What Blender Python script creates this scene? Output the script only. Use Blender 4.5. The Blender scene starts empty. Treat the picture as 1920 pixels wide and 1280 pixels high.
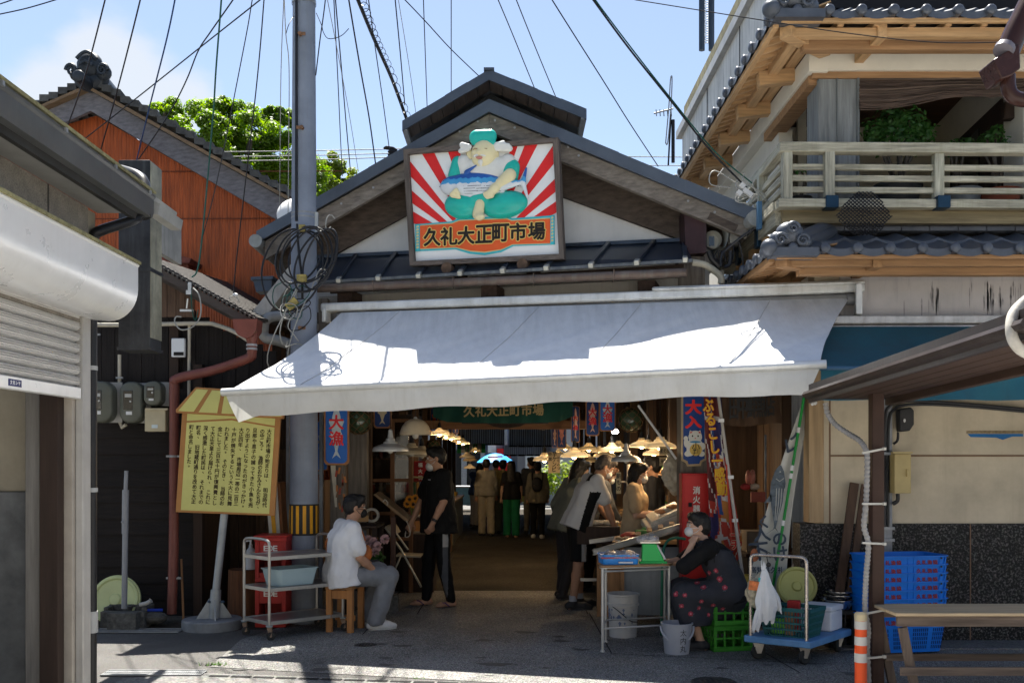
import bpy,math,random
import numpy as np
from mathutils import Vector,Matrix,noise
random.seed(7)
V=Vector;R=math.radians
SC=bpy.context.scene;COL=SC.collection
# ---------------------------------------------------------------- camera, sky, sun, exposure
F=1867.0;HX=960.0;HY=862.0;CZ=1.63
cam_d=bpy.data.cameras.new('camera');cam=bpy.data.objects.new('camera',cam_d);COL.objects.link(cam)
cam.location=(0,0,CZ);cam.rotation_euler=(R(90),0,0)
cam_d.sensor_width=36;cam_d.lens=36*F/1920
cam_d.shift_y=(HY-640)/1920;cam_d.clip_end=3000;cam_d.clip_start=0.1
SC.camera=cam
SUN_EL=R(67.0);SUN_AZ=R(14.0)
sd=V((-math.sin(SUN_AZ)*math.cos(SUN_EL),math.cos(SUN_AZ)*math.cos(SUN_EL),math.sin(SUN_EL)))
sun_d=bpy.data.lights.new('sun','SUN');sun=bpy.data.objects.new('sun',sun_d);COL.objects.link(sun)
sun_d.energy=5.0;sun_d.angle=R(0.53);sun_d.color=(1,0.95,0.86)
sun.rotation_euler=sd.to_track_quat('Z','Y').to_euler();sun.location=(0,20,40)
W=bpy.data.worlds.new('World');SC.world=W;W.use_nodes=True
nt=W.node_tree;N=nt.nodes;L=nt.links
bg=N['Background'];bg.inputs[1].default_value=0.056
sky=N.new('ShaderNodeTexSky');sky.sky_type='NISHITA';sky.sun_disc=False
sky.sun_elevation=SUN_EL;sky.sun_rotation=-SUN_AZ;sky.air_density=1.0;sky.dust_density=0.6;sky.ozone_density=2.5
tc=N.new('ShaderNodeTexCoord')
mp=N.new('ShaderNodeMapping');mp.inputs['Scale'].default_value=(1,1,1.7);L.new(tc.outputs['Generated'],mp.inputs[0])
nz=N.new('ShaderNodeTexNoise');nz.inputs['Scale'].default_value=5.0;nz.inputs['Detail'].default_value=7;nz.inputs['Roughness'].default_value=.55
L.new(mp.outputs[0],nz.inputs[0])
# a cumulus standing in the west-north-west sky, thin veils elsewhere
def near_dir(d,r0,r1):
 vm=N.new('ShaderNodeVectorMath');vm.operation='DISTANCE';L.new(tc.outputs['Generated'],vm.inputs[0]);vm.inputs[1].default_value=d
 mr=N.new('ShaderNodeMapRange');L.new(vm.outputs['Value'],mr.inputs[0]);mr.inputs[1].default_value=r0;mr.inputs[2].default_value=r1
 mr.inputs[3].default_value=1;mr.inputs[4].default_value=0;return mr.outputs[0]
def mth(op,a,b):
 m=N.new('ShaderNodeMath');m.operation=op
 for i,q in enumerate((a,b)):
  if isinstance(q,(int,float)):m.inputs[i].default_value=q
  else:L.new(q,m.inputs[i])
 m.use_clamp=False;return m.outputs[0]
def skydir(px,py):return V(((px-HX)/F,1,(HY-py)/F)).normalized()
blob=mth('MAXIMUM',near_dir(skydir(215,130),.02,.115),mth('MAXIMUM',near_dir(skydir(110,190),.01,.10),near_dir(skydir(330,200),.01,.085)))
blob=mth('MAXIMUM',blob,mth('MULTIPLY',near_dir(skydir(640,320),.0,.10),.75))
cl=mth('ADD',mth('MULTIPLY',blob,.72),mth('SUBTRACT',nz.outputs['Fac'],.72))
cr=N.new('ShaderNodeMapRange');L.new(cl,cr.inputs[0]);cr.inputs[1].default_value=.10;cr.inputs[2].default_value=.36;cr.interpolation_type='SMOOTHSTEP'
mx=N.new('ShaderNodeMixRGB');L.new(mth('MULTIPLY',cr.outputs[0],.85),mx.inputs[0]);L.new(sky.outputs[0],mx.inputs[1]);mx.inputs[2].default_value=(4.4,4.7,5.1,1)
hs=N.new('ShaderNodeHueSaturation');hs.inputs['Saturation'].default_value=.86;L.new(mx.outputs[0],hs.inputs['Color'])
L.new(hs.outputs[0],bg.inputs[0])
SC.view_settings.view_transform='Standard';SC.view_settings.look='None';SC.view_settings.gamma=1;SC.view_settings.exposure=1.75
SC.cycles.use_denoising=True;SC.cycles.max_bounces=8;SC.cycles.diffuse_bounces=4;SC.cycles.transparent_max_bounces=12
SC.cycles.sample_clamp_indirect=6;SC.cycles.use_adaptive_sampling=True;SC.cycles.adaptive_threshold=0.015
SC.cycles.caustics_reflective=False;SC.cycles.caustics_refractive=False
# ---------------------------------------------------------------- pixel helpers (photo pixels -> points at a real depth)
def P(px,py,d):return V(((px-HX)/F*d,d,CZ+(HY-py)/F*d))
def PX(px,d):return(px-HX)/F*d
def PZ(py,d):return CZ+(HY-py)/F*d
def GD(py):return CZ*F/(py-HY)
def G(px,py):d=GD(py);return V((PX(px,d),d,0))
# ---------------------------------------------------------------- mesh helpers
ORG={}
def org(o):return ORG.get(o.name,V((0,0,0)))if o else V((0,0,0))
class MB:
 def __init__(s):s.v=[];s.f=[];s.mi=[];s.cur=0
 def add(s,vs,fs):
  b=len(s.v);s.v+=[tuple(v)for v in vs];s.f+=[tuple(b+i for i in f)for f in fs];s.mi+=[s.cur]*len(fs);return s
 def box(s,c,d,M=None):
  c=V(c);x,y,z=d[0]/2,d[1]/2,d[2]/2
  vs=[V(q)for q in((-x,-y,-z),(x,-y,-z),(x,y,-z),(-x,y,-z),(-x,-y,z),(x,-y,z),(x,y,z),(-x,y,z))]
  if M is not None:vs=[M@q for q in vs]
  return s.add([c+q for q in vs],((0,3,2,1),(4,5,6,7),(0,1,5,4),(1,2,6,5),(2,3,7,6),(3,0,4,7)))
 def bb(s,x0,x1,y0,y1,z0,z1):return s.box(((x0+x1)/2,(y0+y1)/2,(z0+z1)/2),(abs(x1-x0),abs(y1-y0),abs(z1-z0)))
 def bar(s,p,q,w,h,up=(0,0,1)):
  p=V(p);q=V(q);a=(q-p);l=a.length;a=a.normalized();u=V(up)
  sd_=a.cross(u)
  if sd_.length<1e-4:sd_=a.cross(V((0,1,0)))
  sd_.normalize();u=sd_.cross(a)
  M=Matrix((sd_,a,u)).transposed()
  return s.box((p+q)/2,(w,l,h),M)
 def prism(s,pts,vec):
  n=len(pts);pts=[V(p)for p in pts];vec=V(vec)
  return s.add(pts+[p+vec for p in pts],[tuple(range(n)),tuple(range(2*n-1,n-1,-1))]+[(i,i+n,(i+1)%n+n,(i+1)%n)for i in range(n)])
 def poly(s,pts):return s.add(pts,[tuple(range(len(pts)))])
 def sheet(s,grid,closed_u=False):
  nu=len(grid);nv=len(grid[0]);vs=[p for row in grid for p in row];fs=[]
  for i in range(nu if closed_u else nu-1):
   for j in range(nv-1):
    a=i*nv+j;b=((i+1)%nu)*nv+j;fs.append((a,b,b+1,a+1))
  return s.add(vs,fs)
 def tube(s,pts,r,n=8,cap=True):
  pts=[V(p)for p in pts];m=len(pts);rs=r if isinstance(r,(list,tuple))else[r]*m
  ref=V((0,0,1));t0=(pts[1]-pts[0]).normalized()
  if abs(t0.dot(ref))>.95:ref=V((1,0,0))
  u=(ref-t0*ref.dot(t0)).normalized();vs=[]
  for i,p in enumerate(pts):
   t=(pts[min(i+1,m-1)]-pts[max(i-1,0)])
   if t.length<1e-9:t=t0.copy()
   t.normalize();u=u-t*u.dot(t)
   if u.length<1e-6:u=t.orthogonal()
   u.normalize();w=t.cross(u)
   for k in range(n):
    a=2*math.pi*k/n;vs.append(p+(u*math.cos(a)+w*math.sin(a))*rs[i])
  fs=[(i*n+k,i*n+(k+1)%n,(i+1)*n+(k+1)%n,(i+1)*n+k)for i in range(m-1)for k in range(n)]
  if cap:fs+=[tuple(range(n-1,-1,-1)),tuple((m-1)*n+k for k in range(n))]
  return s.add(vs,fs)
 def cyl(s,p,q,r0,r1=None,n=16):return s.tube([p,q],[r0,r0 if r1 is None else r1],n)
 def lathe(s,prof,c,n=24,M=None,a0=0,a1=360):
  c=V(c);full=abs(a1-a0)>=359.9;k=n if full else n+1;vs=[]
  for i in range(k):
   a=R(a0+(a1-a0)*i/n)
   for r,z in prof:
    q=V((r*math.cos(a),r*math.sin(a),z));vs.append(c+(M@q if M is not None else q))
  m=len(prof);fs=[]
  for i in range(n):
   j=(i+1)%k
   for t in range(m-1):fs.append((i*m+t,j*m+t,j*m+t+1,i*m+t+1))
  return s.add(vs,fs)
 def ball(s,c,r,n=12,sc=(1,1,1),M=None):
  m=max(4,n//2)
  S=Matrix.Diagonal(V(sc));M2=(M@S)if M is not None else S
  return s.lathe([(max(1e-5,r*math.sin(math.pi*i/m)),-r*math.cos(math.pi*i/m))for i in range(m+1)],c,n,M2)
 def build(s,name,mat,parent=None,smooth=.6,bevel=0,sub=0):
  me=bpy.data.meshes.new(name);o_=org(parent)
  me.from_pydata([(x-o_.x,y-o_.y,z-o_.z)for x,y,z in s.v],[],s.f)
  mats=mat if isinstance(mat,(list,tuple))else[mat]
  for m in mats:me.materials.append(m)
  if len(mats)>1:me.polygons.foreach_set('material_index',s.mi)
  me.validate();me.update()
  if smooth:me.shade_smooth();me.set_sharp_from_angle(angle=smooth)
  o=bpy.data.objects.new(name,me);COL.objects.link(o)
  if parent:o.parent=parent;ORG[o.name]=o_.copy()
  if bevel:
   b=o.modifiers.new('bevel','BEVEL');b.width=bevel;b.segments=2;b.limit_method='ANGLE';b.angle_limit=R(40);b.harden_normals=False
  if sub:
   b=o.modifiers.new('sub','SUBSURF');b.levels=sub;b.render_levels=sub
  return o
def tag(o,label=None,cat=None,group=None,kind=None):
 if label:o['label']=label
 if cat:o['category']=cat
 if group:o['group']=group
 if kind:o['kind']=kind
 return o
def thing(name,label,cat,loc=(0,0,0),group=None):
 o=bpy.data.objects.new(name,None);COL.objects.link(o);o.location=loc;ORG[o.name]=V(loc);o.empty_display_size=.2
 return tag(o,label,cat,group)
KIDS={}
def copy_tree(o,parent=None,loc=None,rotz=None,label=None,group=None):
 c=o.copy();COL.objects.link(c)
 if parent:c.parent=parent
 if loc is not None:c.location=loc
 if rotz is not None:c.rotation_euler=(0,0,rotz)
 if label:c['label']=label
 if group:c['group']=group
 for ch in[q for q in COL.objects if q.parent==o]:copy_tree(ch,c)
 return c
def bez(a,b,c,d,n=12):
 a,b,c,d=V(a),V(b),V(c),V(d)
 return[a*(1-t)**3+b*3*t*(1-t)**2+c*3*t*t*(1-t)+d*t**3 for t in[i/n for i in range(n+1)]]
def spline(pts,n=6):
 pts=[V(p)for p in pts];out=[]
 for i in range(len(pts)-1):
  p0=pts[max(i-1,0)];p1=pts[i];p2=pts[i+1];p3=pts[min(i+2,len(pts)-1)]
  for k in range(n):
   t=k/n;out.append(.5*((2*p1)+(p2-p0)*t+(2*p0-5*p1+4*p2-p3)*t*t+(3*p1-p0-3*p2+p3)*t**3))
 return out+[pts[-1]]
 # ---------------------------------------------------------------- lettering
GLY={}
def glyph(ch):
 if ch in GLY:return GLY[ch]
 cu=bpy.data.curves.new('glyph','FONT');cu.body=ch;cu.size=1;cu.resolution_u=3
 o=bpy.data.objects.new('glyph',cu);COL.objects.link(o)
 me=bpy.data.meshes.new_from_object(o.evaluated_get(bpy.context.evaluated_depsgraph_get()))
 vs=[(v.co.x,v.co.y)for v in me.vertices];fs=[tuple(p.vertices)for p in me.polygons]
 COL.objects.unlink(o);bpy.data.objects.remove(o);bpy.data.curves.remove(cu);bpy.data.meshes.remove(me)
 if vs:
  xs=[q[0]for q in vs];ys=[q[1]for q in vs];GLY[ch]=(vs,fs,min(xs),max(xs),min(ys),max(ys))
 else:GLY[ch]=([],[],0,.4,0,.7)
 return GLY[ch]
def letter(mb,ch,c,ux,uy,sx,sy=None,bold=0,norm=None,fit=False):
 """one character centred on c; ux, uy unit vectors; sx, sy em sizes in metres"""
 sy=sy or sx;vs,fs,x0,x1,y0,y1=glyph(ch);c=V(c);ux=V(ux);uy=V(uy);nrm=V(norm)if norm else ux.cross(uy).normalized()
 cx=(x0+x1)/2 if(fit or x1-x0>.35)else .36;cy=(y0+y1)/2 if fit else .28
 k=1.15 if not fit else 1
 fx=sx*k if not fit else sx/max(.05,x1-x0);fy=sy*k if not fit else sy/max(.05,y1-y0)
 offs=[(0,0)]if not bold else[(bold*math.cos(a),bold*math.sin(a))for a in[R(45*i)for i in range(8)]]
 for i,(ox,oy)in enumerate(offs):
  mb.add([c+ux*((x-cx)*fx+ox)+uy*((y-cy)*fy+oy)+nrm*(.0002*i)for x,y in vs],fs)
def word(mb,txt,c0,step,ux,uy,s,sy=None,bold=0,fit=False):
 for i,ch in enumerate(txt):
  if ch not in '　 ':letter(mb,ch,V(c0)+V(step)*i,ux,uy,s,sy,bold,None,fit)
  # ---------------------------------------------------------------- materials
MATS={}
def mat(name,col,rough=.6,metal=0,var=.15,scale=6,kind='noise',bump=.0,bscale=None,axis=2,col2=None,em=0,spec=.25,alpha=1,trans=0,streak=0,stcol=(.02,.02,.018),coat=0):
 if name in MATS:return MATS[name]
 m=bpy.data.materials.new(name);m.use_nodes=True;MATS[name]=m
 nt=m.node_tree;N=nt.nodes;L=nt.links;b=N['Principled BSDF']
 b.inputs['Roughness'].default_value=rough;b.inputs['Metallic'].default_value=metal;b.inputs['Specular IOR Level'].default_value=spec
 if coat:b.inputs['Coat Weight'].default_value=coat;b.inputs['Coat Roughness'].default_value=.15
 col=tuple(col)[:3]
 c2=tuple(col2)if col2 else tuple(max(0,q*(1-var))for q in col);c1=tuple(min(1,q*(1+var*.8))for q in col)if not col2 else col
 tc=N.new('ShaderNodeTexCoord');mp=N.new('ShaderNodeMapping');L.new(tc.outputs['Object'],mp.inputs[0])
 sc=[1,1,1]
 if kind=='wood':sc=[5,5,5];sc[axis]=.35
 mp.inputs['Scale'].default_value=sc
 n1=N.new('ShaderNodeTexNoise');n1.inputs['Scale'].default_value=scale;n1.inputs['Detail'].default_value=6;n1.inputs['Roughness'].default_value=.62
 L.new(mp.outputs[0],n1.inputs[0])
 rp=N.new('ShaderNodeValToRGB');rp.color_ramp.elements[0].position=.3;rp.color_ramp.elements[1].position=.7
 rp.color_ramp.elements[0].color=(*c2,1);rp.color_ramp.elements[1].color=(*c1,1);L.new(n1.outputs['Fac'],rp.inputs[0])
 out=rp.outputs[0]
 # broad fading so that no surface is one even tone
 n2=N.new('ShaderNodeTexNoise');n2.inputs['Scale'].default_value=max(.6,scale*.13);n2.inputs['Detail'].default_value=3;L.new(tc.outputs['Object'],n2.inputs[0])
 mr=N.new('ShaderNodeMapRange');L.new(n2.outputs['Fac'],mr.inputs[0]);mr.inputs[1].default_value=.3;mr.inputs[2].default_value=.7
 mr.inputs[3].default_value=1-var*.6;mr.inputs[4].default_value=1+var*.4
 mu=N.new('ShaderNodeMixRGB');mu.blend_type='MULTIPLY';mu.inputs[0].default_value=1;L.new(out,mu.inputs[1]);L.new(mr.outputs[0],mu.inputs[2]);out=mu.outputs[0]
 if streak:
  m3=N.new('ShaderNodeMapping');m3.inputs['Scale'].default_value=(14,14,.9);L.new(tc.outputs['Object'],m3.inputs[0])
  n3=N.new('ShaderNodeTexNoise');n3.inputs['Scale'].default_value=1.0;n3.inputs['Detail'].default_value=5;n3.inputs['Roughness'].default_value=.7;L.new(m3.outputs[0],n3.inputs[0])
  r3=N.new('ShaderNodeMapRange');L.new(n3.outputs['Fac'],r3.inputs[0]);r3.inputs[1].default_value=.5;r3.inputs[2].default_value=.72;r3.inputs[4].default_value=streak
  ms=N.new('ShaderNodeMixRGB');L.new(r3.outputs[0],ms.inputs[0]);L.new(out,ms.inputs[1]);ms.inputs[2].default_value=(*stcol,1);out=ms.outputs[0]
 L.new(out,b.inputs['Base Color'])
 rr=N.new('ShaderNodeMapRange');L.new(n1.outputs['Fac'],rr.inputs[0]);rr.inputs[3].default_value=max(0,rough-.08);rr.inputs[4].default_value=min(1,rough+.1);L.new(rr.outputs[0],b.inputs['Roughness'])
 if bump:
  bm=N.new('ShaderNodeBump');bm.inputs['Strength'].default_value=bump;bm.inputs['Distance'].default_value=.01
  if bscale:
   nb=N.new('ShaderNodeTexNoise');nb.inputs['Scale'].default_value=bscale;nb.inputs['Detail'].default_value=4;L.new(mp.outputs[0],nb.inputs[0]);L.new(nb.outputs['Fac'],bm.inputs['Height'])
  else:L.new(n1.outputs['Fac'],bm.inputs['Height'])
  L.new(bm.outputs[0],b.inputs['Normal'])
 if em:b.inputs['Emission Color'].default_value=(*col,1);b.inputs['Emission Strength'].default_value=em
 if alpha<1:b.inputs['Alpha'].default_value=alpha
 if trans:b.inputs['Transmission Weight'].default_value=trans
 return m
 # ---------------------------------------------------------------- signed-distance modelling (bodies, clothes, reliefs)
class SDF:
 def __init__(s):s.ops=[]
 def cap(s,a,b,ra,rb=None,k=.02,sc=None):s.ops.append(('cap',V(a),V(b),ra,ra if rb is None else rb,k,sc));return s
 def ell(s,c,r,k=.02,M=None):s.ops.append(('ell',V(c),V(r),M,0,k,None));return s
 def cut(s,p,n):s.ops.append(('cut',V(p),V(n),0,0,0,None));return s
 def sub(s,a,b,ra,rb=None,k=.01):s.ops.append(('sub',V(a),V(b),ra,ra if rb is None else rb,k,None));return s
 def mesh(s,h):
  lo=V((1e9,)*3);hi=V((-1e9,)*3)
  for t,a,b,ra,rb,k,sc in s.ops:
   if t=='cap':
    for q,r in((a,ra),(b,rb)):
     for i in range(3):lo[i]=min(lo[i],q[i]-r);hi[i]=max(hi[i],q[i]+r)
   elif t=='ell':
    m=max(b)
    for i in range(3):lo[i]=min(lo[i],a[i]-m);hi[i]=max(hi[i],a[i]+m)
  lo-=V((3*h,)*3);hi+=V((3*h,)*3)
  n=[int((hi[i]-lo[i])/h)+2 for i in range(3)]
  ax=[np.float32(lo[i])+np.arange(n[i],dtype=np.float32)*np.float32(h)for i in range(3)]
  D=np.full(n,1.0,np.float32)
  def sl(mn,mx,pad):
   out=[]
   for i in range(3):
    i0=max(0,int((mn[i]-pad-lo[i])/h));i1=min(n[i],int((mx[i]+pad-lo[i])/h)+2);out.append(slice(i0,max(i0+1,i1)))
   return tuple(out)
  for t,a,b,ra,rb,k,sc in s.ops:
   if t in('cap','sub'):
    rm=max(ra,rb);S=sl([min(a[i],b[i])-rm for i in range(3)],[max(a[i],b[i])+rm for i in range(3)],k+3*h)
   elif t=='ell':m=max(b);S=sl([a[i]-m for i in range(3)],[a[i]+m for i in range(3)],k+3*h)
   else:S=(slice(None),)*3
   X,Y,Z=np.meshgrid(ax[0][S[0]],ax[1][S[1]],ax[2][S[2]],indexing='ij')
   if t in('cap','sub'):
    ab=b-a;l2=max(1e-12,ab.length_squared)
    T=np.clip(((X-a.x)*ab.x+(Y-a.y)*ab.y+(Z-a.z)*ab.z)/l2,0,1)
    d=np.sqrt((X-a.x-T*ab.x)**2+(Y-a.y-T*ab.y)**2+(Z-a.z-T*ab.z)**2)-(ra+(rb-ra)*T)
   elif t=='ell':
    x,y,z=X-a.x,Y-a.y,Z-a.z
    if ra is not None:
     Mi=ra.transposed();x,y,z=(Mi[0][0]*x+Mi[0][1]*y+Mi[0][2]*z,Mi[1][0]*x+Mi[1][1]*y+Mi[1][2]*z,Mi[2][0]*x+Mi[2][1]*y+Mi[2][2]*z)
    k0=np.sqrt((x/b.x)**2+(y/b.y)**2+(z/b.z)**2);k1=np.sqrt((x/b.x**2)**2+(y/b.y**2)**2+(z/b.z**2)**2)
    d=k0*(k0-1)/np.maximum(k1,1e-6)
   else:d=(X-a.x)*b.x+(Y-a.y)*b.y+(Z-a.z)*b.z
   o=D[S]
   if t=='cut':D[S]=np.maximum(o,d)
   elif t=='sub':
    hh=np.clip(.5-.5*(o+d)/k,0,1);D[S]=o*(1-hh)-d*hh+k*hh*(1-hh)
   else:
    hh=np.clip(.5+.5*(o-d)/k,0,1);D[S]=o*(1-hh)+d*hh-k*hh*(1-hh)
    # surface nets
  ins=D<0
  c=np.zeros([q-1 for q in n],np.uint8)
  for dx in(0,1):
   for dy in(0,1):
    for dz in(0,1):c+=ins[dx:n[0]-1+dx,dy:n[1]-1+dy,dz:n[2]-1+dz]
  act=(c>0)&(c<8);idx=-np.ones(act.shape,np.int32);cells=np.argwhere(act);idx[act]=np.arange(len(cells))
  acc=np.zeros((len(cells),3));cnt=np.zeros(len(cells))
  i,j,k_=cells.T
  for ax_ in range(3):
   for u in(0,1):
    for w in(0,1):
     o0=[0,0,0];o0[(ax_+1)%3]=u;o0[(ax_+2)%3]=w;o1=list(o0);o1[ax_]=1
     d0=D[i+o0[0],j+o0[1],k_+o0[2]];d1=D[i+o1[0],j+o1[1],k_+o1[2]]
     m=(d0<0)!=(d1<0);t=np.where(m,d0/np.where(m,d0-d1,1),0)
     pt=np.array([o0]*len(cells),float);pt[:,ax_]+=t;acc[m]+=pt[m];cnt[m]+=1
  vs=(cells+acc/np.maximum(cnt,1)[:,None])*h+np.array(lo)
  fs=[]
  for ax_ in range(3):
   a1,a2=(ax_+1)%3,(ax_+2)%3
   s0=[slice(None)]*3;s1=[slice(None)]*3;s0[ax_]=slice(0,n[ax_]-1);s1[ax_]=slice(1,n[ax_])
   e=np.argwhere(ins[tuple(s0)]!=ins[tuple(s1)])
   e=e[(e[:,a1]>0)&(e[:,a2]>0)&(e[:,a1]<n[a1]-1)&(e[:,a2]<n[a2]-1)]
   if not len(e):continue
   flip=ins[tuple(e.T)]
   q=[]
   for u,w in((1,1),(0,1),(0,0),(1,0)):
    ee=e.copy();ee[:,a1]-=u;ee[:,a2]-=w;q.append(idx[tuple(ee.T)])
   q=np.stack(q,1);q[~flip]=q[~flip][:,::-1];fs.append(q)
  fs=np.concatenate(fs);fs=fs[(fs>=0).all(1)]
  return vs,fs
def relax(vs,fs,it=2,lam=.5):
 n=len(vs)
 e=np.concatenate([fs[:,[0,1]],fs[:,[1,2]],fs[:,[2,3]],fs[:,[3,0]]]);e=np.concatenate([e,e[:,::-1]])
 deg=np.bincount(e[:,0],minlength=n).astype(float);deg[deg==0]=1
 for _ in range(it):
  s_=np.stack([np.bincount(e[:,0],vs[e[:,1],k],n)for k in range(3)],1)/deg[:,None];vs=vs+(s_-vs)*lam
 return vs
def soft(sdf,h,name,mats,parent=None,T=None,colour=None,it=2,wrinkle=0,wscale=14,wz=.45):
 vs,fs=sdf.mesh(h);vs=relax(vs,fs,it)
 if wrinkle:
  off=random.uniform(0,50)
  me_n=np.zeros_like(vs);a=vs[fs[:,0]];nn=np.cross(vs[fs[:,2]]-a,vs[fs[:,3]]-vs[fs[:,1]])
  for k in range(4):np.add.at(me_n,fs[:,k],nn)
  me_n/=np.maximum(1e-9,np.linalg.norm(me_n,axis=1))[:,None]
  w=np.array([noise.noise((x*wscale+off,y*wscale,z*wscale*wz))+.5*noise.noise((x*wscale*2.3,y*wscale*2.3+off,z*wscale*1.4))for x,y,z in vs])
  vs=vs+me_n*(w*wrinkle)[:,None]
 loc=vs.copy()
 if T is not None:
  M=np.array(T.to_3x3());vs=vs@M.T+np.array(T.translation)
 o_=org(parent);me=bpy.data.meshes.new(name);me.from_pydata((vs-np.array(o_)).tolist(),[],fs.tolist())
 mats=mats if isinstance(mats,(list,tuple))else[mats]
 for m in mats:me.materials.append(m)
 if colour is not None:me.polygons.foreach_set('material_index',np.asarray(colour(loc[fs].mean(1)),np.int32))
 me.validate();me.shade_smooth();o=bpy.data.objects.new(name,me);COL.objects.link(o)
 if parent:o.parent=parent;ORG[o.name]=o_.copy()
 return o
 # ================================================================ SETTING: ground
def speckle(name,base,lo,hi,fine=220,rough=.9,patch=.25,tint=(1,1,1),pscale=.9,crack=0):
 m=bpy.data.materials.new(name);m.use_nodes=True;nt=m.node_tree;N=nt.nodes;L=nt.links;b=N['Principled BSDF'];MATS[name]=m
 tc=N.new('ShaderNodeTexCoord')
 def noi(s,d=3,r=.5):
  n=N.new('ShaderNodeTexNoise');n.inputs['Scale'].default_value=s;n.inputs['Detail'].default_value=d;n.inputs['Roughness'].default_value=r;L.new(tc.outputs['Object'],n.inputs[0]);return n.outputs['Fac']
 rp=N.new('ShaderNodeValToRGB');e=rp.color_ramp.elements
 e[0].position=.36;e[0].color=(*lo,1);e[1].position=.66;e[1].color=(*hi,1);q=e.new(.5);q.color=(*base,1);L.new(noi(fine,2,.7),rp.inputs[0])
 vo=N.new('ShaderNodeTexVoronoi');vo.inputs['Scale'].default_value=fine*.45;L.new(tc.outputs['Object'],vo.inputs[0])
 mr=N.new('ShaderNodeMapRange');L.new(noi(pscale,6,.6),mr.inputs[0]);mr.inputs[1].default_value=.3;mr.inputs[2].default_value=.7;mr.inputs[3].default_value=1-patch;mr.inputs[4].default_value=1+patch*.6
 m1=N.new('ShaderNodeMixRGB');m1.blend_type='MULTIPLY';m1.inputs[0].default_value=1;L.new(rp.outputs[0],m1.inputs[1]);L.new(mr.outputs[0],m1.inputs[2])
 m2=N.new('ShaderNodeMixRGB');m2.blend_type='MULTIPLY';m2.inputs[0].default_value=.35;L.new(m1.outputs[0],m2.inputs[1]);L.new(vo.outputs['Color'],m2.inputs[2])
 bw=N.new('ShaderNodeHueSaturation');bw.inputs['Saturation'].default_value=.35;L.new(m2.outputs[0],bw.inputs['Color'])
 mt=N.new('ShaderNodeMixRGB');mt.blend_type='MULTIPLY';mt.inputs[0].default_value=1;L.new(bw.outputs[0],mt.inputs[1]);mt.inputs[2].default_value=(*tint,1)
 L.new(mt.outputs[0],b.inputs['Base Color']);b.inputs['Roughness'].default_value=rough;b.inputs['Specular IOR Level'].default_value=.25 if rough<.94 else .03
 bm=N.new('ShaderNodeBump');bm.inputs['Strength'].default_value=.5;bm.inputs['Distance'].default_value=.004;L.new(noi(fine*.6,2),bm.inputs['Height']);L.new(bm.outputs[0],b.inputs['Normal'])
 return m
asphalt=speckle('asphalt',(.085,.082,.078),(.03,.03,.03),(.24,.23,.22),150,.9,.3,(1,.97,.93))
apron_m=speckle('washed_concrete',(.165,.163,.158),(.05,.05,.05),(.42,.42,.41),120,.85,.35,(1,.975,.93))
aisle_m=speckle('dim_aisle_concrete',(.060,.054,.046),(.03,.027,.023),(.10,.09,.078),120,.95,.35,(1,.93,.82),.7)  # same concrete as the apron, darkened for the light falling off inside
slab_m=speckle('kerb_concrete',(.17,.158,.135),(.11,.10,.085),(.24,.225,.195),60,.9,.25)
m=MB();m.poly([(-90,-30,0),(90,-30,0),(90,160,0),(-90,160,0)]);tag(m.build('ground',asphalt),kind='structure')
m=MB();m.poly([q+V((0,0,.004))for q in(G(393,1250),G(700,1267),G(960,1281),G(1340,1300),V((4.6,6.75,0)),V((4.6,9.1,0)),V((2.6,9.6,0)),V((2.4,12.4,0)),V((-2.4,12.4,0)),V((-2.25,9.75,0)),G(452,1199))])
tag(m.build('pavement',apron_m),kind='structure')
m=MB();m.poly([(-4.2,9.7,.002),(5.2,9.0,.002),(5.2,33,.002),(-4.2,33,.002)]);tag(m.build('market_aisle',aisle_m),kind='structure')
m=MB();m.poly([(-60,33,.003),(60,33,.003),(60,60,.003),(-60,60,.003)]);tag(m.build('far_street',slab_m),kind='structure')
# street gutter slabs and slotted drain in front of the apron
m=MB();m.poly([V((-2.9,7.42,.006)),V((-2.33,7.60,.006)),V((-1.4,7.46,.006)),V((.0,7.20,.006)),V((1.6,6.9,.006)),V((1.6,6.2,.006)),V((-2.9,6.6,.006))]);tag(m.build('street_gutter',slab_m),kind='structure')
blk=mat('drain_black',(.012,.012,.012),.8);steel_d=mat('galvanised_dull',(.30,.31,.32),.55,.5,.25,20)
def slots(name,a,b,n,w,gap):
 m=MB();a=V(a);b=V(b);t=(b-a);l=t.length;t.normalize();s_=V((-t.y,t.x,0))*w/2
 for i in range(n):
  p=a+t*(l*i/n);q=a+t*(l*(i+1-gap)/n);m.poly([p-s_,q-s_,q+s_,p+s_])
 return tag(m.build(name,blk),kind='structure')
slots('drain_slot',(-2.28,7.50,.010),(-.2,7.22,.010),12,.05,.12)
def grating(name,x0,x1,y0,y1,n):
 m=MB()
 for i in range(n):
  x=x0+(x1-x0)*i/(n-1);m.bb(x-.004,x+.004,y0,y1,.004,.014)
 for y in(y0,(y0+y1)/2,y1):m.bb(x0,x1,y-.006,y+.006,.006,.018)
 o=tag(m.build(name,steel_d),kind='structure')
 m=MB();m.poly([(x0,y0,.009),(x1,y0,.009),(x1,y1,.009),(x0,y1,.009)]);tag(m.build('drain_pit',blk),kind='structure')
grating('drain_grating',-3.1,-2.35,7.5,7.66,46);grating('drain_grating',-3.95,-3.15,9.38,9.56,40)
m=MB();m.poly([(-14,-5.9,.003),(14,-5.9,.003),(14,7.0,.003),(-14,7.0,.003)]);tag(m.build('street',speckle('bounce_concrete',(.42,.40,.36),(.3,.28,.25),(.52,.5,.46),50,.9,.2)),kind='structure')  # unseen foreground street, made pale to bounce light up to the eaves
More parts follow.
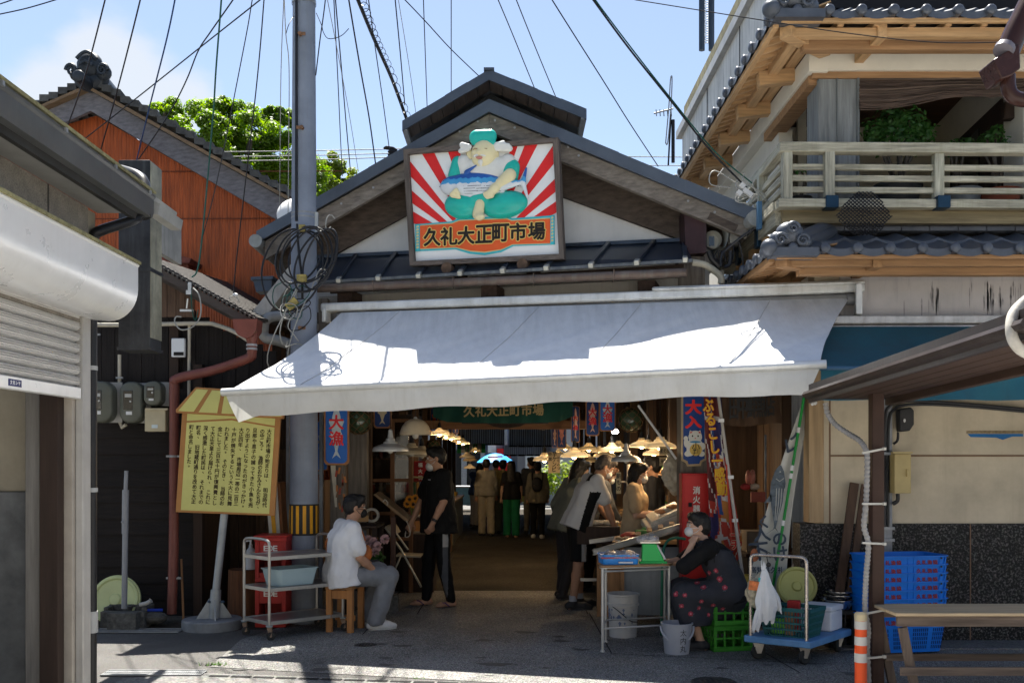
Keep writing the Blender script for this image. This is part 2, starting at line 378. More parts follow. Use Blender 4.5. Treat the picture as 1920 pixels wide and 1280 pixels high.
# unseen plastered house added behind the camera to reflect light onto the facades
oph=thing('added_bounce_house','added unseen cream house behind the camera, reflecting light onto the market facades','house',(0,-6,0));hw=mat('bounce_plaster',(.66,.61,.52),.9,0,.12,2)
m=MB();m.bb(-16,16,-9,-6,0,4.6);m.build('wall',hw,oph);m=MB();m.prism([V((-16.5,-5.4,4.5)),V((-16.5,-7.6,5.6)),V((-16.5,-10,4.5))],(33,0,0));m.build('roof',mat('house_tile',(.06,.065,.07),.6),oph);m=MB()
for k in range(7):m.bb(-14+k*4,-12.2+k*4,-6.05,-6,.8,2.4)
m.build('window',mat('house_glass',(.03,.035,.04),.1),oph)
# manhole lids (countable street furniture)
iron=mat('cast_iron',(.05,.05,.05),.6,.5,.3,30,bump=.4)
def lid(px,py,r,label,col=None):
 c=G(px,py);t=thing('manhole_cover',label,'manhole cover',c)
 m=MB();m.lathe([(1e-4,.009),(r*.96,.009),(r,.004)],c,28);m.build('cover',iron,t)
 m=MB();m.lathe([(r,.0085),(r*1.06,.0105),(r*1.12,.005)],c,28);m.build('rim',slab_m if col is None else col,t)
 m=MB()
 for i in range(-3,4):
  for j in range(-3,4):
   if i*i+j*j<10:m.box((c.x+i*r*.25,c.y+j*r*.25,.0105),(r*.12,r*.12,.003))
 m.build('tread',iron,t)
lid(686,1210,.10,'small dark iron manhole cover set in the pavement before the seated man in white')
lid(1338,1279,.15,'round dark manhole cover at the lower picture edge below the green crate',iron)
# joints and seams in the paving, damp patches
m=MB()
for a,b in((G(680,1190),V((-1.38,13,0))),(G(1105,1150),G(1147,1226)),(G(1385,1196),G(1500,1262)),(G(1147,1226),G(1560,1246)),(V((-1.0,10.5,0)),V((-1.0,30,0))),(V((.80,10.5,0)),V((.80,30,0)))):
 t_=(b-a).normalized();s_=V((-t_.y,t_.x,0))*.006;m.poly([a-s_+V((0,0,.0075)),b-s_+V((0,0,.0075)),b+s_+V((0,0,.0075)),a+s_+V((0,0,.0075))])
tag(m.build('paving_joint',blk),kind='structure')
m=MB();rng=random.Random(31)
for k in range(34):
 c=V((rng.uniform(-2.2,3.6),rng.uniform(7.5,9.6),.0055+k*.00003));rr_=rng.uniform(.01,.10)*rng.uniform(.3,1);ph=rng.uniform(0,6);m.add([c+V((rr_*(1+.4*math.sin(3*a+ph))*1.5*math.cos(a),rr_*(1+.3*math.cos(2*a+ph))*math.sin(a),0))for a in[2*math.pi*i/14 for i in range(14)]],[tuple(range(14))])
tag(m.build('paving_stain',mat('stain_damp',(.065,.063,.06),.7,0,.4,30)),kind='structure')
# weeds along the apron joint
leafm=mat('weed_green',(.10,.20,.03),.6,0,.4,30)
def weed(c,n,s,label):
 m=MB();c=V(c)
 for i in range(n):
  a=random.uniform(0,6.3);q=c+V((random.gauss(0,s*1.6),random.gauss(0,s*.3),0));h=random.uniform(.5,1)*s
  d=V((math.cos(a),math.sin(a),0))*h*.6;w=V((-d.y,d.x,0))*.3
  m.poly([q-w,q+w,q+d+V((0,0,h))])
 tag(m.build('weed',leafm,None,0),label,'weed','weeds in the pavement joints')
weed(G(405,1247),60,.035,'green weed tuft at the corner where asphalt and pavement meet')
weed(G(785,1272),30,.018,'low green weeds in the pavement joint at the bottom, left tuft');weed(G(890,1276),26,.016,'low green weeds in the pavement joint at the bottom, right tuft')
# ================================================================ LEFT: shuttered building
stucco=mat('stucco_brown',(.25,.225,.19),.9,0,.35,90,bump=.8)
whitemetal=mat('shutter_enamel',(.78,.78,.77),.28,.3,.06,3,streak=.12,stcol=(.35,.33,.28))
slatm=mat('shutter_slat',(.66,.645,.62),.3,.25,.06,3,streak=.15,stcol=(.3,.28,.25))
grey_gutter=mat('gutter_grey',(.085,.088,.09),.35,.1,.2,4,streak=.2,stcol=(.16,.15,.12))
darkfascia=mat('fascia_dark',(.035,.034,.032),.6,0,.3,6)
soffit_m=mat('soffit_board',(.30,.295,.28),.8,0,.1,5)
mossy=mat('moss_edge',(.22,.2,.1),.9,0,.4,25)
beige_w=mat('plaster_beige',(.30,.27,.21),.9,0,.18,4,bump=.2,streak=.12,stcol=(.2,.17,.13))
dado_g=mat('dado_cement',(.13,.135,.14),.85,0,.4,5,bump=.3)
grey_wood=mat('wood_grey_post',(.20,.19,.175),.85,0,.3,5,'wood',bump=.5)
brown_d=mat('wood_brown_dark',(.038,.024,.018),.7,0,.3,5,'wood',bump=.3)
tan_w=mat('frame_tan',(.36,.32,.27),.7,0,.12,8,streak=.2,stcol=(.16,.12,.09))
black_pvc=mat('pvc_black',(.018,.018,.02),.35,0,.3,10)
X0=-2.81;YE=6.6
lb=thing('shuttered_building','low building at the left edge with half raised pale roller shutter and brown stucco','building',(X0,YE,0))
m=MB();m.bb(X0-.2,X0,1.0,YE,2.5,3.3);m.build('upper_wall',stucco,lb)
m=MB();d=X0*F/(90-HX);m.bb(X0,X0+.003,d-.006,d+.006,2.93,3.3);m.build('wall_joint',darkfascia,lb)
m=MB();m.bb(-5.2,X0-.02,YE-.04,YE+.16,1.425,3.3);m.build('end_wall',beige_w,lb)
m=MB();m.bb(-5.2,X0-.02,YE-.065,YE+.16,0,1.42);m.build('dado',dado_g,lb)
m=MB();m.bb(-3.13,-3.02,YE-.2,YE-.06,0,2.5);m.build('wooden_post',grey_wood,lb,bevel=.006)
m=MB();m.bb(-3.02,-2.90,YE-.24,YE-.12,0,2.5);m.build('dark_post',brown_d,lb,bevel=.004)
m=MB();m.bb(-2.90,-2.845,YE-.16,YE-.02,0,2.5);m.build('door_frame',tan_w,lb,bevel=.003)
m=MB();m.bb(-5.3,-5.2,1,YE+.16,0,3.3);m.build('back_wall',beige_w,lb)
# roller shutter > slats, bottom rail, guide rail, shutter box
sh=MB();zt,zb=2.60,2.10;n=7
prof=[]
for i in range(n):
 z0=zt-(zt-zb)*i/n;hh=(zt-zb)/n
 for t,x in((0,0),(.06,.006),(.18,.016),(.26,.009),(.34,.018),(.44,.010),(.52,.018),(.62,.010),(.70,.014),(.84,.0),(.92,-.010),(.97,-.006)):prof.append((X0-.014+x*1.5,z0-hh*t))
sh.sheet([[V((x,y,z))for x,z in prof]for y in(1.5,YE-.14)]);shutter=sh.build('roller_shutter',slatm,lb,.35)
m=MB();m.bb(X0-.03,X0+.012,1.5,YE-.13,2.025,2.10);m.build('bottom_rail',whitemetal,shutter,bevel=.006)
lg=MB();dl=X0*F/(24-HX);word(lg,'文化シヤ',(X0+.0135,dl-.045,2.062),(0,.03,0),(0,1,0),(0,0,1),.022,None,.001)
m=MB();m.bb(X0+.010,X0+.013,dl-.075,dl+.075,2.043,2.083);m.build('maker_plate',mat('plate_navy',(.015,.025,.12),.4),shutter);lg.build('plate_lettering',mat('print_white',(.75,.75,.75),.6,0,.02),shutter)
m=MB();m.bb(X0-.035,X0+.02,YE-.12,YE,0,2.60);m.build('guide_rail',mat('rail_stone',(.40,.385,.36),.5,0,.15,4,streak=.3,stcol=(.2,.18,.15)),shutter,bevel=.008)
bx=[(X0-.02,2.93),(-2.475,2.925),(-2.472,2.915),(-2.482,2.905),(-2.482,2.76)]+[(-2.482-.19+.19*math.cos(R(a)),2.76-.21*math.sin(R(a)))for a in range(10,91,10)]+[(X0+.02,2.56),(X0-.02,2.61)]
m=MB();m.prism([V((x,YE+.01,z))for x,z in bx],(0,-5.2,0));m.build('shutter_box',whitemetal,shutter,.5)
m=MB();m.bb(X0-.02,-2.464,1.4,YE+.02,2.926,2.945);m.build('box_flashing',mossy,shutter)
# eave
m=MB();m.bb(X0,-2.60,1.0,6.75,3.302,3.318);m.build('soffit',soffit_m,lb)
m=MB();m.bb(-2.62,-2.585,1.0,6.95,3.285,3.40);m.build('fascia',darkfascia,lb)
gp=[(-2.585,3.33),(-2.535,3.335),(-2.525,3.37),(-2.525,3.46),(-2.512,3.475),(-2.512,3.49),(-2.54,3.49),(-2.585,3.47)]
m=MB();m.prism([V((x,7.02,z))for x,z in gp],(0,-6,0));gut=m.build('eave_gutter',grey_gutter,lb,.4)
m=MB()
for y in(4.9,5.6,6.3,6.9):m.bb(-2.63,-2.50,y-.012,y+.012,3.47,3.496)
m.build('gutter_bracket',steel_d,gut)
m=MB();m.prism([V((-2.50,7.0,3.495)),V((-2.50,7.0,3.515)),V((-4.6,7.0,4.3)),V((-4.6,7.0,4.26))],(0,-6,0));m.build('roof',mossy,lb)
m=MB();m.prism([P(262,350,7.1),P(288,366,7.1),P(286,376,7.1),P(300,382,7.1),P(296,402,7.1),P(276,402,7.1)],(0,.5,0));m.build('eave_end',mat('eave_silver',(.38,.38,.36),.4,.3,.2),lb)
m=MB();m.tube(spline([P(196,315,7.5),P(240,326,7.2),P(262,336,7.12),P(269,352,7.08),P(267,385,7.0)],5),.05,12)
m.tube(spline([P(265,385,6.99),P(262,402,6.95),P(246,414,6.85),P(190,432,6.7),P(176,444,6.68),P(173,480,6.68),P(172,600,6.68),P(171,1320,6.68)],5),.036,12)
m.cyl(P(267,380,7.0),P(266,405,6.97),.062,.062,12);dp=m.build('downpipe',black_pvc,lb)
m=MB()
for y in(690,918,1150):m.cyl(P(171,y-4,6.68),P(171,y+4,6.68),.042,.042,12)
m.cyl(P(171,1145,6.68),P(171,1185,6.68),.043,.043,12);m.build('pipe_clip',mat('clip_grey',(.35,.35,.34),.6),dp)
for y in(868,1008):
 m=MB();q=P(92,y,YE-.21);m.lathe([(1e-4,.016),(.028,.012),(.034,0)],q,18,Matrix.Rotation(R(90),3,'X'));m.build('round_cap',mat('cap_cream',(.5,.47,.4),.5,0,.3,40),lb)
sw=thing('pull_switch','small yellowed pull switch hanging on a cord inside the shuttered opening','switch',P(65,795,6.5))
m=MB();m.cyl(P(66,738,6.5),P(65,785,6.5),.004,.004,6);m.build('cord',blk,sw)
m=MB();m.box(P(65,795,6.5),(.05,.03,.06));m.cyl(P(65,788,6.5),P(65,782,6.5),.012,.006,8);m.build('body',mat('switch_ivory',(.5,.36,.16),.5),sw,bevel=.006)
# ================================================================ LEFT: orange gabled house behind
def gable_d(px):return 1/(1/13.0+(px-170)*(1/12.2-1/13.0)/375)
def PO(px,py,off=0):return P(px,py,gable_d(px))+V((-.12*off,off,0))
rust=mat('corrugated_orange',(.35,.080,.022),.6,0,.42,7,'wood',axis=2,streak=.35,stcol=(.16,.04,.015))
barge=mat('barge_weathered',(.155,.15,.165),.85,0,.35,6,'wood',axis=0,bump=.4)
tile_o=mat('tile_lichen',(.10,.10,.095),.9,0,.6,14,bump=.7,col2=(.045,.045,.045))
tile_b=mat('tile_smoked',(.035,.042,.052),.45,.1,.3,9,bump=.15)
oh=thing('orange_house','house gable clad in rusty orange corrugated sheet with grey barge boards and tiled ridge','house',PO(170,1100))
# corrugated gable wall: fine vertical ribs running up under the barge boards
m=MB();rows=[]
a,b=-120,640;nrib=150
for i in range(nrib*4+1):
 px=a+(b-a)*i/(nrib*4);top=205+(170-px)*.30 if px<170 else 205+(px-170)*.573
 off=.25-.0055*(1 if(i%4)in(1,2)else 0);rows.append([PO(px,900,off),PO(px,top,off)])
m.sheet(rows);ow=m.build('gable_wall',rust,oh,.3)
m=MB()
for y in(313,403):m.bar(PO(100,y,.22),PO(640,y-2,.22),.006,.012)
m.build('sheet_lap',mat('lap_dark',(.12,.03,.012),.7),oh)
m=MB()
m.prism([PO(170,172),PO(170,208),PO(-60,312),PO(-60,272)],(0,.06,0));m.prism([PO(170,172),PO(170,208),PO(560,436),PO(560,388)],(0,.06,0));m.build('barge_board',barge,oh,.3)
m=MB();m.bar(PO(170,168,-.05),PO(-60,268,-.05),.12,.04);m.bar(PO(170,168,-.05),PO(560,384,-.05),.12,.04);m.build('verge_batten',mat('verge_wood',(.19,.13,.08),.85,0,.3,5,'wood',axis=0),oh)
# tiled roof: stepped tile courses on both slopes
m=MB();c=18
def slope(px0,py0,px1,py1,n,left):
 for i in range(n):
  t0,t1=i/n,(i+1)/n
  p=PO(px0+(px1-px0)*t0,py0+(py1-py0)*t0,-.1);q=PO(px0+(px1-px0)*t1,py0+(py1-py0)*t1,-.1)
  j=[V((0,0,random.uniform(-.012,.012)))for _ in range(2)]
  lift=V((0,0,.05))
  for k in range(9):
   o0=V((-.1*k*.55,k*.55,0));o1=V((-.1*(k+1)*.55,(k+1)*.55,0));jj=V((0,0,random.uniform(-.01,.01)))+j[0]
   m.prism([p+o0+jj,q+o0+jj+lift,q+o0+jj+lift+V((0,0,.09)),p+o0+jj+V((0,0,.085))],o1-o0)
slope(178,165,556,382,22,False);slope(165,165,-60,264,13,True);m.build('roof_tiles',tile_o,oh,.3)
# ridge and ogre-tile finial
m=MB()
for k in range(7):
 q=P(178,163,12.95+k*.5)+V((-.1*k*.5,0,.06));q.z=PZ(160,13)+.06
 m.cyl(q,q+V((-.05,.5,0)),.15-.01*(k%2),.15,12)
m.build('ridge',tile_b,oh)
fz=PO(174,148,-.12);m=MB()
m.ball(fz+V((0,0,.12)),.17,18,(1,.6,1.05));m.ball(fz+V((-.17,-.02,.0)),.085,14,(1,.7,1));m.ball(fz+V((.19,-.02,.02)),.10,14,(1,.7,1));m.ball(fz+V((0,.05,-.05)),.21,16,(1.1,.5,.7))
for s_ in(-1,1):
 sp=[]
 for i in range(26):a=i*.42;r=.10*(1-i/30);sp.append(fz+V((s_*(.2+r*math.cos(a)*.7),-.10,.03+r*math.sin(a)*.8)))
 m.tube(sp,[.028-.0006*i for i in range(26)],6)
m.tube([fz+V((-.13+.26*i/12,-.11,.17+.09*math.sin(math.pi*i/12)))for i in range(13)],.025,6);m.tube([fz+V((-.09+.18*i/12,-.13,.08+.05*math.sin(math.pi*i/12)))for i in range(13)],.02,6)
m.cyl(fz+V((-.02,-.3,-.12)),fz+V((-.02,.1,-.12)),.075,.075,16);m.ball(fz+V((-.02,-.3,-.12)),.074,14,(1,.3,1))
m.build('ogre_tile',tile_b,oh)
m=MB();m.prism([PO(300,490,-.25),PO(352,488,-.25),PO(366,492,-.25),PO(362,500,-.25),PO(300,502,-.25)],(0,.45,0));m.prism([PO(345,500,-.15),PO(358,500,-.15),PO(356,520,-.1),PO(345,520,-.1)],(0,.2,0));m.build('vent_hood',mat('rust_red',(.16,.05,.035),.8,0,.5,12,streak=.4),oh)
# ================================================================ LEFT: charred-board house with lean-to roof
char_h=mat('charred_board',(.012,.009,.008),.75,0,.5,7,'wood',axis=0,bump=.8,streak=.1)
char_v=mat('charred_board_vertical',(.012,.0095,.009),.75,0,.5,7,'wood',axis=2,bump=.8)
plank_b=mat('plank_brown',(.10,.062,.042),.8,0,.4,6,'wood',axis=2,bump=.6)
ribroof=mat('lean_roof_metal',(.065,.06,.056),.6,.2,.3,12)
dh=thing('charred_board_house','dark house of charred black boards with a lean-to roof, between shutter and utility pole','house',(-3.6,10.2,0))
yw=10.2;m=MB()
zz=0.04
while zz<2.25:
 h=.165;m.prism([V((-4.9,yw,zz)),V((-4.9,yw-.022,zz)),V((-4.9,yw-.006,zz+h+.012)),V((-4.9,yw,zz+h+.012))],(1.68,0,0));zz+=h
m.build('board_wall',char_h,dh)
m=MB();x=-4.9
while x<-2.55:
 m.bb(x,x+.133,yw+.01+random.uniform(-.004,.004),yw+.05,2.20,3.25 if x<-3.55 else max(2.3,3.22-(x+3.5)*.5));x+=.138
m.build('upper_boards',char_v,dh)
m=MB();x=PX(297,10.05)
while x<PX(352,10.05):
 m.bb(x,x+.085,10.05,10.09,PZ(594,10.05),PZ(520,10.05)-(x-PX(297,10.05))*.5);x+=.09
m.build('gable_planks',plank_b,dh)
m=MB();m.bb(-3.24,-3.15,10.12,10.22,0,2.6);m.bb(-3.5,-3.41,yw-.03,yw+.04,2.2,3.0);m.build('corner_post',brown_d,dh)
# recess beyond the corner: board doors deeper in
doorw=mat('door_wood',(.055,.033,.02),.7,0,.35,5,'wood',axis=2,bump=.4)
m=MB();x=-3.2
while x<-2.2:
 m.bb(x,x+.12,11.2+random.uniform(-.004,.004),11.25,0,2.6);x+=.125
m.bb(-3.22,-3.17,10.22,11.3,0,2.6);m.build('recess_wall',doorw,dh)
m=MB();m.bb(-2.86,-2.42,11.12,11.16,.04,1.75)
for a,b,c,d in((-2.83,-2.45,.2,.7),(-2.83,-2.45,.8,1.3)):m.bb(a,b,11.10,11.125,c,c+.04);m.bb(a,b,11.10,11.125,d,d+.04)
for i in range(7):m.bb(-2.83+i*.06,-2.815+i*.06,11.10,11.125,.2,1.7)
m.build('sliding_door',mat('door_wood_light',(.10,.06,.034),.7,0,.35,5,'wood',axis=2,bump=.4),dh)
# lean-to roof sloping down to the right
m=MB();ra,rb=P(262,477,9.8),P(482,598,9.8)
nn=22;rows=[]
for i in range(nn*4+1):
 pass
for k in range(26):
 t0,t1=k/26,(k+1)/26
 for j,up in((0,0),(.5,.022)):
  p=ra.lerp(rb,t0+j/26);q=ra.lerp(rb,t0+(j+.5)/26)
  m.prism([p+V((0,0,up)),q+V((0,0,up)),q+V((0,0,up-.03)),p+V((0,0,up-.03))],(0,3.0,.25))
m.build('lean_roof',ribroof,dh,.3)
m=MB();m.bar(P(262,490,9.83),P(480,611,9.83),.04,.075);m.bar(P(300,520,9.95),P(470,612,9.95),.03,.06)
m.build('rake_board',mat('rake_dark',(.06,.05,.045),.8,0,.3,5,'wood',axis=0),dh)
# conduit runs on the wall
cond=mat('conduit_ivory',(.42,.39,.32),.5,0,.15,8)
m=MB();m.tube(spline([P(178,609,10.1),P(250,609,10.1),P(380,606,10.05),P(408,610,10.0),P(440,622,9.9),P(468,640,9.8)],5),.022,8)
m.tube([P(355,610,10.12),P(354,770,10.12)],.016,8);m.tube([P(224,665,10.12),P(224,770,10.12),P(224,790,10.1),P(229,801,10.08),P(236,796,10.06)],.018,8);m.build('conduit',cond,dh)
m=MB()
for px,py in((224,708),(224,779),(354,700),(182,627)):m.box(P(px,py,10.09),(.07,.02,.018))
m.build('conduit_clip',steel_d,dh)
# red-brown rainwater pipe with its hopper
rp=thing('rainwater_pipe','red-brown rainwater pipe running from a hopper under the eave down the charred wall','drainpipe',P(325,1160,9.95))
redb=mat('pvc_redbrown',(.17,.055,.042),.4,0,.2,6,streak=.15,stcol=(.08,.03,.025))
m=MB();m.tube(spline([P(472,640,9.7),P(472,662,9.72),P(464,672,9.75),P(400,694,9.85),P(340,707,9.92),P(328,716,9.94),P(327,740,9.95),P(326,1000,9.95),P(322,1150,9.92)],6),.048,12);m.build('pipe',redb,rp)
m=MB();m.prism([P(436,598,9.6),P(482,598,9.6),P(480,618,9.6),P(472,630,9.6),P(460,634,9.6),P(446,628,9.6),P(438,615,9.6)],(0,.22,0));m.lathe([(.075,0),(.06,-.09),(.05,-.15)],P(472,612,9.7),14);m.build('hopper',redb,rp)
m=MB()
for q,nn in((P(472,645,9.7),3),(P(472,652,9.7),3)):m.cyl(q,q+V((0,0,-.02)),.054,.054,14)
m.build('grey_collar',mat('collar_grey',(.3,.3,.31),.5),rp)
m=MB()
for y in(855,1083):m.cyl(P(326,y-2,9.95),P(326,y+2,9.95),.052,.052,12);m.box(P(326,y,9.93),(.15,.02,.02))
m.build('pipe_clip',steel_d,rp)
# exhaust duct
du=thing('exhaust_duct','tall square grey metal exhaust duct hanging on the dark wall beside the roller shutter','duct',P(250,655,8.4))
duct=mat('duct_zinc',(.035,.037,.042),.5,.3,.5,5,streak=.4,stcol=(.09,.095,.10));duct_s=mat('duct_side_stained',(.30,.29,.22),.6,.2,.5,4,streak=.55,stcol=(.06,.06,.06))
d=8.3;xa,xb=PX(222,d),PX(281,d);zb=PZ(655,d);zt2=PZ(300,d)
m=MB();m.bb(xa,xb,d,d+.27,zb,zt2);m.build('shaft',duct,du,bevel=.004)
m=MB();m.bb(xb+.001,xb+.006,d+.006,d+.264,zb+.1,zt2-.01);m.build('side_panel',duct_s,du)
m=MB();z4=PZ(505,d);m.bb(xa-.008,xb+.012,d-.008,d+.278,z4-.015,z4+.015);m.bb(xa-.01,xb+.012,d-.01,d+.28,zb-.004,zb+.02);m.build('flange',duct,du)
m=MB();m.bb(xb-.05,xb+.004,d+.02,d+.78,PZ(462,d),PZ(385,d));m.build('wall_branch',mat('duct_light',(.32,.32,.30),.5,.3,.25,5,streak=.3),du)
# electricity meters, junction box, white controller
mt_c=mat('meter_olive',(.10,.105,.085),.35,0,.1,5);glassd=mat('meter_glass',(.015,.016,.016),.08,0,.1,5,spec=.7);lab_w=mat('label_white',(.6,.6,.6),.6,0,.1)
plate=mat('meter_board',(.32,.32,.31),.6)
def meter(px,py,w,h,label,d=10.0):
 c=P(px,py,d);k=d/F;t=thing('electricity_meter',label,'meter',c,'electricity meters on the charred wall')
 w*=k;h*=k;r=min(w,h)*.42
 m=MB();pts=[]
 for sx,sz,a0 in((1,1,0),(-1,1,90),(-1,-1,180),(1,-1,270)):
  for a in range(0,91,15):pts.append(V((sx*(w/2-r)+r*math.cos(R(a0+a)),0,sz*(h/2-r)+r*math.sin(R(a0+a)))))
 g=[]
 for y,s_ in((.12,1),(.03,1),(0,.96),(-.012,.86),(-.012,.01)):g.append([c+V((p.x*s_,y,p.z*s_))for p in pts+pts[:1]])
 m.sheet(g);m.build('case',mt_c,t,.9)
 m=MB();m.box(c+V((-.1*w,-.014,h*.05)),(w*.42,.01,h*.46));win=m.build('window',glassd,t,bevel=.003)
 m=MB();m.box(c+V((-.08*w,-.0205,h*.16)),(w*.30,.003,h*.08));m.cyl(c+V((.02*w,-.02,h*.02)),c+V((.02*w,-.023,h*.02)),.01,.01,10);m.build('dial',mat('dial_face',(.4,.4,.38),.5),win)
 m=MB();m.box(c+V((-.05*w,-.014,-h*.26)),(w*.26,.006,h*.08));m.build('sticker',lab_w,t)
 m=MB();m.box(c+V((.16*w,.13,0)),(w*1.05,.02,h*.98));m.build('backboard',plate,t)
meter(186,753,50,78,'grey olive electricity meter half hidden behind the black downpipe',9.95);meter(245,754,42,78,'tall grey olive electricity meter in the middle of the row on the charred wall');meter(286,737,34,46,'small electricity meter above the cream junction box')
jb=thing('junction_box','cream square junction box with a sticker mounted below the small meter','junction box',P(294,788,10))
m=MB();m.box(P(294,788,10.03),(.21,.1,.225));m.build('box',mat('box_cream',(.42,.37,.25),.5,0,.12,6),jb,bevel=.008)
m=MB();m.box(P(294,767,9.98),(.225,.03,.02));m.build('lid',MATS['box_cream'],jb)
m=MB();m.box(P(290,799,9.978),(.06,.004,.035));m.build('sticker',mat('sticker_pale',(.5,.58,.6),.6),jb)
wb=thing('wall_controller','small white rectangular controller with a dark display on the charred wall','controller',P(335,652,10.1))
m=MB();m.box(P(335,652,10.1),(.135,.05,.19));m.build('body',mat('controller_white',(.62,.65,.68),.4,0,.05),wb,bevel=.008)
m=MB();m.box(P(335,663,10.073),(.10,.006,.035));m.build('display',blk,wb)
# broom, stick, pole in block, tub lid, stones
broom=thing('broom','dark hearth broom with pale handle hanging upside down beside the dark corner post','broom',P(374,1000,10.6))
m=MB();m.cyl(P(373,950,10.6),P(374,990,10.6),.015,.013,8);m.build('handle',mat('handle_pale',(.45,.45,.47),.4),broom)
m=MB();
for i in range(70):
 a=random.uniform(-1,1);m.bar(P(376+a*6,988,10.6)+V((0,random.uniform(-.03,.03),0)),P(378+a*16+random.uniform(-2,2),1035+random.uniform(-10,10),10.6)+V((0,random.uniform(-.05,.05),0)),.009,.009)
m.build('bristles',mat('bristle_dark',(.03,.02,.018),.9),broom)
st=MB();st.cyl(P(340,1047,10.0),P(344,1164,9.95),.011,.012,8);tag(st.build('wooden_stick',mat('stick_wood',(.28,.15,.07),.7,0,.3,6,'wood')),'thin wooden stick leaning upright by the foot of the red-brown pipe','stick')
pb=thing('pole_in_block','grey plastic pole standing in a hollow concrete block before the charred wall','pole stand',G(232,1176))
cblk=mat('concrete_block',(.10,.098,.09),.95,0,.45,30,bump=.8)
d=GD(1180);m=MB();c=G(232,1180);w=PX(268,d)-PX(186,d)
m.bb(PX(186,d),PX(268,d),d+.02,d+.1,0,.17);m.bb(PX(186,d),PX(268,d),d+.23,d+.31,0,.21)
for px in(190,226,262):m.bb(PX(px-4,d),PX(px+5,d),d+.1,d+.23,0,.2)
m.bb(PX(208,d),PX(262,d),d-.1,d+.018,0,.175);m.build('block',cblk,pb,bevel=.006)
greyp=mat('pvc_grey',(.24,.25,.27),.4,0,.1,6,streak=.15,stcol=(.14,.14,.15))
m=MB();m.cyl(P(233,1140,d+.05),P(235,998,d+.05),.027,.027,14);m.cyl(P(234.5,1000,d+.05),P(235.5,918,d+.05),.031,.031,14);m.cyl(P(235.5,920,d+.05),P(237,882,d+.05),.019,.019,12);m.build('pole',greyp,pb)
m=MB();m.ball(P(229,978,d+.02),.012,8);m.build('screw',greyp,pb)
lid_m=mat('plastic_cream_green',(.50,.55,.27),.45,0,.1,5,spec=.5)
def tub_lid(c,r,M,label,name='tub_lid',mm=None):
 m=MB();m.lathe([(1e-4,.03),(.06*r/.3,.028),(.08*r/.3,.01),(.12*r/.3,.012),(.2*r/.3,.018),(r*.8,.016),(r*.86,.032),(r*.93,.032),(r*.96,.012),(r,.01),(r,-.02),(r*.97,-.02)],c,40,M)
 return tag(m.build(name,mm or lid_m,None,.5),label,'tub lid')
tub_lid(P(217,1124,9.85),.245,Matrix.Rotation(R(75),3,'X'),'large round pale green plastic tub lid leaning behind the concrete block')
m=MB();c=P(286,1157,9.75);m.ball(c,.15,14,(1,.7,.42));o=tag(m.build('stone',cblk),'rounded flat stone lying at the foot of the charred wall beside the block','stone')
m=MB();m.tube([P(269,1143,9.7),P(305,1143,9.75)],.014,8);tag(m.build('blue_stick',mat('plastic_blue_deep',(.01,.04,.35),.4)),'short blue plastic handle lying across the stone at the charred wall','tool handle')
m=MB();m.tube(spline([P(262,1133,9.7),P(275,1130,9.7),P(283,1125,9.7)],5),[.02]*10+[.026],10);tag(m.build('pipe_stub',mat('pvc_ivory',(.4,.4,.38),.5)),'pale grey bent pipe end resting on the concrete block','pipe piece')
# ================================================================ trees beyond the roofs
leaf_a=None
def leaf_mat(name,c,c2):
 m=bpy.data.materials.new(name);m.use_nodes=True;N=m.node_tree.nodes;L=m.node_tree.links;b=N['Principled BSDF']
 tc=N.new('ShaderNodeTexCoord');n=N.new('ShaderNodeTexNoise');n.inputs['Scale'].default_value=1.3;n.inputs['Detail'].default_value=4;L.new(tc.outputs['Object'],n.inputs[0])
 n2=N.new('ShaderNodeTexNoise');n2.inputs['Scale'].default_value=9;L.new(tc.outputs['Object'],n2.inputs[0])
 ad=N.new('ShaderNodeMath');ad.operation='MULTIPLY_ADD';L.new(n2.outputs['Fac'],ad.inputs[0]);ad.inputs[1].default_value=.5;L.new(n.outputs['Fac'],ad.inputs[2])
 rp=N.new('ShaderNodeValToRGB');rp.color_ramp.elements[0].position=.55;rp.color_ramp.elements[1].position=.95;rp.color_ramp.elements[0].color=(*c2,1);rp.color_ramp.elements[1].color=(*c,1);L.new(ad.outputs[0],rp.inputs[0]);L.new(rp.outputs[0],b.inputs['Base Color'])
 b.inputs['Roughness'].default_value=.5
 tr=N.new('ShaderNodeBsdfTranslucent');hs=N.new('ShaderNodeHueSaturation');hs.inputs['Value'].default_value=1.6;hs.inputs['Saturation'].default_value=1.1;L.new(rp.outputs[0],hs.inputs['Color']);L.new(hs.outputs[0],tr.inputs[0])
 mx=N.new('ShaderNodeMixShader');mx.inputs[0].default_value=.55;L.new(b.outputs[0],mx.inputs[1]);L.new(tr.outputs[0],mx.inputs[2]);L.new(mx.outputs[0],N['Material Output'].inputs[0]);MATS[name]=m;return m
leaf1=leaf_mat('leaf_camphor',(.20,.30,.024),(.085,.16,.014));leaf2=leaf_mat('leaf_far',(.24,.29,.03),(.08,.13,.015))
bark=mat('bark',(.08,.065,.05),.9,0,.4,10,bump=.8)
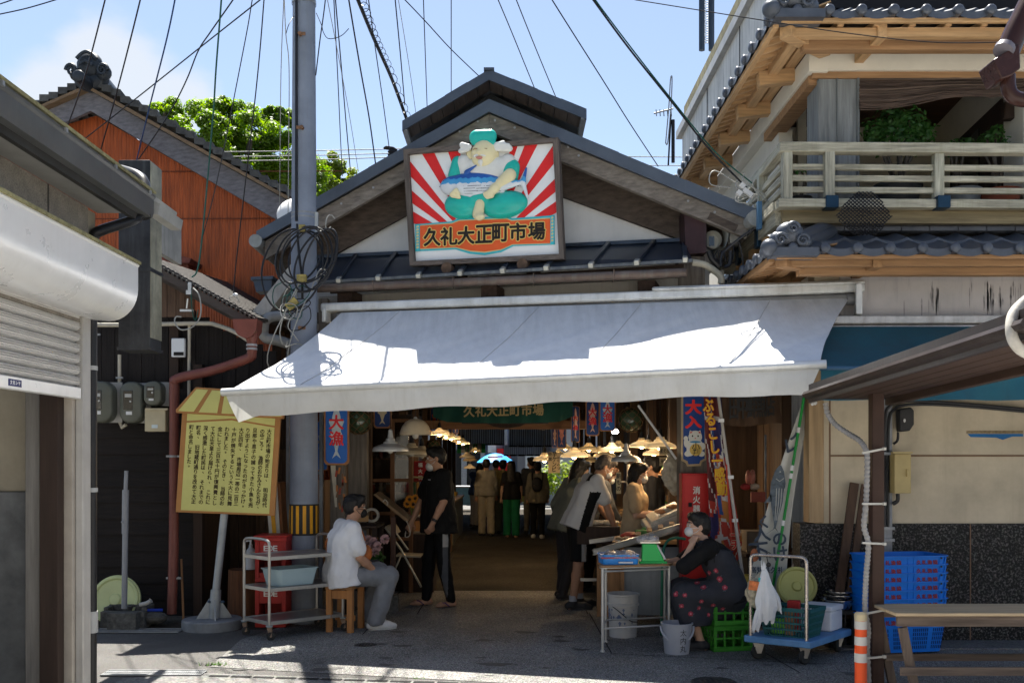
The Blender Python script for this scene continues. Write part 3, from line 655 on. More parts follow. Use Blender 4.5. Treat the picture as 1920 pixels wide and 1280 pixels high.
def leaves(m,c,r,n,s,rng,flat=.75):
 c=V(c)
 for i in range(n):
  d=V((rng.gauss(0,1),rng.gauss(0,1),rng.gauss(0,1)))
  if d.length<1e-3:continue
  d.normalize();rr=r*(rng.random()**.33)*rng.uniform(.75,1.05)
  p=c+V((d.x*rr,d.y*rr,d.z*rr*flat));a=V((rng.gauss(0,1),rng.gauss(0,1),rng.gauss(0,.6))).normalized();nn=(d+V((0,0,.7))+V((rng.gauss(0,.5),rng.gauss(0,.5),rng.gauss(0,.5)))).normalized()
  b=nn.cross(a)
  if b.length<.05:continue
  b.normalize();a=b.cross(nn);l=s*rng.uniform(.6,1.3)
  m.add([p-a*l*.5,p+b*l*.28,p+a*l*.5,p-b*l*.28],[(0,1,2,3)])
def tree(base,h,blobs,label,mat_,n,s,seed):
 rng=random.Random(seed);t=thing('tree',label,'tree',base,'trees beyond the roofs');m=MB();base=V(base)
 top=V((sum(b[0][0]for b in blobs)/len(blobs),sum(b[0][1]for b in blobs)/len(blobs),min(b[0][2]for b in blobs)))
 m.tube(spline([base,base.lerp(top,.5)+V((.2,0,0)),top],5),[h*.035*(1-.05*i)for i in range(11)],9)
 for c,r in blobs:m.tube(spline([base.lerp(top,.7),top.lerp(V(c),.5)+V((0,0,-.2)),V(c)],4),[h*.018*(1-.09*i)for i in range(9)],6)
 m.build('trunk',bark,t);m=MB()
 for c,r in blobs:
  c=V(c);k=16
  for i in range(k):
   d=V((rng.gauss(0,1),rng.gauss(0,1),rng.gauss(0,1))).normalized();q=c+V((d.x*r*.78,d.y*r*.78,d.z*r*.68));leaves(m,q,r*rng.uniform(.26,.44),n//k,s,rng)
 m.build('crown',mat_,t,0)
D1=26
def BL(lst,d):return[((P(px,py,d+dy)),r*d/F)for px,py,r,dy in lst]
tree((PX(450,D1),D1+1,0),9,BL([(385,235,55,0),(430,215,52,.5),(400,262,55,-1),(470,262,60,-.6),(520,245,55,.6),(455,310,65,0),(530,300,60,.2),(360,300,50,.5),(420,300,45,-1.2),(500,345,60,0),(560,330,60,.6),(410,205,28,.2),(515,222,26,0)],D1),'broad bright green tree rising between the orange gable and the utility pole',leaf1,5000,.10,1)
tree((PX(310,D1+4),D1+4,0),9,BL([(312,210,34,0),(295,215,26,.4),(330,225,24,0),(310,250,35,.3),(285,235,22,0)],D1+4),'small green tree top showing over the orange house roof slope',leaf1,2400,.10,2)
tree((PX(620,D1+6),D1+6,0),8,BL([(612,310,32,0),(640,325,30,.5),(600,345,40,0),(632,352,36,-.5),(655,352,22,0),(590,320,30,0)],D1+6),'yellow-green tree top showing right of the utility pole above the market roof',leaf2,2400,.105,3)
tree((PX(52,D1+2),D1+2,0),8,BL([(55,208,20,0),(42,216,24,.3),(70,230,25,0)],D1+2),'sliver of green tree top at the left end of the orange house roof',leaf1,400,.14,4)
# ================================================================ utility pole, coil, wires
pole_m=mat('pole_concrete',(.205,.235,.295),.7,0,.18,3,bump=.15,streak=.22,stcol=(.14,.135,.13))
PD=10.0;pxc=PX(570,PD)
up=thing('utility_pole','tall grey concrete utility pole with yellow and black guard band beside the awning','utility pole',(pxc,PD,0))
m=MB();m.lathe([(.150,0),(.142,1.2),(.112,6.1),(.098,9.5),(1e-4,9.5)],(pxc,PD,0),28);m.build('shaft',pole_m,up)
# guard band: yellow and black stripes
z0,z1=PZ(1002,PD),PZ(944,PD);yel=mat('band_yellow',(.62,.30,.015),.5,0,.12,6,streak=.25,stcol=(.02,.02,.02));bk=mat('band_black',(.02,.02,.02),.5)
m=MB();m.lathe([(.1455,z0),(.1440,z1)],(pxc,PD,0),36);m.build('guard_band',bk,up)
m=MB()
for i in range(13):m.lathe([(.1475,z0+.02),(.1460,z1-.015)],(pxc,PD,0),3,None,i*27.7,i*27.7+13)
m.build('band_stripe',yel,up)
m=MB()
for px,py,s_ in((566,75,1),(566,248,-1),(572,618,1)):
 q=V((pxc-.01*s_,PD-.115,PZ(py,PD)));m.cyl(q,q+V((0,-.05,0)),.018,.018,8);m.box(q+V((.02*s_,-.03,.0)),(.07,.012,.03))
m.build('step_socket',mat('socket_rust',(.22,.12,.07),.8,0,.5,30),up)
m=MB()
for py in(4,8,402,410):q=PZ(py,PD);m.lathe([(.122 if py<50 else .128,q-.008),(.122 if py<50 else .128,q+.008)],(pxc,PD,0),24)
m.build('clamp_band',steel_d,up)
m=MB();m.tube([(pxc-.05,PD-.125,PZ(z,PD))for z in(-200,0,150,300,420)],.014,8);m.tube(spline([P(557,420,PD-.16),P(560,470,PD-.17),P(566,520,PD-.17),P(567,560,PD-.16)],4),.012,8);m.build('riser_cable',black_pvc,up)
# galvanised bracket plate
m=MB();m.box(P(593,425,PD-.02),(.04,.05,.28));m.build('bracket',mat('bracket_pale',(.42,.43,.42),.5,.3),up)
wire_m=mat('wire_black',(.012,.012,.014),.45);wire_g=mat('wire_green',(.01,.07,.055),.45);wire_b=mat('wire_blue',(.012,.05,.16),.45);wire_y=mat('wire_grey',(.28,.28,.26),.5)
coil=thing('cable_coil','big tangled coil of black cable tied to the utility pole above the awning','cable coil',P(570,500,9.8))
def loop(cx,cy,rx,ry,tilt,d,r,mt_,seg=44,part='loop',j=.03):
 m=MB();ph=random.uniform(0,6);pts=[]
 for i in range(seg+1):
  a=2*math.pi*i/seg;x=.85*rx*math.cos(a);y=.85*ry*math.sin(a)*(1+j*math.sin(3*a+ph));ct,st_=math.cos(R(tilt)),math.sin(R(tilt))
  pts.append(P(cx+x*ct-y*st_,cy+x*st_+y*ct,d+.05*math.sin(a+ph)))
 m.tube(pts,r,7,False);return m.build(part,mt_,coil)
for cx,cy,rx,ry,ti,d,r in((548,505,66,92,14,9.78,.010),(570,485,60,74,24,9.75,.010),(585,478,46,66,32,9.72,.009),(572,478,50,60,22,9.7,.009),(592,490,40,72,26,9.76,.010),(565,482,40,62,30,9.8,.010),(600,485,32,70,20,9.7,.010)):loop(cx,cy,rx,ry,ti,d,r,black_pvc)
for k in range(9):
 cx,cy=random.uniform(530,568),random.uniform(545,600);loop(cx,cy,random.uniform(10,26),random.uniform(12,34),random.uniform(0,90),9.78+random.uniform(-.06,.06),.005,random.choice([wire_y,wire_m,wire_y,wire_g]),26,'loose_wire',.1)
m=MB()
for(a,b)in(((567,520),(530,645)),((575,560),(545,700)),((560,540),(505,690)),((548,590),(560,640)),((540,640),(575,655)),((590,540),(612,520)),((600,520),(614,512)),((620,425),(628,410))):m.tube(bez(P(*a,9.75),P(a[0]-15,a[1]+30,9.7),P(b[0]-20,b[1]-30,9.72),P(*b,9.78),10),.006,6)
m.build('loose_end',wire_y,coil)
m=MB();m.box(P(566,522,9.72),(.09,.06,.07));m.box(P(548,570,9.72),(.12,.06,.07),Matrix.Rotation(R(-40),3,'Y'));m.box(P(567,428,9.78),(.06,.06,.06));m.build('tie',mat('tie_ochre',(.3,.24,.08),.7,0,.4,20),coil)
def wire(pts,label,r=.006,mt_=None,name='overhead_wire'):
 m=MB();m.tube(spline([P(*q)for q in pts],8),r,6);return tag(m.build(name,mt_ or wire_m),label,'wire','overhead wires')
wire([(120,255,12.6),(160,140,11.2),(197,0,9.8),(215,-80,9.1)],'dark overhead wire passing just right of the ogre-tile finial',.008,wire_m)
wire([(188,285,12.5),(225,150,11),(263,0,9.6),(280,-80,9)],'dark overhead wire ending on the orange wall below the ridge, second from the left',.008,wire_m)
wire([(250,327,12.4),(278,210,11.2),(311,80,10),(328,0,9.4),(340,-70,9)],'blue-black overhead wire meeting the black downpipe elbow',.008,wire_b)
wire([(144,272,12.6),(250,189,11.6),(387,80,10.6),(488,0,9.9),(560,-60,9.5)],'twisted overhead wire crossing diagonally over the orange gable toward the pole top',.007)
wire([(240,327,12.2),(300,240,11.6),(330,190,11.2),(352,145,10.8),(372,95,10.5),(395,60,10.2),(437,0,9.8),(470,-50,9.5)],'wavy twisted overhead wire bowing across the orange barge board',.007)
wire([(360,520,9.9),(375,480,9.9),(398,235,9.6),(405,130,9.2),(415,0,8.8),(420,-80,8.5)],'green-black overhead wire dropping to the insulator clamp on the lean-to roof',.008,wire_g)
wire([(381,440,10.4),(409,330,10.2),(459,80,9.6),(473,0,9.4),(485,-60,9.2)],'thin overhead wire left of the tree crossing the orange barge board',.005)
wire([(438,550,10),(444,480,10),(480,170,9.4),(495,0,9),(500,-80,8.8)],'dark overhead wire running down before the tree to the orange wall knob',.006)
wire([(524,420,12),(525,300,11.5),(527,130,10.5),(532,0,9.8),(534,-60,9.5)],'thin straight overhead wire just left of the utility pole',.005,wire_y)
wire([(540,420,11),(541,300,10.6),(542,130,10),(536,65,9.7),(533,0,9.5),(530,-60,9.3)],'kinked thin wire touching the left side of the utility pole',.005,wire_y)
wire([(536,65,9.8),(541,48,9.8),(551,30,9.9)],'short wire stub tied to the upper left of the utility pole',.004)
wire([(592,142,9.95),(600,75,9.8),(605,40,9.7),(610,0,9.6),(614,-50,9.5)],'twisted wire leaving the right side of the utility pole upward',.006)
wire([(593,25,9.95),(603,48,9.9),(606,60,9.9),(614,72,9.9),(628,72,9.9),(642,66,9.9),(654,54,9.9)],'loose curling wire end beside the top of the utility pole',.004)
wire([(672,322,14),(654,210,12),(630,82,10.4),(614,0,9.6),(604,-60,9.2)],'faint overhead wire slanting to the left of the leftmost pair by the pole',.004,wire_y)
wire([(642,330,13),(638,250,12.2),(634,160,11.2),(626,0,9.8),(624,-60,9.4)],'overhead wire of the close pair right of the pole, the steeper one',.006)
wire([(657,320,13),(648,220,12),(640,125,11),(629,0,9.8),(625,-60,9.4)],'overhead wire of the close pair right of the pole, the one slanting more',.007)
wire([(704,306,11.5),(692,220,11),(675,125,10.2),(654,0,9.4),(645,-60,9.1)],'strong dark overhead wire reaching the market roof left slope',.008)
wire([(730,280,13),(718,190,12),(705,100,11),(691,0,10),(684,-60,9.6)],'dark overhead wire just left of the market cupola corner',.006)
wire([(764,228,12.3),(745,175,12),(730,137,11.6),(700,70,11),(671,0,10.3),(650,-50,10)],'thick lashed cable bundle coming down to the left cupola corner',.02)
m=MB();pts=spline([P(764,228,12.2),P(730,137,11.5),P(700,70,10.9),P(675,0,10.3),P(655,-50,10)],40);sp=[p+V((.035*math.cos(i*.9)+.03,0,.035*math.sin(i*.9)))for i,p in enumerate(pts)];m.tube(sp,.004,4);tag(m.build('lashing_wire',wire_m),'fine spiral lashing wire wound along the thick cable bundle','wire')
wire([(759,197,12.3),(751,105,11.2),(741,0,10.3),(736,-60,10)],'dark overhead wire dropping behind the left end of the cupola roof',.007)
wire([(780,214,13),(768,130,12),(747,0,10.8),(738,-60,10.4)],'faint grey overhead wire above the left part of the cupola roof',.004,wire_y)
wire([(899,144,12.3),(845,92,11.7),(800,43,11.2),(759,0,10.8),(700,-60,10.4)],'overhead wire slanting down to the right to the cupola ridge',.006)
wire([(801,205,12.8),(797,90,11.4),(794,0,10.6),(793,-60,10.2)],'near vertical overhead wire above the left slope of the cupola',.006)
wire([(846,178,12.8),(846,90,11.6),(846,0,10.8),(846,-60,10.4)],'exactly vertical overhead wire above the cupola',.006)
wire([(1004,170,13),(960,62,11.6),(934,0,10.8),(910,-60,10.2)],'overhead wire slanting to the right slope of the cupola, the left of two',.006)
wire([(1042,182,13.2),(1000,80,11.8),(968,0,10.8),(945,-60,10.2)],'overhead wire slanting to the right slope of the cupola, the right of two',.006)
wire([(1234,312,12.6),(1180,230,11.6),(1130,150,10.8),(1035,0,9.6),(1000,-60,9.2)],'single overhead wire crossing open sky to the market roof right slope',.006)
wire([(1400,352,9.3),(1330,280,9.2),(1260,192,9.1),(1180,92,9),(1112,0,8.9),(1070,-60,8.8)],'heavy black service cable running down to the right eave of the market',.010)
wire([(1412,345,9.3),(1340,284,9.2),(1262,190,9.1),(1185,92,9),(1116,0,8.9),(1076,-60,8.8)],'green service wire twisted alongside the heavy cable to the right eave',.007,wire_g)
wire([(1190,0,7.6),(1440,40,7.4),(1600,64,7.3),(1760,80,7.2),(1930,78,7)],'thin slack wire crossing in front of the upper eave of the right house',.004)
for i,y in enumerate((283,292,300)):wire([(240,y+4,24),(560,y,24),(760,y-4-i,24)],('uppermost','middle','lowest')[i]+' of three level far wires passing behind the pole and tree',.012,wire_y)
for i,y in enumerate((292,308)):wire([(1060,y,22),(1190,y+2,22),(1330,y+3,22)],('upper','lower')[i]+' of two level far wires between market roof and right house',.010,wire_y)
m=MB()
for y,x in((277,727),(284,735),(290,735)):m.tube([P(x-8,y+1,23.8),P(x-3,y,23.8),P(x+10,y+2,23.8),P(x+18,y+4,23.8)],[.02,.05,.05,.012],8)
tag(m.build('wire_insulators',wire_m),'dark insulator sleeves on the far wires left of the market sign','insulator')
wire([(0,8,9),(12,4,9),(26,-1,9)],'short wire across the top left corner, upper one',.006);wire([(-5,28,9),(50,16,9),(108,-1,9)],'short wire across the top left corner, lower one',.006)
# service clamp on the lean-to roof end, and the small wall knob
kl=thing('wire_clamp','service wire clamp with looped leads fixed under the lean-to roof edge','wire clamp',P(356,550,9.75))
m=MB();m.box(P(356,540,9.75),(.03,.03,.11));m.box(P(354,548,9.74),(.05,.02,.04));m.cyl(P(352,560,9.76),P(350,578,9.78),.008,.008,8);m.box(P(350,582,9.8),(.13,.02,.02));m.build('clamp',mat('clamp_zinc',(.55,.56,.55),.35,.4),kl)
m=MB();m.tube(spline([P(362,540,9.74),P(374,555,9.72),P(376,590,9.72),P(362,612,9.74),P(340,618,9.76),P(328,605,9.78),P(330,594,9.8),P(340,594,9.8)],6),.007,6);m.build('lead',wire_y,kl)
m=MB();m.tube(spline([P(358,540,9.74),P(360,580,9.74),P(366,600,9.75),P(372,580,9.74)],5),.005,6);m.build('lead',wire_g,kl)
kn=thing('wire_insulator','small white porcelain wire knob with loose ends on the orange wall','insulator',P(441,553,10.1));m=MB();m.ball(P(441,553,10.0),.022,10,(1.3,1,1));m.build('porcelain',lab_w,kn)
m=MB();m.tube(spline([P(441,553,10),P(432,556,9.98),P(430,562,9.98)],4),.004,5);m.tube(spline([P(441,553,10),P(447,562,9.98),P(449,566,9.98)],4),.004,5);m.build('tail',wire_y,kn)
# ================================================================ MARKET HALL: gable front, skewed to the street
def dV(px):return 1/(.101+(px-917)*1.532e-5)
def PV(px,py,off=0):return P(px,py,dV(px)+off)
roofmetal=mat('roof_metal_slate',(.085,.10,.125),.42,.3,.15,4,streak=.15,stcol=(.14,.15,.16))
wood_w=mat('wood_weathered_x',(.185,.16,.135),.85,0,.42,6,'wood',axis=0,bump=.7)
wood_wd=mat('wood_weathered_dark',(.085,.065,.052),.85,0,.42,6,'wood',axis=0,bump=.7)
wood_v=mat('wood_weathered_z',(.17,.145,.12),.85,0,.42,6,'wood',axis=2,bump=.7)
soff_w=mat('cupola_soffit',(.12,.095,.08),.85,0,.4,5,'wood',axis=1,bump=.4)
plast=mat('plaster_white',(.70,.70,.69),.9,0,.08,3,bump=.1,streak=.1,stcol=(.4,.4,.38))
penthood=mat('pent_metal',(.045,.056,.075),.3,.35,.3,4,streak=.35,stcol=(.06,.07,.085))
copper=mat('gutter_copper',(.15,.11,.09),.5,.35,.35,6,streak=.35,stcol=(.22,.24,.2))
mh=thing('market_hall','long wooden market hall with white plaster gable, grey barge boards and roof cupola','market building',(-.2,10,0))
m=MB();t=V((0,0,-.075))
AP,LE,RE=PV(917,190),PV(484,436),PV(1416,396)
m.prism([AP,LE,LE+V((0,0,-.05)),AP+V((0,0,-.05))],(0,21,0));m.prism([AP,RE,RE+V((0,0,-.05)),AP+V((0,0,-.05))],(0,21,0));m.build('roof',roofmetal,mh)
m=MB()
for E_ in(LE,RE):
 for k in range(4):
  p=AP.lerp(E_,k/4);q=AP.lerp(E_,(k+1.02)/4);o=V((0,-.03-.002*(k%2),.012+.003*(k%2)))
  m.prism([p+o,q+o,q+o+V((0,0,-.125)),p+o+V((0,0,-.125))],(0,.035,0))
m.build('verge_flashing',roofmetal,mh)
def board(pts_,off,th,mt_,name,m=None):
 m=MB()
 for pp in pts_:m.prism([PV(x,y,off)for x,y in pp],(0,th,0))
 return m.build(name,mt_,mh,.3)
board([[(917,214),(497,452),(497,486),(917,246)],[(917.5,214),(1404,414),(1400,446),(917.5,246)]],.03,.07,wood_w,'barge_board')
m=MB()
for x,y in((928,226),(965,240),(1012,252),(1065,276),(896,228),(862,247),(1085,292),(1290,377),(1340,398),(640,382),(700,352)):q=PV(x,y,.025);m.cyl(q,q+V((0,-.008,0)),.012,.012,8)
m.build('bolt',mat('bolt_grey',(.3,.3,.3),.5,.4),mh)
board([[(917,240),(520,470),(520,520),(622,480),(917,318)],[(917.5,240),(1360,424),(1372,462),(1285,452),(917.5,318)]],.42,.06,wood_wd,'inner_board')
board([[(905,225),(938,225),(938,320),(905,320)]],.36,.08,brown_d,'king_post')
board([[(917,215),(560,425),(560,620),(1330,585),(1330,405)]],.50,.1,plast,'plaster_wall')
m=MB();m.prism([PV(1283,392,.12),PV(1325,390,.12),PV(1325,474,.12),PV(1285,477,.12)],(0,.3,0));m.build('beam_cap',mat('beam_cap_copper',(.055,.028,.03),.5,.4,.4,5,streak=.3,stcol=(.03,.05,.05)),mh,bevel=.004)
m=MB();m.prism([PV(1272,480,.2),PV(1322,480,.2),PV(1322,640,.2),PV(1272,640,.2)],(0,.2,0));m.build('upper_post',wood_v,mh,bevel=.005)
# purlin ends poking out behind the right barge board
m=MB();m.bar(PV(1330,408,.1),PV(1382,432,.1),.15,.07);m.bar(PV(500,470,.1),PV(590,425,.1),.12,.06);m.build('eave_rafter',wood_wd,mh)
m=MB();m.tube([PV(1413,402,-.12)+V((.02,0,-.03)),PV(1413,402,-.12)+V((.02,9,-.10))],.075,14);m.tube([PV(484,446,-.1)+V((-.03,0,-.03)),PV(484,446,-.1)+V((-.03,3,-.06))],.07,14);m.build('eave_gutter',mat('gutter_pale',(.30,.31,.30),.5,.2,.25,6,streak=.3,stcol=(.12,.13,.08)),mh)
# pent roof over the entrance
TL,TR,BR_,BL_=PV(585,485,.42),PV(1283,453,.42),PV(1298,487,-.22),PV(597,528,-.22)
m=MB();m.prism([TL,TR,BR_,BL_],(0,0,-.02));m.prism([TL+V((0,-.02,0)),TR+V((0,-.02,0)),TR+V((0,-.02,.035)),TL+V((0,-.02,.035))],(0,.03,0));pent=m.build('pent_roof',penthood,mh)
m=MB();e=MB()
for k in range(9):
 t=(k+.55)/8.7
 if t>1:continue
 p=TL.lerp(TR,min(1,t*.99+.068))+V((0,0,.018));q=BL_.lerp(BR_,t)+V((0,0,.018));m.bar(p,q,.045,.045);dd=(q-p).normalized();e.bar(q,q+dd*.07,.048,.05)
m.build('batten',penthood,pent,bevel=.008);e.build('batten_cap',mat('cap_silver',(.42,.42,.38),.4,.5,.2),pent,bevel=.006)
m=MB();m.bar(BL_+V((0,-.01,-.01)),BR_+V((0,-.01,-.01)),.03,.03);m.build('drip_edge',mat('drip_pale',(.12,.13,.14),.4,.3,.3,8,streak=.4,stcol=(.4,.4,.34)),pent)
m=MB();m.prism([BL_+V((.1,.1,-.02)),BR_+V((-.06,.1,-.02)),BR_+V((-.06,.1,-.10)),BL_+V((.1,.1,-.10))],(0,.05,0));m.build('eave_board',brown_d,mh)
m=MB();m.tube([PV(590,541,-.25),PV(1288,511,-.25)],.042,14,False);m.tube([PV(590,541,-.25),PV(1288,511,-.25)],.036,14,False)
for x in(700,850,1000,1150):q=PV(x,541-(x-590)*.043,-.25);m.tube([q+V((0,-.05,.05)),q+V((0,-.045,-.04)),q+V((0,.04,-.05)),q+V((0,.1,.05))],.006,5)
m.build('gutter',copper,mh)
# band of wall and bracket blocks below the gutter
board([[(598,556),(1300,520),(1300,600),(598,620)]],.22,.06,mat('plaster_band',(.36,.34,.31),.9,0,.15,3,streak=.3,stcol=(.16,.14,.12)),'wall_band')
m=MB()
for x,y in((646,556),(917,546),(1212,537)):q=PV(x,y,-.05);m.bar(q,q+V((.10,.36,0)),.17,.12)
m.build('bracket_block',mat('block_dark',(.07,.045,.035),.8,0,.4,8,'wood',axis=1),mh,bevel=.006)
m=MB();m.prism([PV(597,560,.1),PV(614,559,.1),PV(614,760,.1),PV(597,760,.1)],(0,.14,0));m.build('door_post',wood_v,mh)
# right front post that carries the board and red box
m=MB();d=9.62;m.bb(PX(1276,d),PX(1338,d),d,d+.22,0,3.1);m.build('front_post',wood_v,mh,bevel=.006)
m=MB();m.bb(PX(612,10.3),PX(640,10.3),10.5,10.64,0,3.1);m.bb(PX(652,11),PX(688,11),11.0,11.15,0,3.1);m.build('left_post',wood_v,mh,bevel=.006)
# cupola
DC=11.5
def PC(px,py,off=0):return P(px,py,1/(1/DC+(px-917)*1.0e-5)+off)
ca,cl_,cr_=PC(917,134),PC(756,230),PC(1098,208)
m=MB();dn=V((0,0,-.045))
for E_ in(cl_,cr_):m.prism([ca,E_,E_+dn,ca+dn],(0,2.4,0))
m.build('cupola_roof',roofmetal,mh)
m=MB()
for E_ in(cl_,cr_):
 for k in range(4):
  p=ca.lerp(E_,k/4);q=ca.lerp(E_,(k+1.03)/4);o=V((0,-.03-.002*(k%2),.012+.004*(k%2)));m.prism([p+o,q+o,q+o+V((0,0,-.12)),p+o+V((0,0,-.12))],(0,.03,0))
m.bar(ca+V((0,-.05,.012)),ca+V((0,2.4,.012)),.12,.03);m.build('cupola_flashing',roofmetal,mh)
m=MB()
for E_ in(cl_,cr_):
 for k in range(7):
  p=ca.lerp(E_,(k+.04)/7.3)+V((0,0,-.05));q=ca.lerp(E_,(k+.98)/7.3)+V((0,0,-.05));m.prism([p,q,q+V((0,0,-.02)),p+V((0,0,-.02))],(0,.42,0))
m.build('cupola_soffit',soff_w,mh)
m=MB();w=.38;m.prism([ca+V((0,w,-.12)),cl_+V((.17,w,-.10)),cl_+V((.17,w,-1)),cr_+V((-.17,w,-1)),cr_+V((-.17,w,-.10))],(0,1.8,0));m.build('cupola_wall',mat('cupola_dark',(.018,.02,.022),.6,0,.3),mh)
m=MB()
for E_,s_ in((cl_,1),(cr_,-1)):m.bar(E_+V((s_*.02,-.02,-.05)),E_+V((s_*.02,2.4,-.05)),.06,.10)
m.build('cupola_eave',mat('cupola_grey',(.25,.26,.27),.6,.2,.2),mh)
# ---------------------------------------------------------------- hanging signboard
sBL,sBR,sTL=P(768,497,10.02),P(1058,485,9.58),P(756,290,10.0)
sn=(sBR-sBL).cross(sTL-sBL).normalized();su=(sBR-sBL).normalized();sv=sn.cross(su)
if sn.y>0:sn=-sn;sv=sn.cross(su)
CAM=V((0,0,CZ))
def SG(zx,zy,out=0):
 r=P(740+zx/3.2,120+zy/3.2,1.0)-CAM;t=(sBL+sn*out-CAM).dot(sn)/r.dot(sn);return CAM+r*t
KW=.6
def SD(zx,zy,out=0):return SG(zx,zy,out*KW)
def S2(zx,zy,w=0):q=SG(zx,zy,w*KW)-sBL;return V((q.dot(su),q.dot(sv),w))
sg=thing('market_signboard','framed market signboard with red rays and a relief man hugging a blue fish','signboard',SG(530,1190))
white_p=mat('sign_white',(.74,.75,.75),.5,0,.05,4);red_p=mat('sign_red',(.66,.022,.022),.45,0,.06,4)
fr=mat('frame_weathered',(.12,.10,.088),.85,0,.45,7,'wood',axis=0,bump=.7);fr_v=mat('frame_weathered_z',(.12,.10,.088),.85,0,.45,7,'wood',axis=2,bump=.7)
TLz,TRz,BRz,BLz=(50,512),(980,440),(1015,1170),(90,1210)
iTL,iTR,iBR,iBL=(80,540),(948,468),(985,1138),(118,1182)
m=MB();m.prism([SG(*iTL),SG(*iTR),SG(*iBR),SG(*iBL)],-sn*.03);m.build('panel',white_p,sg)
m=MB()
for a,b,c,d in((TLz,TRz,iTR,iTL),(BLz,BRz,iBR,iBL)):m.prism([SG(*a,.05),SG(*b,.05),SG(*c,.05),SG(*d,.05)],-sn*.10)
m.build('frame',fr,sg)
m=MB()
for a,b,c,d in((TLz,BLz,iBL,iTL),(TRz,BRz,iBR,iTR)):m.prism([SG(*a,.048),SG(*b,.048),SG(*c,.048),SG(*d,.048)],-sn*.098)
m.build('frame',fr_v,sg)
m=MB();C_=(525,1130)
def lt(a,b,t):return(a[0]+(b[0]-a[0])*t,a[1]+(b[1]-a[1])*t)
for a,b in(((82,570),(87,665)),((92,750),(97,830)),((102,880),(106,952)),((160,533),(235,527)),((318,520),(388,514)),((700,488),(740,485)),((782,482),(862,475)),((949,490),(954,600)),((960,690),(964,768)),((967,825),(971,892))):m.poly([SG(*a,.003),SG(*b,.003),SG(*lt(b,C_,.93),.003),SG(*lt(a,C_,.93),.003)])
m.build('ray',red_p,sg)
band=[(122,962),(340,945),(385,925),(675,912),(705,926),(952,908),(962,1083),(712,1092),(640,1128),(540,1146),(450,1138),(362,1112),(130,1124)]
def shrink(pts,k):cx,cy=540,1025;return[(cx+(x-cx)*(1-k*(60/max(60,abs(x-cx)))),cy+(y-cy)*(1-k*2.2))for x,y in pts]
m=MB();m.prism([SG(*q,.008)for q in band],-sn*.007);m.build('scroll_edge',mat('sign_cyan',(.04,.42,.50),.4,0,.06),sg)
m=MB();m.prism([SG(*q,.011)for q in shrink(band,.05)],-sn*.003);m.build('scroll_line',mat('sign_ochre',(.62,.50,.22),.4,0,.06),sg)
m=MB();m.prism([SG(*q,.014)for q in shrink(band,.075)],-sn*.003);m.build('scroll',mat('sign_orange',(.72,.11,.025),.45,0,.12,3),sg)
# folded scroll ends
m=MB()
for x0,x1,yt,yb in((124,150,962,1124),(934,958,908,1082)):
 m.prism([SG(x0,yt,.02),SG(x1,yt-2,.02),SG(x1,yb-2,.02),SG(x0,yb,.02)],-sn*.01)
m.build('scroll_end',MATS['sign_cyan'],sg)
m=MB()
for x0,x1,yt,yb in((130,144,972,1114),(940,952,918,1074)):
 for k in range(8):y=yt+(yb-yt)*k/8;m.poly([SG(x0,y,.0215),SG(x1,y-4,.0215),SG(x1,y+8,.0215),SG(x0,y+12,.0215)])
m.build('scroll_mark',MATS['sign_ochre'],sg)
for mt_,out,bold,nm in((mat('sign_gold',(.78,.55,.16),.4,0,.05),.017,.0155,'letter_outline'),(mat('sign_black',(.02,.014,.01),.4),.024,.0056,'lettering')):
 m=MB()
 for ch,x,y in zip('久礼大正町市場',(224,325,428,535,636,740,852),(1038,1034,1028,1020,1012,1006,1002)):letter(m,ch,SG(x,y,out),su,sv,S2(x+98,y)[0]-S2(x,y)[0],None,bold,sn,True)
 m.build(nm,mt_,sg,0)
m=MB()
for x,y in((310,1222),(765,1200)):
 q=SG(x,y,.07);m.cyl(q,q-sn*.5,.055,.058,16)
m.build('support_log',mat('log_end',(.10,.065,.045),.85,0,.5,12,bump=.5),sg)
# relief: seated smiling man in a green cap hugging a bonito
T_S=Matrix.Translation(sBL)@Matrix((su,sv,sn*KW)).transposed().to_4x4()
u=(S2(600,800)-S2(500,800)).length/100
def E(z,zy,rx,ry,rw,w=0,rot=0):q=S2(z,zy,w+.5*rw*u);q.z=w;return q,V((rx*u,ry*u,rw*u)),Matrix.Rotation(R(rot),3,'Z')
teal=mat('relief_teal',(.015,.44,.36),.3,0,.12,4,coat=.3);skin_r=mat('relief_cream',(.74,.66,.40),.4,0,.1,5);vest=mat('relief_white',(.70,.70,.66),.45,0,.1,5)
def relief(name,mt_,items,h=.006,col=None,mts=None):
 s=SDF()
 for it in items:
  if it[0]=='e':c,r,M_=E(*it[1:]);s.ell(c,r,.02,M_)
  elif it[0]=='c':_,a,b,ra,rb,w=it;s.cap(S2(*a,w*u),S2(*b,w*u),ra*u,rb*u,.02)
  elif it[0]=='s':_,a,b,ra,w=it;s.sub(S2(*a,w*u),S2(*b,w*u),ra*u,ra*u,.006)
 s.cut((0,0,.004),(0,0,-1));return soft(s,h,name,mts or mt_,sg,T_S,col,1)
relief('trousers',teal,[('e',402,845,112,78,80,0,-8),('e',655,840,135,78,90,0,6),('e',520,800,120,70,70)])
relief('vest',vest,[('e',545,632,160,78,58),('c',(415,592),(440,660),46,44,.0),('c',(680,588),(640,660),46,44,.0)])
relief('sleeve',teal,[('c',(378,590),(362,668),36,42,.05),('c',(700,625),(690,690),52,50,.3),('c',(620,640),(690,640),40,46,.3)])
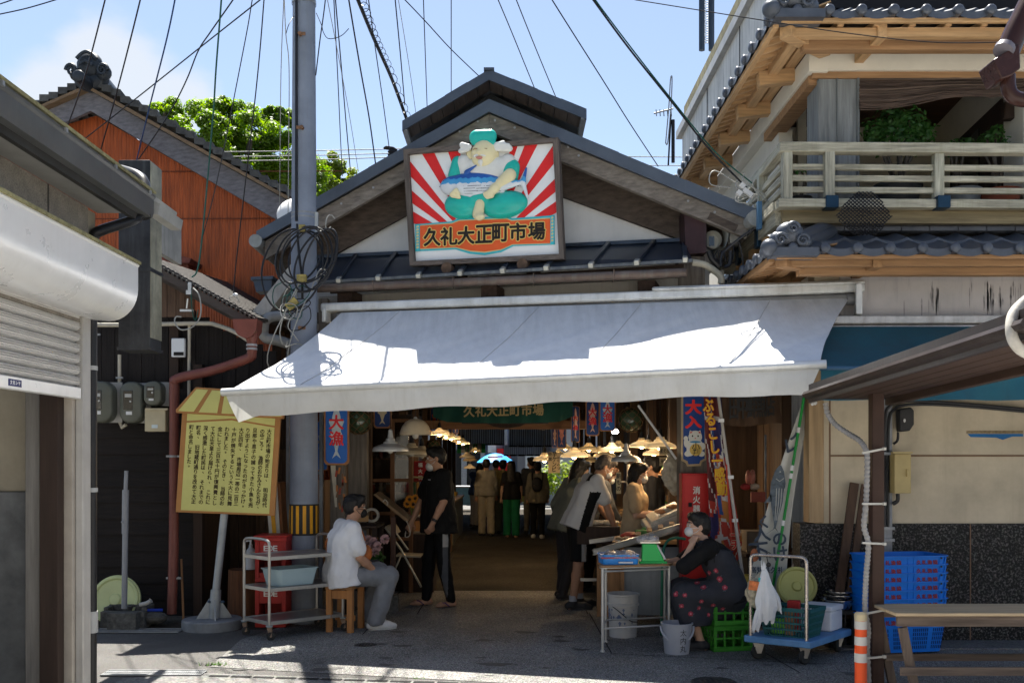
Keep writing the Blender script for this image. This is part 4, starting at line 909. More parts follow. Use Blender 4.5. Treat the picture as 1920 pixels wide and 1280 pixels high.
relief('head',skin_r,[('e',530,530,74,78,76,.05),('e',522,568,62,44,68,.05),('e',448,532,20,36,30),('e',603,545,22,34,30),('e',452,556,15,18,24),('e',600,570,15,18,24),('e',503,528,15,17,30,.145),('e',478,532,20,15,24,.12),('e',545,537,20,15,24,.12),('e',487,500,22,8,16,.135,12),('e',545,502,22,8,16,.135,-12)],.006)
relief('moustache',vest,[('e',490,548,22,8,16,.155,16),('e',528,548,22,8,16,.155,-16),('c',(514,588),(518,612),15,5,95)],.005)
mm_=MB();mm_.ball(SD(508,562,.178),20*u,12,(1,.5,.45));mm_.build('mouth',mat('relief_lip',(.55,.22,.18),.5),sg)
mm_=MB()
for x in(487,545):mm_.tube([SD(x-16,513,.150),SD(x-6,508,.168),SD(x+6,508,.168),SD(x+16,513,.150)],3.4*u,5)
mm_.build('eye_line',mat('relief_line',(.28,.2,.12),.6),sg)
relief('cap',teal,[('c',(488,440),(572,436),40,40,30),('c',(482,466),(582,470),24,24,44),('e',530,420,48,26,50)])
relief('scarf_tail',vest,[('c',(452,498),(405,488),15,17,40),('c',(440,512),(395,522),14,14,40),('c',(600,490),(650,474),14,14,40),('c',(606,505),(690,508),18,18,40),('c',(610,485),(680,488),13,12,46)],.006)
def fishcol(c):
 a0=S2(270,735);a1=S2(720,718);t=(c[:,0]-a0.x)/(a1.x-a0.x);mid=a0.y+(a1.y-a0.y)*t;d0=(c[:,1]-mid)/(u*60);dy=d0+.10*np.sin(t*55)*np.sin(t*23+1)
 out=np.where(dy>.5,1,np.where(dy>.02,2,0));st=(d0<-.1)&(d0>-.95)&(t>.36)&(t<.85)&((d0*4.2+.4*t)%1<.22);out[st]=3;return out
fmats=[mat('fish_pale',(.62,.66,.70),.3,0,.12,6,coat=.3),mat('fish_navy',(.02,.10,.38),.3,0,.2,6,coat=.3),mat('fish_blue',(.06,.32,.60),.3,0,.15,6,coat=.3),mat('fish_stripe',(.16,.17,.20),.4)]
relief('fish',None,[('e',465,725,185,74,62,.05,-2),('e',345,728,78,56,52,.05),('c',(600,735),(770,708),44,9,45),('c',(770,710),(790,625),15,6,38),('c',(770,712),(798,805),15,6,38),('c',(430,650),(490,608),14,4,60),('c',(455,790),(460,826),12,4,50),('c',(650,780),(655,796),14,6,40)],.007,fishcol,fmats)
mm_=MB();mm_.ball(SD(298,704,.085),7*u,10);mm_.build('fish_eye',MATS['sign_black'],sg)
mm_=MB();mm_.tube([SD(362,672,.10),SD(374,710,.115),SD(368,745,.11),SD(350,775,.095)],2.5*u,5);mm_.tube([SD(268,735,.06),SD(290,748,.08),SD(312,752,.085)],2.2*u,5)
for k in range(7):x=655+k*17;mm_.box(SD(x,752-k*4.5,.06),(8*u,5*u,10*u))
mm_.build('fish_line',fmats[3],sg)
relief('forearm',skin_r,[('c',(690,668),(600,745),38,28,58),('c',(600,745),(572,778),28,24,78),('c',(575,765),(538,778),13,9,92),('c',(578,780),(545,792),12,9,92),('c',(585,792),(556,802),11,8,90),('e',368,772,30,26,34,.09),('c',(360,762),(338,782),11,9,92),('c',(370,755),(385,778),11,9,92),('c',(345,790),(388,800),11,10,82)],.006)
relief('foot',skin_r,[('c',(512,838),(500,900),28,33,52),('e',508,915,30,22,30,.12)],.007)
# ---------------------------------------------------------------- awning
aw=thing('awning','large white fabric awning stretched out over the market entrance','awning',(0,9.2,2.6))
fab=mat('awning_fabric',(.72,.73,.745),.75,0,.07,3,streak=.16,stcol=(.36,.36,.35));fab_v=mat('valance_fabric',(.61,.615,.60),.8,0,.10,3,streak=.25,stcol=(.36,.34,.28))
def mildew_shade(m_,z0,z1,k):
# mildew plus painted shade over the upper part of the cloth near the roller
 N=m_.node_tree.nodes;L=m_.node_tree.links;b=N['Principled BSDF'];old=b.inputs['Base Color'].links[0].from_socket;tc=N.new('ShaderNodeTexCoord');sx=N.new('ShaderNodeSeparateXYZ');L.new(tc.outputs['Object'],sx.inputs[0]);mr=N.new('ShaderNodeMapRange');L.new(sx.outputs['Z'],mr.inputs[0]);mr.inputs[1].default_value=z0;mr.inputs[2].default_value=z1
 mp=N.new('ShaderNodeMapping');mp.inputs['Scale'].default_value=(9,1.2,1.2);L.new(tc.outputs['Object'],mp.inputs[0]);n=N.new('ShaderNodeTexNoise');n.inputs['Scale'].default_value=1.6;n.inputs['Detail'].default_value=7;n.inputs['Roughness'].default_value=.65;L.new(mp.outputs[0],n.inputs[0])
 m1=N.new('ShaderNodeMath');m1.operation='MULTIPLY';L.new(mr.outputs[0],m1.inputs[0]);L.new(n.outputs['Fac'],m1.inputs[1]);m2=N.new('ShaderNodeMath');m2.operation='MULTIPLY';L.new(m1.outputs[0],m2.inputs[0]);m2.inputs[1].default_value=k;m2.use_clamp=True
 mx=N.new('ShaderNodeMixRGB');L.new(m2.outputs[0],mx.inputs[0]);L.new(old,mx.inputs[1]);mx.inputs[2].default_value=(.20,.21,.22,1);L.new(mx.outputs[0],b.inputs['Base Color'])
def translucent(m_,k):
 N=m_.node_tree.nodes;L=m_.node_tree.links;b=N['Principled BSDF'];tr=N.new('ShaderNodeBsdfTranslucent');tr.inputs[0].default_value=(.7,.7,.66,1);mx=N.new('ShaderNodeMixShader');mx.inputs[0].default_value=k
 L.new(b.outputs[0],mx.inputs[1]);L.new(tr.outputs[0],mx.inputs[2]);L.new(mx.outputs[0],N['Material Output'].inputs[0])
mildew_shade(fab,-.05,.55,.9);translucent(fab,.06);translucent(fab_v,.15)
BLa,BRa,FLa,FRa=P(640,586,10.0),P(1594,556,8.83),P(424,735,9.14),P(1537,683,7.87)
rows=[];nu,nv=200,40
for i in range(nu+1):
 s=i/nu;row=[]
 for j in range(nv+1):
  t=j/nv;p=BLa.lerp(BRa,s).lerp(FLa.lerp(FRa,s),t)
  edge=(4*(s-.5)**2)**3
  p.z-=.045*math.sin(math.pi*t)*(1-.3*edge)+.010*math.sin(s*40)*math.sin(math.pi*t)*(1-t)
  p.z+=(.016*noise.noise((s*6,t*3,1))+.010*noise.noise((s*22+t*6,t*2.5,4))+.006*abs(noise.noise((s*46-t*14,t*2,9))))*math.sin(math.pi*t)**.6
  sh_=.055*math.sin(math.pi*t);p+=(FRa-FLa).normalized()*(sh_*(1 if s<.5 else-1)*abs(2*s-1)**6)
  row.append(p)
 rows.append(row)
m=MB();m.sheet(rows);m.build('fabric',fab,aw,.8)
m=MB()
for s in(.13,.42,.62,.86):i=int(s*nu);m.tube([q+V((0,0,.003))for q in rows[i]],.0035,4)
m.build('seam',mat('seam_grey',(.42,.42,.42),.8),aw)
m=MB();ex=(FRa-FLa).normalized();m.tube([FLa-ex*.04,FLa.lerp(FRa,.5),FRa+ex*.05],.036,14);m.build('front_bar',mat('bar_white',(.66,.67,.66),.35,.3,.1,5,streak=.2,stcol=(.3,.29,.26)),aw)
rows=[]
for i in range(101):
 s=i/100;p=FLa.lerp(FRa,s)+V((0,0,-.03));row=[]
 for j in range(8):
  t=j/7;dr=.19-.012*math.cos(s*2*math.pi*5)+(.07*max(0,1-s/.06)if s<.06 else 0)+(.03*max(0,(s-.93)/.07))
  w=math.sin(s*31+1.3*math.sin(s*9))*.5+math.sin(s*83)*.22
  q=p+V((0,0,-dr*t))+V((.25,.95,0))*(.03*t*w+.05*t*t)
  if s<.05:q+=ex*(.10*t*(1-s/.05))
  if s>.95:q-=ex*(.09*t*((s-.95)/.05))
  row.append(q)
 rows.append(row)
m=MB();m.sheet(rows);m.build('valance',fab_v,aw,.8)
cas=mat('casing_white',(.62,.63,.62),.4,.25,.2,6,streak=.35,stcol=(.28,.27,.22))
cA,cB=P(606,578,10.12),P(1620,541,8.86)
m=MB();m.bar(cA,cB,.16,.085);m.bar(cA.lerp(cB,.64)+V((0,-.01,.055)),cB+V((0,-.01,.045)),.18,.04);m.build('casing',cas,aw,bevel=.02)
m=MB();q=P(1609,563,8.80);m.box(q,(.055,.2,.27),Matrix.Rotation(R(-14),3,'Z'));q=P(612,592,10.08);m.box(q,(.04,.14,.14),Matrix.Rotation(R(-14),3,'Z'));m.build('end_cap',cas,aw,bevel=.008)
m=MB();m.tube([cA+V((.15,-.02,-.09)),cB+V((-.1,-.02,-.09))],.045,12);m.cyl(cB+V((-.17,-.03,-.10)),cB+V((-.06,-.03,-.10)),.05,.05,12);m.build('roller',mat('roller_grey',(.2,.2,.2),.5),aw)
m=MB()
for s in(.13,.87):
 a=cA.lerp(cB,s)+V((0,0,-.14));b=FLa.lerp(FRa,s)+V((0,.03,-.05));mid=(a+b)/2+ex*(.45 if s<.5 else-.45)+V((0,0,-.02));m.bar(a,mid,.035,.05);m.bar(mid,b,.035,.05)
m.build('folding_arm',cas,aw)
# pale sheet and pipework on the hall's left flank, dish behind the pole
ch=thing('rain_sheet','pale stained sheet sloping down to the left behind the utility pole','sheet',P(520,560,10.4))
m=MB();m.prism([P(548,492,10.5),P(562,505,10.5),P(505,585,10.3),P(470,598,10.2),P(468,590,10.2)],(.05,.25,0));m.build('sheet',mat('sheet_pale',(.44,.42,.38),.7,0,.2,5,streak=.4,stcol=(.2,.17,.13)),ch)
gp_=thing('grey_drain','grey plastic drain elbow with blue-grey gutter box left of the utility pole','drainpipe',P(510,620,10.3))
m=MB();m.tube(spline([P(560,586,10.35),P(525,592,10.35),P(505,595,10.3),P(494,606,10.28),P(492,622,10.28),P(500,634,10.28),P(520,638,10.3),P(545,646,10.35)],6),.055,14);m.cyl(P(493,604,10.28),P(492,622,10.28),.065,.065,14);m.build('elbow',mat('pvc_pale',(.30,.31,.31),.45,0,.12,6,streak=.2),gp_)
m=MB();m.prism([P(474,522,10.7),P(510,520,10.7),P(508,545,10.7),P(480,547,10.7)],(0,.2,0));m.prism([P(470,519,10.68),P(512,517,10.68),P(512,523,10.68),P(470,525,10.68)],(0,.24,0));m.build('gutter_box',mat('gutter_bluegrey',(.09,.11,.14),.4,.1,.15),gp_)
ds=thing('satellite_dish','white rounded dish edge peeking out behind the utility pole','dish',P(545,395,11.2))
m=MB();m.lathe([(1e-3,.08),(.1,.07),(.16,.04),(.2,0)],P(552,400,11.2),24,Matrix.Rotation(R(70),3,'X'));m.build('reflector',mat('dish_white',(.66,.66,.65),.5,0,.08),ds);m=MB();m.cyl(P(552,400,11.25),P(552,440,11.25),.02,.02,8);m.build('mast',steel_d,ds)
ld=thing('ladder','galvanised steel ladder standing upright behind the utility pole','ladder',P(592,1120,10.45))
m=MB()
for x in(541,603):m.bar(P(x,640 if x<600 else 760,10.45),P(x-1,1150,10.45),.034,.06,(0,1,0))
m.build('rail',mat('ladder_zinc',(.22,.235,.25),.5,.4,.2,8),ld)
m=MB()
for y in range(770,1140,58):m.cyl(P(541,y,10.45),P(603,y,10.45),.014,.014,8)
m.build('rung',MATS['ladder_zinc'],ld)
# service meter and pipes right of the gable
rm=thing('service_meter','round pale electricity meter under a hood beside the copper beam cap','meter',P(1345,455,9.55))
m=MB();q=P(1336,450,9.5);m.lathe([(1e-3,-.06),(.07,-.055),(.085,-.03),(.085,.02)],q,20,Matrix.Rotation(R(-90),3,'X')@Matrix.Rotation(R(180),3,'X'));m.build('dial_case',mat('meter_cream',(.42,.41,.36),.4),rm)
m=MB();m.box(P(1334,452,9.43),(.05,.012,.09));m.build('window',glassd,rm)
m=MB();m.sheet([[q+V((.06+.07*math.cos(R(a))*.9,y,.03+.14*math.sin(R(a))))for a in range(-80,111,10)]for y in(-.14,.1)]);m.build('hood',mat('hood_grey',(.33,.33,.3),.5,0,.1),rm)
m=MB();m.box(P(1375,447,9.5),(.085,.08,.10));m.build('terminal_box',mat('terminal_pale',(.45,.45,.44),.5),rm)
m=MB();m.tube(spline([P(1298,492,9.35),P(1320,496,9.35),P(1340,508,9.35),P(1352,520,9.35),P(1352,532,9.35)],5),.032,10);m.tube(spline([P(1325,498,9.5),P(1345,512,9.5),P(1356,510,9.5)],5),.03,10);m.build('conduit',mat('conduit_sand',(.40,.37,.29),.6,0,.15,8),rm)
m=MB();m.tube(spline([P(1330,470,9.4),P(1335,485,9.4),P(1350,500,9.4)],4),.03,8);m.tube(spline([P(1352,500,9.3),P(1353,482,9.3),P(1362,468,9.3),P(1400,438,9.2),P(1440,412,9.1),P(1450,396,9.05)],5),.014,7);m.tube(spline([P(1358,500,9.3),P(1368,495,9.3),P(1370,470,9.3)],4),.02,7);m.tube(spline([P(1375,455,9.4),P(1376,475,9.4),P(1372,492,9.4),P(1380,490,9.4)],4),.007,5);m.tube(spline([P(1384,448,9.3),P(1392,480,9.3),P(1396,530,9.3),P(1398,545,9.3)],4),.008,5)
for k in range(4):m.tube(spline([P(1345+k*4,470,9.4),P(1340+k*7,482+k*2,9.38),P(1352+k*4,492,9.4)],4),.006,5)
m.build('lead',black_pvc,rm)
tg=thing('wire_tangle','tangle of white and green wire joints at the right eave of the market','wire joint',P(1400,360,9.2))
m=MB()
for k in range(8):
 a=(1395+random.uniform(-18,22),345+random.uniform(-20,25));b=(1415+random.uniform(-15,25),385+random.uniform(-15,15));m.tube(bez(P(*a,9.2),P(a[0]-20,a[1]+25,9.15),P(b[0]+25,b[1]-25,9.15),P(*b,9.2),10),.006,5)
m.tube(spline([P(1390,350,9.2),P(1340,320,9.2),P(1332,345,9.2),P(1370,352,9.2)],6),.006,5);m.build('lead',wire_y,tg)
m=MB()
for x,y in((1392,348),(1398,358),(1406,364),(1386,362)):m.box(P(x,y,9.15),(.05,.04,.04),Matrix.Rotation(R(40),3,'Y'))
m.build('joint_sleeve',lab_w,tg)
m=MB();m.bb(PX(1420,9.05),PX(1428,9.05),9.03,9.09,PZ(430,9.05),PZ(378,9.05));m.build('stay_bracket',mat('bracket_blue',(.06,.14,.24),.5),tg)
# ================================================================ RIGHT: tiled house with balcony
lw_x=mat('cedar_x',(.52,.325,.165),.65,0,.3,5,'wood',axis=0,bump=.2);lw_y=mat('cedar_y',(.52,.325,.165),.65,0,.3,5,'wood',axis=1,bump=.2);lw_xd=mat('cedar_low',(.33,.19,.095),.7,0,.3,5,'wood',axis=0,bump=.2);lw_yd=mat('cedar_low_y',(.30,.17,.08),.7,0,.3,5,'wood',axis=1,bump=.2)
gw_x=mat('rail_weathered',(.36,.34,.265),.9,0,.45,9,'wood',axis=0,bump=.8,streak=.3,stcol=(.13,.14,.07));gw_y=mat('rail_weathered_y',(.36,.34,.265),.9,0,.45,9,'wood',axis=1,bump=.8);gw_z=mat('rail_weathered_z',(.34,.33,.265),.9,0,.45,9,'wood',axis=2,bump=.8,streak=.3,stcol=(.13,.14,.07))
cream=mat('wall_cream',(.70,.655,.56),.88,0,.08,3,bump=.12)
stain=mat('wall_stained',(.47,.44,.43),.9,0,.14,2,bump=.12,streak=.5,stcol=(.27,.25,.27))
beige2=mat('wall_sand',(.50,.43,.32),.9,0,.2,2.5,bump=.15,streak=.15,stcol=(.25,.2,.14))
tile_r=mat('tile_silver',(.085,.095,.115),.36,.2,.22,7,bump=.1)
pebble=speckle('pebble_dado',(.008,.0075,.007),(.003,.003,.003),(.13,.11,.095),48,.6,.3)
rh=thing('balcony_house','two storey cream house with silver tiled eaves, cedar brackets and a wooden balcony','house',(3.3,9,0))
DW=8.95
# ground floor walls
m=MB();m.bb(2.72,6.5,DW,DW+.2,1.06,3.45);m.build('sand_wall',beige2,rh)
m=MB();m.bb(2.94,6.5,DW-.035,DW-.001,2.80,3.42);m.build('stained_panel',stain,rh)
m=MB();m.bb(2.58,6.5,DW-.03,DW+.21,0,1.06);m.build('pebble_dado',pebble,rh)
m=MB();zj=PZ(854,DW);m.bb(2.85,6.5,DW-.012,DW-.001,zj-.008,zj+.008);m.bb(4.10,4.11,DW-.035,DW-.0305,0,1.06);m.bb(2.85,2.862,DW-.008,DW-.001,1.06,2.8);m.build('wall_joint',mat('joint_brown',(.18,.11,.07),.8),rh)
m=MB();m.bb(PX(1517,DW-.06),PX(1545,DW-.06),DW-.06,DW+.12,1.07,2.85);m.build('corner_post',mat('post_tan',(.33,.23,.13),.75,0,.25,5,'wood',axis=2),rh,bevel=.005)
m=MB();m.bb(2.55,6.5,DW-.42,DW-.03,-.1,.02);m.build('plinth',slab_m,rh,bevel=.01)
m=MB()
for k in range(60):
 x=PX(random.choice([random.uniform(1738,1760),random.uniform(1840,1860),random.uniform(1870,1915),random.uniform(1690,1920),1848]),DW);w=random.uniform(.002,.009);z=random.uniform(3.02,3.22);h=random.uniform(.04,.20)
 m.poly([(x-w,DW-.0362,z),(x,DW-.0362,z+.03),(x+w,DW-.0362,z),(x+w*.5,DW-.0362,z-h),(x-w*.4,DW-.0362,z-h*.8)])
m.build('soot_stain',mat('stain_soot',(.30,.28,.28),.9,0,.3,20),rh)
# side wall facing the market
m=MB();m.bb(2.76,2.9,10.7,16,2.9,5.3);m.bb(2.72,2.9,9.16,11,2.6,3.45);m.build('side_wall',cream,rh)
# eaves: tile row, wooden soffit, rafters, brackets
def tile_profile(x):return .016-.036*math.sin(math.pi*((x+.8)%1))**.8
def eave(x0,x1,y0,z0,y1,z1,pitch,parent,name):
 """front slope from the eave (y0,z0) up to (y1,z1)"""
 m=MB();n=max(1,round((x1-x0)/pitch));p_=(x1-x0)/n;rows_=max(1,round(abs(y1-y0)/.24));prof=[i/10 for i in range(n*10+1)]
 for r_ in range(rows_):
  ta,tb=r_/rows_,(r_+1)/rows_;up=.03
  g=[]
  for s in prof:
   x=x0+s*p_;zc=tile_profile(s)
   g.append([V((x,y0+(y1-y0)*ta,z0+(z1-z0)*ta+zc-.03)),V((x,y0+(y1-y0)*ta,z0+(z1-z0)*ta+zc+up)),V((x,y0+(y1-y0)*tb,z0+(z1-z0)*tb+zc+up*.2))])
  m.sheet(g)
 for i in range(n):
  c=V((x0+(i+.2)*p_,y0-.03,z0+.016));m.ball(c,.043,16,(1,.5,1));m.cyl(c,c+V((0,.08,0)),.043,.043,16)
 return m.build(name,tile_r,parent,.5)
def side_eave(x,y0,y1,z,dx,dz,parent,name,pitch=.27):
 m=MB();n=round((y1-y0)/pitch);p_=(y1-y0)/n;prof=[i/8 for i in range(n*8+1)];g=[]
 for s in prof:zc=tile_profile(s);y=y0+s*p_;g.append([V((x,y,z+zc-.03)),V((x,y,z+zc+.03)),V((x+dx,y,z+dz+zc+.03))])
 m.sheet(g)
 for i in range(n):c=V((x-.012,y0+(i+.2)*p_,z+.012));m.ball(c,.046,12,(.5,1,1));m.cyl(c,c+V((.06,0,0)),.046,.046,12)
 return m.build(name,tile_r,parent,.5)
def finial(c,s,parent,name='corner_finial'):
 m=MB();c=V(c);m.ball(c+V((-.20*s,-.05,-.02)),.085*s,18,(1,1,1));m.cyl(c+V((-.2*s,-.05,-.02)),c+V((.05,.12,.04)),.07*s,.08*s,16)
 m.ball(c+V((.02,0,.12*s)),.14*s,18,(1.05,.7,.9));m.ball(c+V((.16*s,.02,.03)),.10*s,14,(1,.8,.9));m.ball(c+V((-.11*s,-.02,.05)),.08*s,14,(1,.8,1));m.box(c+V((.05,.02,-.06)),(.46*s,.2,.07))
 for o in((-.09,-.10,.05),(.13,-.10,.04),(.03,-.11,.16)):
  sp=[]
  for i in range(20):a=i*.5;r=.065*s*(1-i/24);sp.append(c+V((o[0]*s+r*math.cos(a),o[1]*s,o[2]*s+r*math.sin(a))))
  m.tube(sp,[.018*s-.0004*i for i in range(20)],6)
 return m.build(name,tile_r,parent,.7)
def roof_set(ex,ey,ez,yr,zr,ye,parent,lx,ly,wallx,wally,low,wb,br_,sdx,sdz):
 eave(ex+.14,6.8,ey,ez,yr,zr,.262,parent,'roof_tiles');side_eave(ex,ey+.12,ye,ez,sdx,sdz,parent,'roof_tiles');finial((ex+.16,ey+.03,ez+.04),(.82 if low else .9),parent)
 up=br_
 m=MB();m.bar((ex+.08,ey+.05,ez-.045),(6.8,ey+.05,ez-.045),.04,.035);m.bar((ex+.16,ey+.19,ez-.092+up),(6.8,ey+.19,ez-.092+up),.07,.075);m.build('eave_boards',lx,parent,bevel=.004)
 m=MB();m.bar((ex+.34,ey+.36,ez-.115+up),(6.8,ey+.36,ez-.115+up),.10,.12);m.build('eave_beam',lw_xd,parent,bevel=.004)
 m=MB();m.prism([V((ex+.1,ey+.06,ez-.012)),V((ex+.1,wally,ez+.12)),V((ex+.1,wally,ez+.135)),V((ex+.1,ey+.06,ez+.003))],(6.7-ex,0,0));m.build('soffit',brown_d,parent)  # soffit coloured dark brown to stand for the shadow gap under the tiles
 m=MB();m.bar((ex+.05,ey+.1,ez-.055),(ex+.05,ye,ez-.055),.05,.05);m.prism([V((ex+.06,ey+.1,ez-.032)),V((wallx,ey+.1,ez+wb[1]+.01)),V((wallx,ey+.1,ez+wb[1]+.025)),V((ex+.06,ey+.1,ez-.017))],(0,ye-ey-.1,0));m.bar((ex+.30,ey+.3,ez-.02),(ex+.30,ye,ez-.02),.09,.10);m.bb(wallx-.10,wallx-.002,wally,ye,ez+wb[0],ez+wb[1]);m.build('side_eave_boards',ly,parent,bevel=.004)
 m=MB();x=ex+.3
 while x<6.5:m.bar((x,ey+.12,ez-.036+up*.6),(x,wally,ez+.07),.05,.042);x+=.30
 m.build('rafter',ly,parent)
 m=MB();y=ey+.35
 while y<ye:m.bar((ex+.03,y,ez-.06),(wallx,y,ez+wb[1]-.02),.05,.05);y+=.165
 m.build('side_rafter',lx,parent)
 m=MB();x=ex+.95
 while x<6.5:m.bar((x,ey+.13,ez-.09+up),(x,wally,ez-.08+up),.08,.115);x+=1.62
 m.build('bracket',ly,parent,bevel=.004)
 m=MB();y=ey+1.2
 while y<ye:m.bar((ex+.17,y,ez-.10+up),(wallx,y,ez-.06+up),.11,.13);y+=.88
 m.bar((ex+.14,ey+.14,ez-.09+up),(ex+.62,ey+.62,ez-.06+up),.11,.11);m.build('side_bracket',lx,parent,bevel=.004)
roof_set(2.15,8.2,5.31,8.9,5.62,13.8,rh,lw_x,lw_y,2.66,8.9,False,(-.005,.125),0,.62,.30)
m=MB();m.cyl((2.36,8.34,3.46),(2.80,8.80,3.70),.06,.06,14);m.cyl((2.36,8.34,3.40),(2.80,8.80,3.63),.085,.085,14);m.build('hip_ridge',tile_r,rh)
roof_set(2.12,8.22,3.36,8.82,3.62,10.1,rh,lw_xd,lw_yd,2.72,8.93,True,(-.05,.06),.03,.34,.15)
m=MB()
for r_ in range(2):
 x=2.42
 while x<6.5:m.bb(x,x+.245,8.74,8.86,3.64+r_*.045,3.68+r_*.045);x+=.25
m.build('ridge_tile',mat('tile_flat',(.10,.105,.12),.5,.1,.25,6),rh,bevel=.004)
m=MB();m.bb(2.5,6.8,8.88,9.0,3.62,3.83);m.bb(2.4,6.8,8.8,9.5,5.62,5.9);m.build('roof_core',mat('gap_black',(.01,.01,.012),.7),rh)
# upper storey: white beam ring, pillar, recess
m=MB();m.bb(2.66,6.8,8.9,9.08,PZ(131,8.9),PZ(93,8.9));m.bb(2.655,2.83,8.898,13.6,PZ(134,8.9),PZ(94,8.9));m.build('white_beam',cream,rh,bevel=.004)
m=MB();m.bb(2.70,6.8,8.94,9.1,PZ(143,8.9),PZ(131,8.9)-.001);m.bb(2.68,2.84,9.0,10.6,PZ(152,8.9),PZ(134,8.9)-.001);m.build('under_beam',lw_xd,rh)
m=MB();m.bb(PX(1534,8.96),PX(1612,8.96),8.96,9.30,3.75,PZ(143,8.9));m.build('pillar',mat('pillar_grey',(.20,.21,.21),.8,0,.35,6,'wood',axis=2,bump=.3),rh,bevel=.006)
m=MB();xm=PX(1570,8.95);m.bb(xm-.006,xm+.006,8.948,8.96,3.8,PZ(143,8.9));x=PX(1609,8.95);m.bb(x-.01,x+.01,8.94,8.96,3.8,PZ(143,8.9));m.build('pillar_batten',mat('pillar_line',(.14,.15,.15),.8),rh)
m=MB();m.bb(2.72,6.8,9.02,11.6,5.47,5.5);m.build('balcony_ceiling',mat('ceiling_wood',(.10,.05,.026),.7,0,.3,5,'wood',axis=0),rh)
m=MB();m.bb(2.9,6.8,11.5,11.6,3.78,5.47);m.build('recess_back_wall',cream,rh)
def rw(y):return 4.60+(y-8.95)*.11
m=MB();m.prism([V((rw(8.95),8.95,3.8)),V((rw(8.95),8.95,5.47)),V((rw(11.5),11.5,5.47)),V((rw(11.5),11.5,3.8))],(.12,0,0));m.build('recess_side_wall',cream,rh)
m=MB();m.prism([V((rw(9.42)-.02,9.42,3.8)),V((rw(9.42)-.02,9.42,5.05)),V((rw(10.9)-.02,10.9,5.05)),V((rw(10.9)-.02,10.9,3.8))],(.019,0,0));win=m.build('side_window',brown_d,rh)
m=MB();m.prism([V((rw(10.0)-.03,10.0,3.85)),V((rw(10.0)-.03,10.0,4.96)),V((rw(10.8)-.03,10.8,4.96)),V((rw(10.8)-.03,10.8,3.85))],(.008,0,0));m.build('pane',mat('pane_dark',(.02,.022,.025),.1,0,.1),win)
m=MB();m.bb(PX(1496,10.6),PX(1512,10.6),10.6,10.66,3.78,5.47);m.bb(2.76,2.9,10.3,10.69,3.7,5.05);m.build('recess_pier',cream,rh)
m=MB();m.bb(PX(1497,11.45),PX(1512,11.45),11.44,11.5,3.8,PZ(245,11.45));m.build('recess_door',brown_d,rh)
m=MB()
for y0,y1,a,b in((11.2,11.75,3.95,4.75),(12.6,13.0,3.95,4.75)):m.bb(2.745,2.76,y0,y1,a,b)
w_=m.build('window',mat('frame_dark',(.03,.03,.03),.5),rh)
m=MB()
for y0,y1,a,b in((11.25,11.70,4.0,4.7),(12.64,12.96,4.0,4.7)):m.bb(2.738,2.746,y0,y1,a,b)
m.build('pane',mat('pane_sky',(.05,.06,.07),.06,0,.1,spec=.8),w_)
# wall lamp in the recess
wl=thing('wall_lamp','dark boxy wall lamp on the cream recess wall of the balcony','wall lamp',P(1888,212,9.2));m=MB();m.prism([P(1876,196,9.3),P(1897,190,9.25),P(1896,228,9.25),P(1873,230,9.3)],(0,-.10,0));m.build('shade',brown_d,wl,bevel=.01)
m=MB();m.cyl(P(1885,196,9.25),P(1895,190,9.28),.015,.015,8);m.build('arm',brown_d,wl)
# bamboo blind
bl=thing('bamboo_blind','brown bamboo blind rolled up unevenly under the balcony beam','blind',P(1740,150,8.95));bam=mat('bamboo_brown',(.085,.057,.044),.75,0,.5,7,'wood',axis=0,bump=.8)
bams=[bam,mat('bamboo_pale',(.12,.085,.065),.75,0,.4,7,'wood',axis=0),mat('bamboo_dim',(.06,.04,.032),.8,0,.4,7,'wood',axis=0)];sl=[MB(),MB(),MB()]
for j in range(44):
 m=sl[random.randrange(3)]
 pts=[]
 for i in range(15):
  s=i/14;dr=.28-.16*s+.02*math.sin(s*9);z=5.06-dr*j/43+random.uniform(-.003,.003)
  pts.append(V((3.115+1.5*s,8.955-.012*math.sin(j*.8)-.03*j/43+random.uniform(-.003,.003),z)))
 m.tube(pts,.0042,5)
for q,b_ in zip(sl,bams):q.build('slats',b_,bl)
m=MB()
for k in range(14):
 zz=random.uniform(-.02,.035);m.tube([V((3.115+1.5*s,8.915+random.uniform(-.015,.015),5.06-(.28-.16*s+.02*math.sin(s*9))+zz*.8+random.uniform(-.006,.006)))for s in[i/14 for i in range(15)]],.0055,5)
m.build('rolled_edge',bam,bl)
# balcony railing
bal=thing('balcony_railing','weathered grey-green wooden balcony railing with three slats and dark blue post shoes','railing',(2.4,8.6,3.8))
DB=8.6;xL=PX(1470,DB)
def zr(py):return PZ(py,DB)
m=MB();m.bar((xL-.05,DB,zr(278)),(6.8,DB+.1,zr(278)),.11,.085);m.build('top_rail',gw_x,bal,bevel=.006)
m=MB();m.bar((xL,DB,zr(278)),(xL+.02,11.2,zr(278)),.09,.08);m.build('side_top_rail',gw_y,bal,bevel=.006)
m=MB()
for y in(312,333,355):m.bar((xL,DB+.02,zr(y)),(6.8,DB+.12,zr(y)),.035,.05)
m.build('slat',gw_x,bal,bevel=.003)
m=MB()
for y in(312,333,355):m.bar((xL,DB+.05,zr(y)),(xL+.02,11.2,zr(y)),.035,.05)
m.build('side_slat',gw_y,bal)
m=MB();m.bar((xL-.06,DB,zr(383)),(6.8,DB+.1,zr(383)),.13,.075);m.build('bottom_rail',gw_x,bal,bevel=.006)
m=MB();m.bar((xL-.02,DB+.07,zr(383)),(xL,11.2,zr(383)),.12,.075);m.bar((xL+.02,DB+.1,zr(402)),(xL+.02,11,zr(402)),.14,.14);m.build('side_bottom_rail',gw_y,bal)
m=MB()
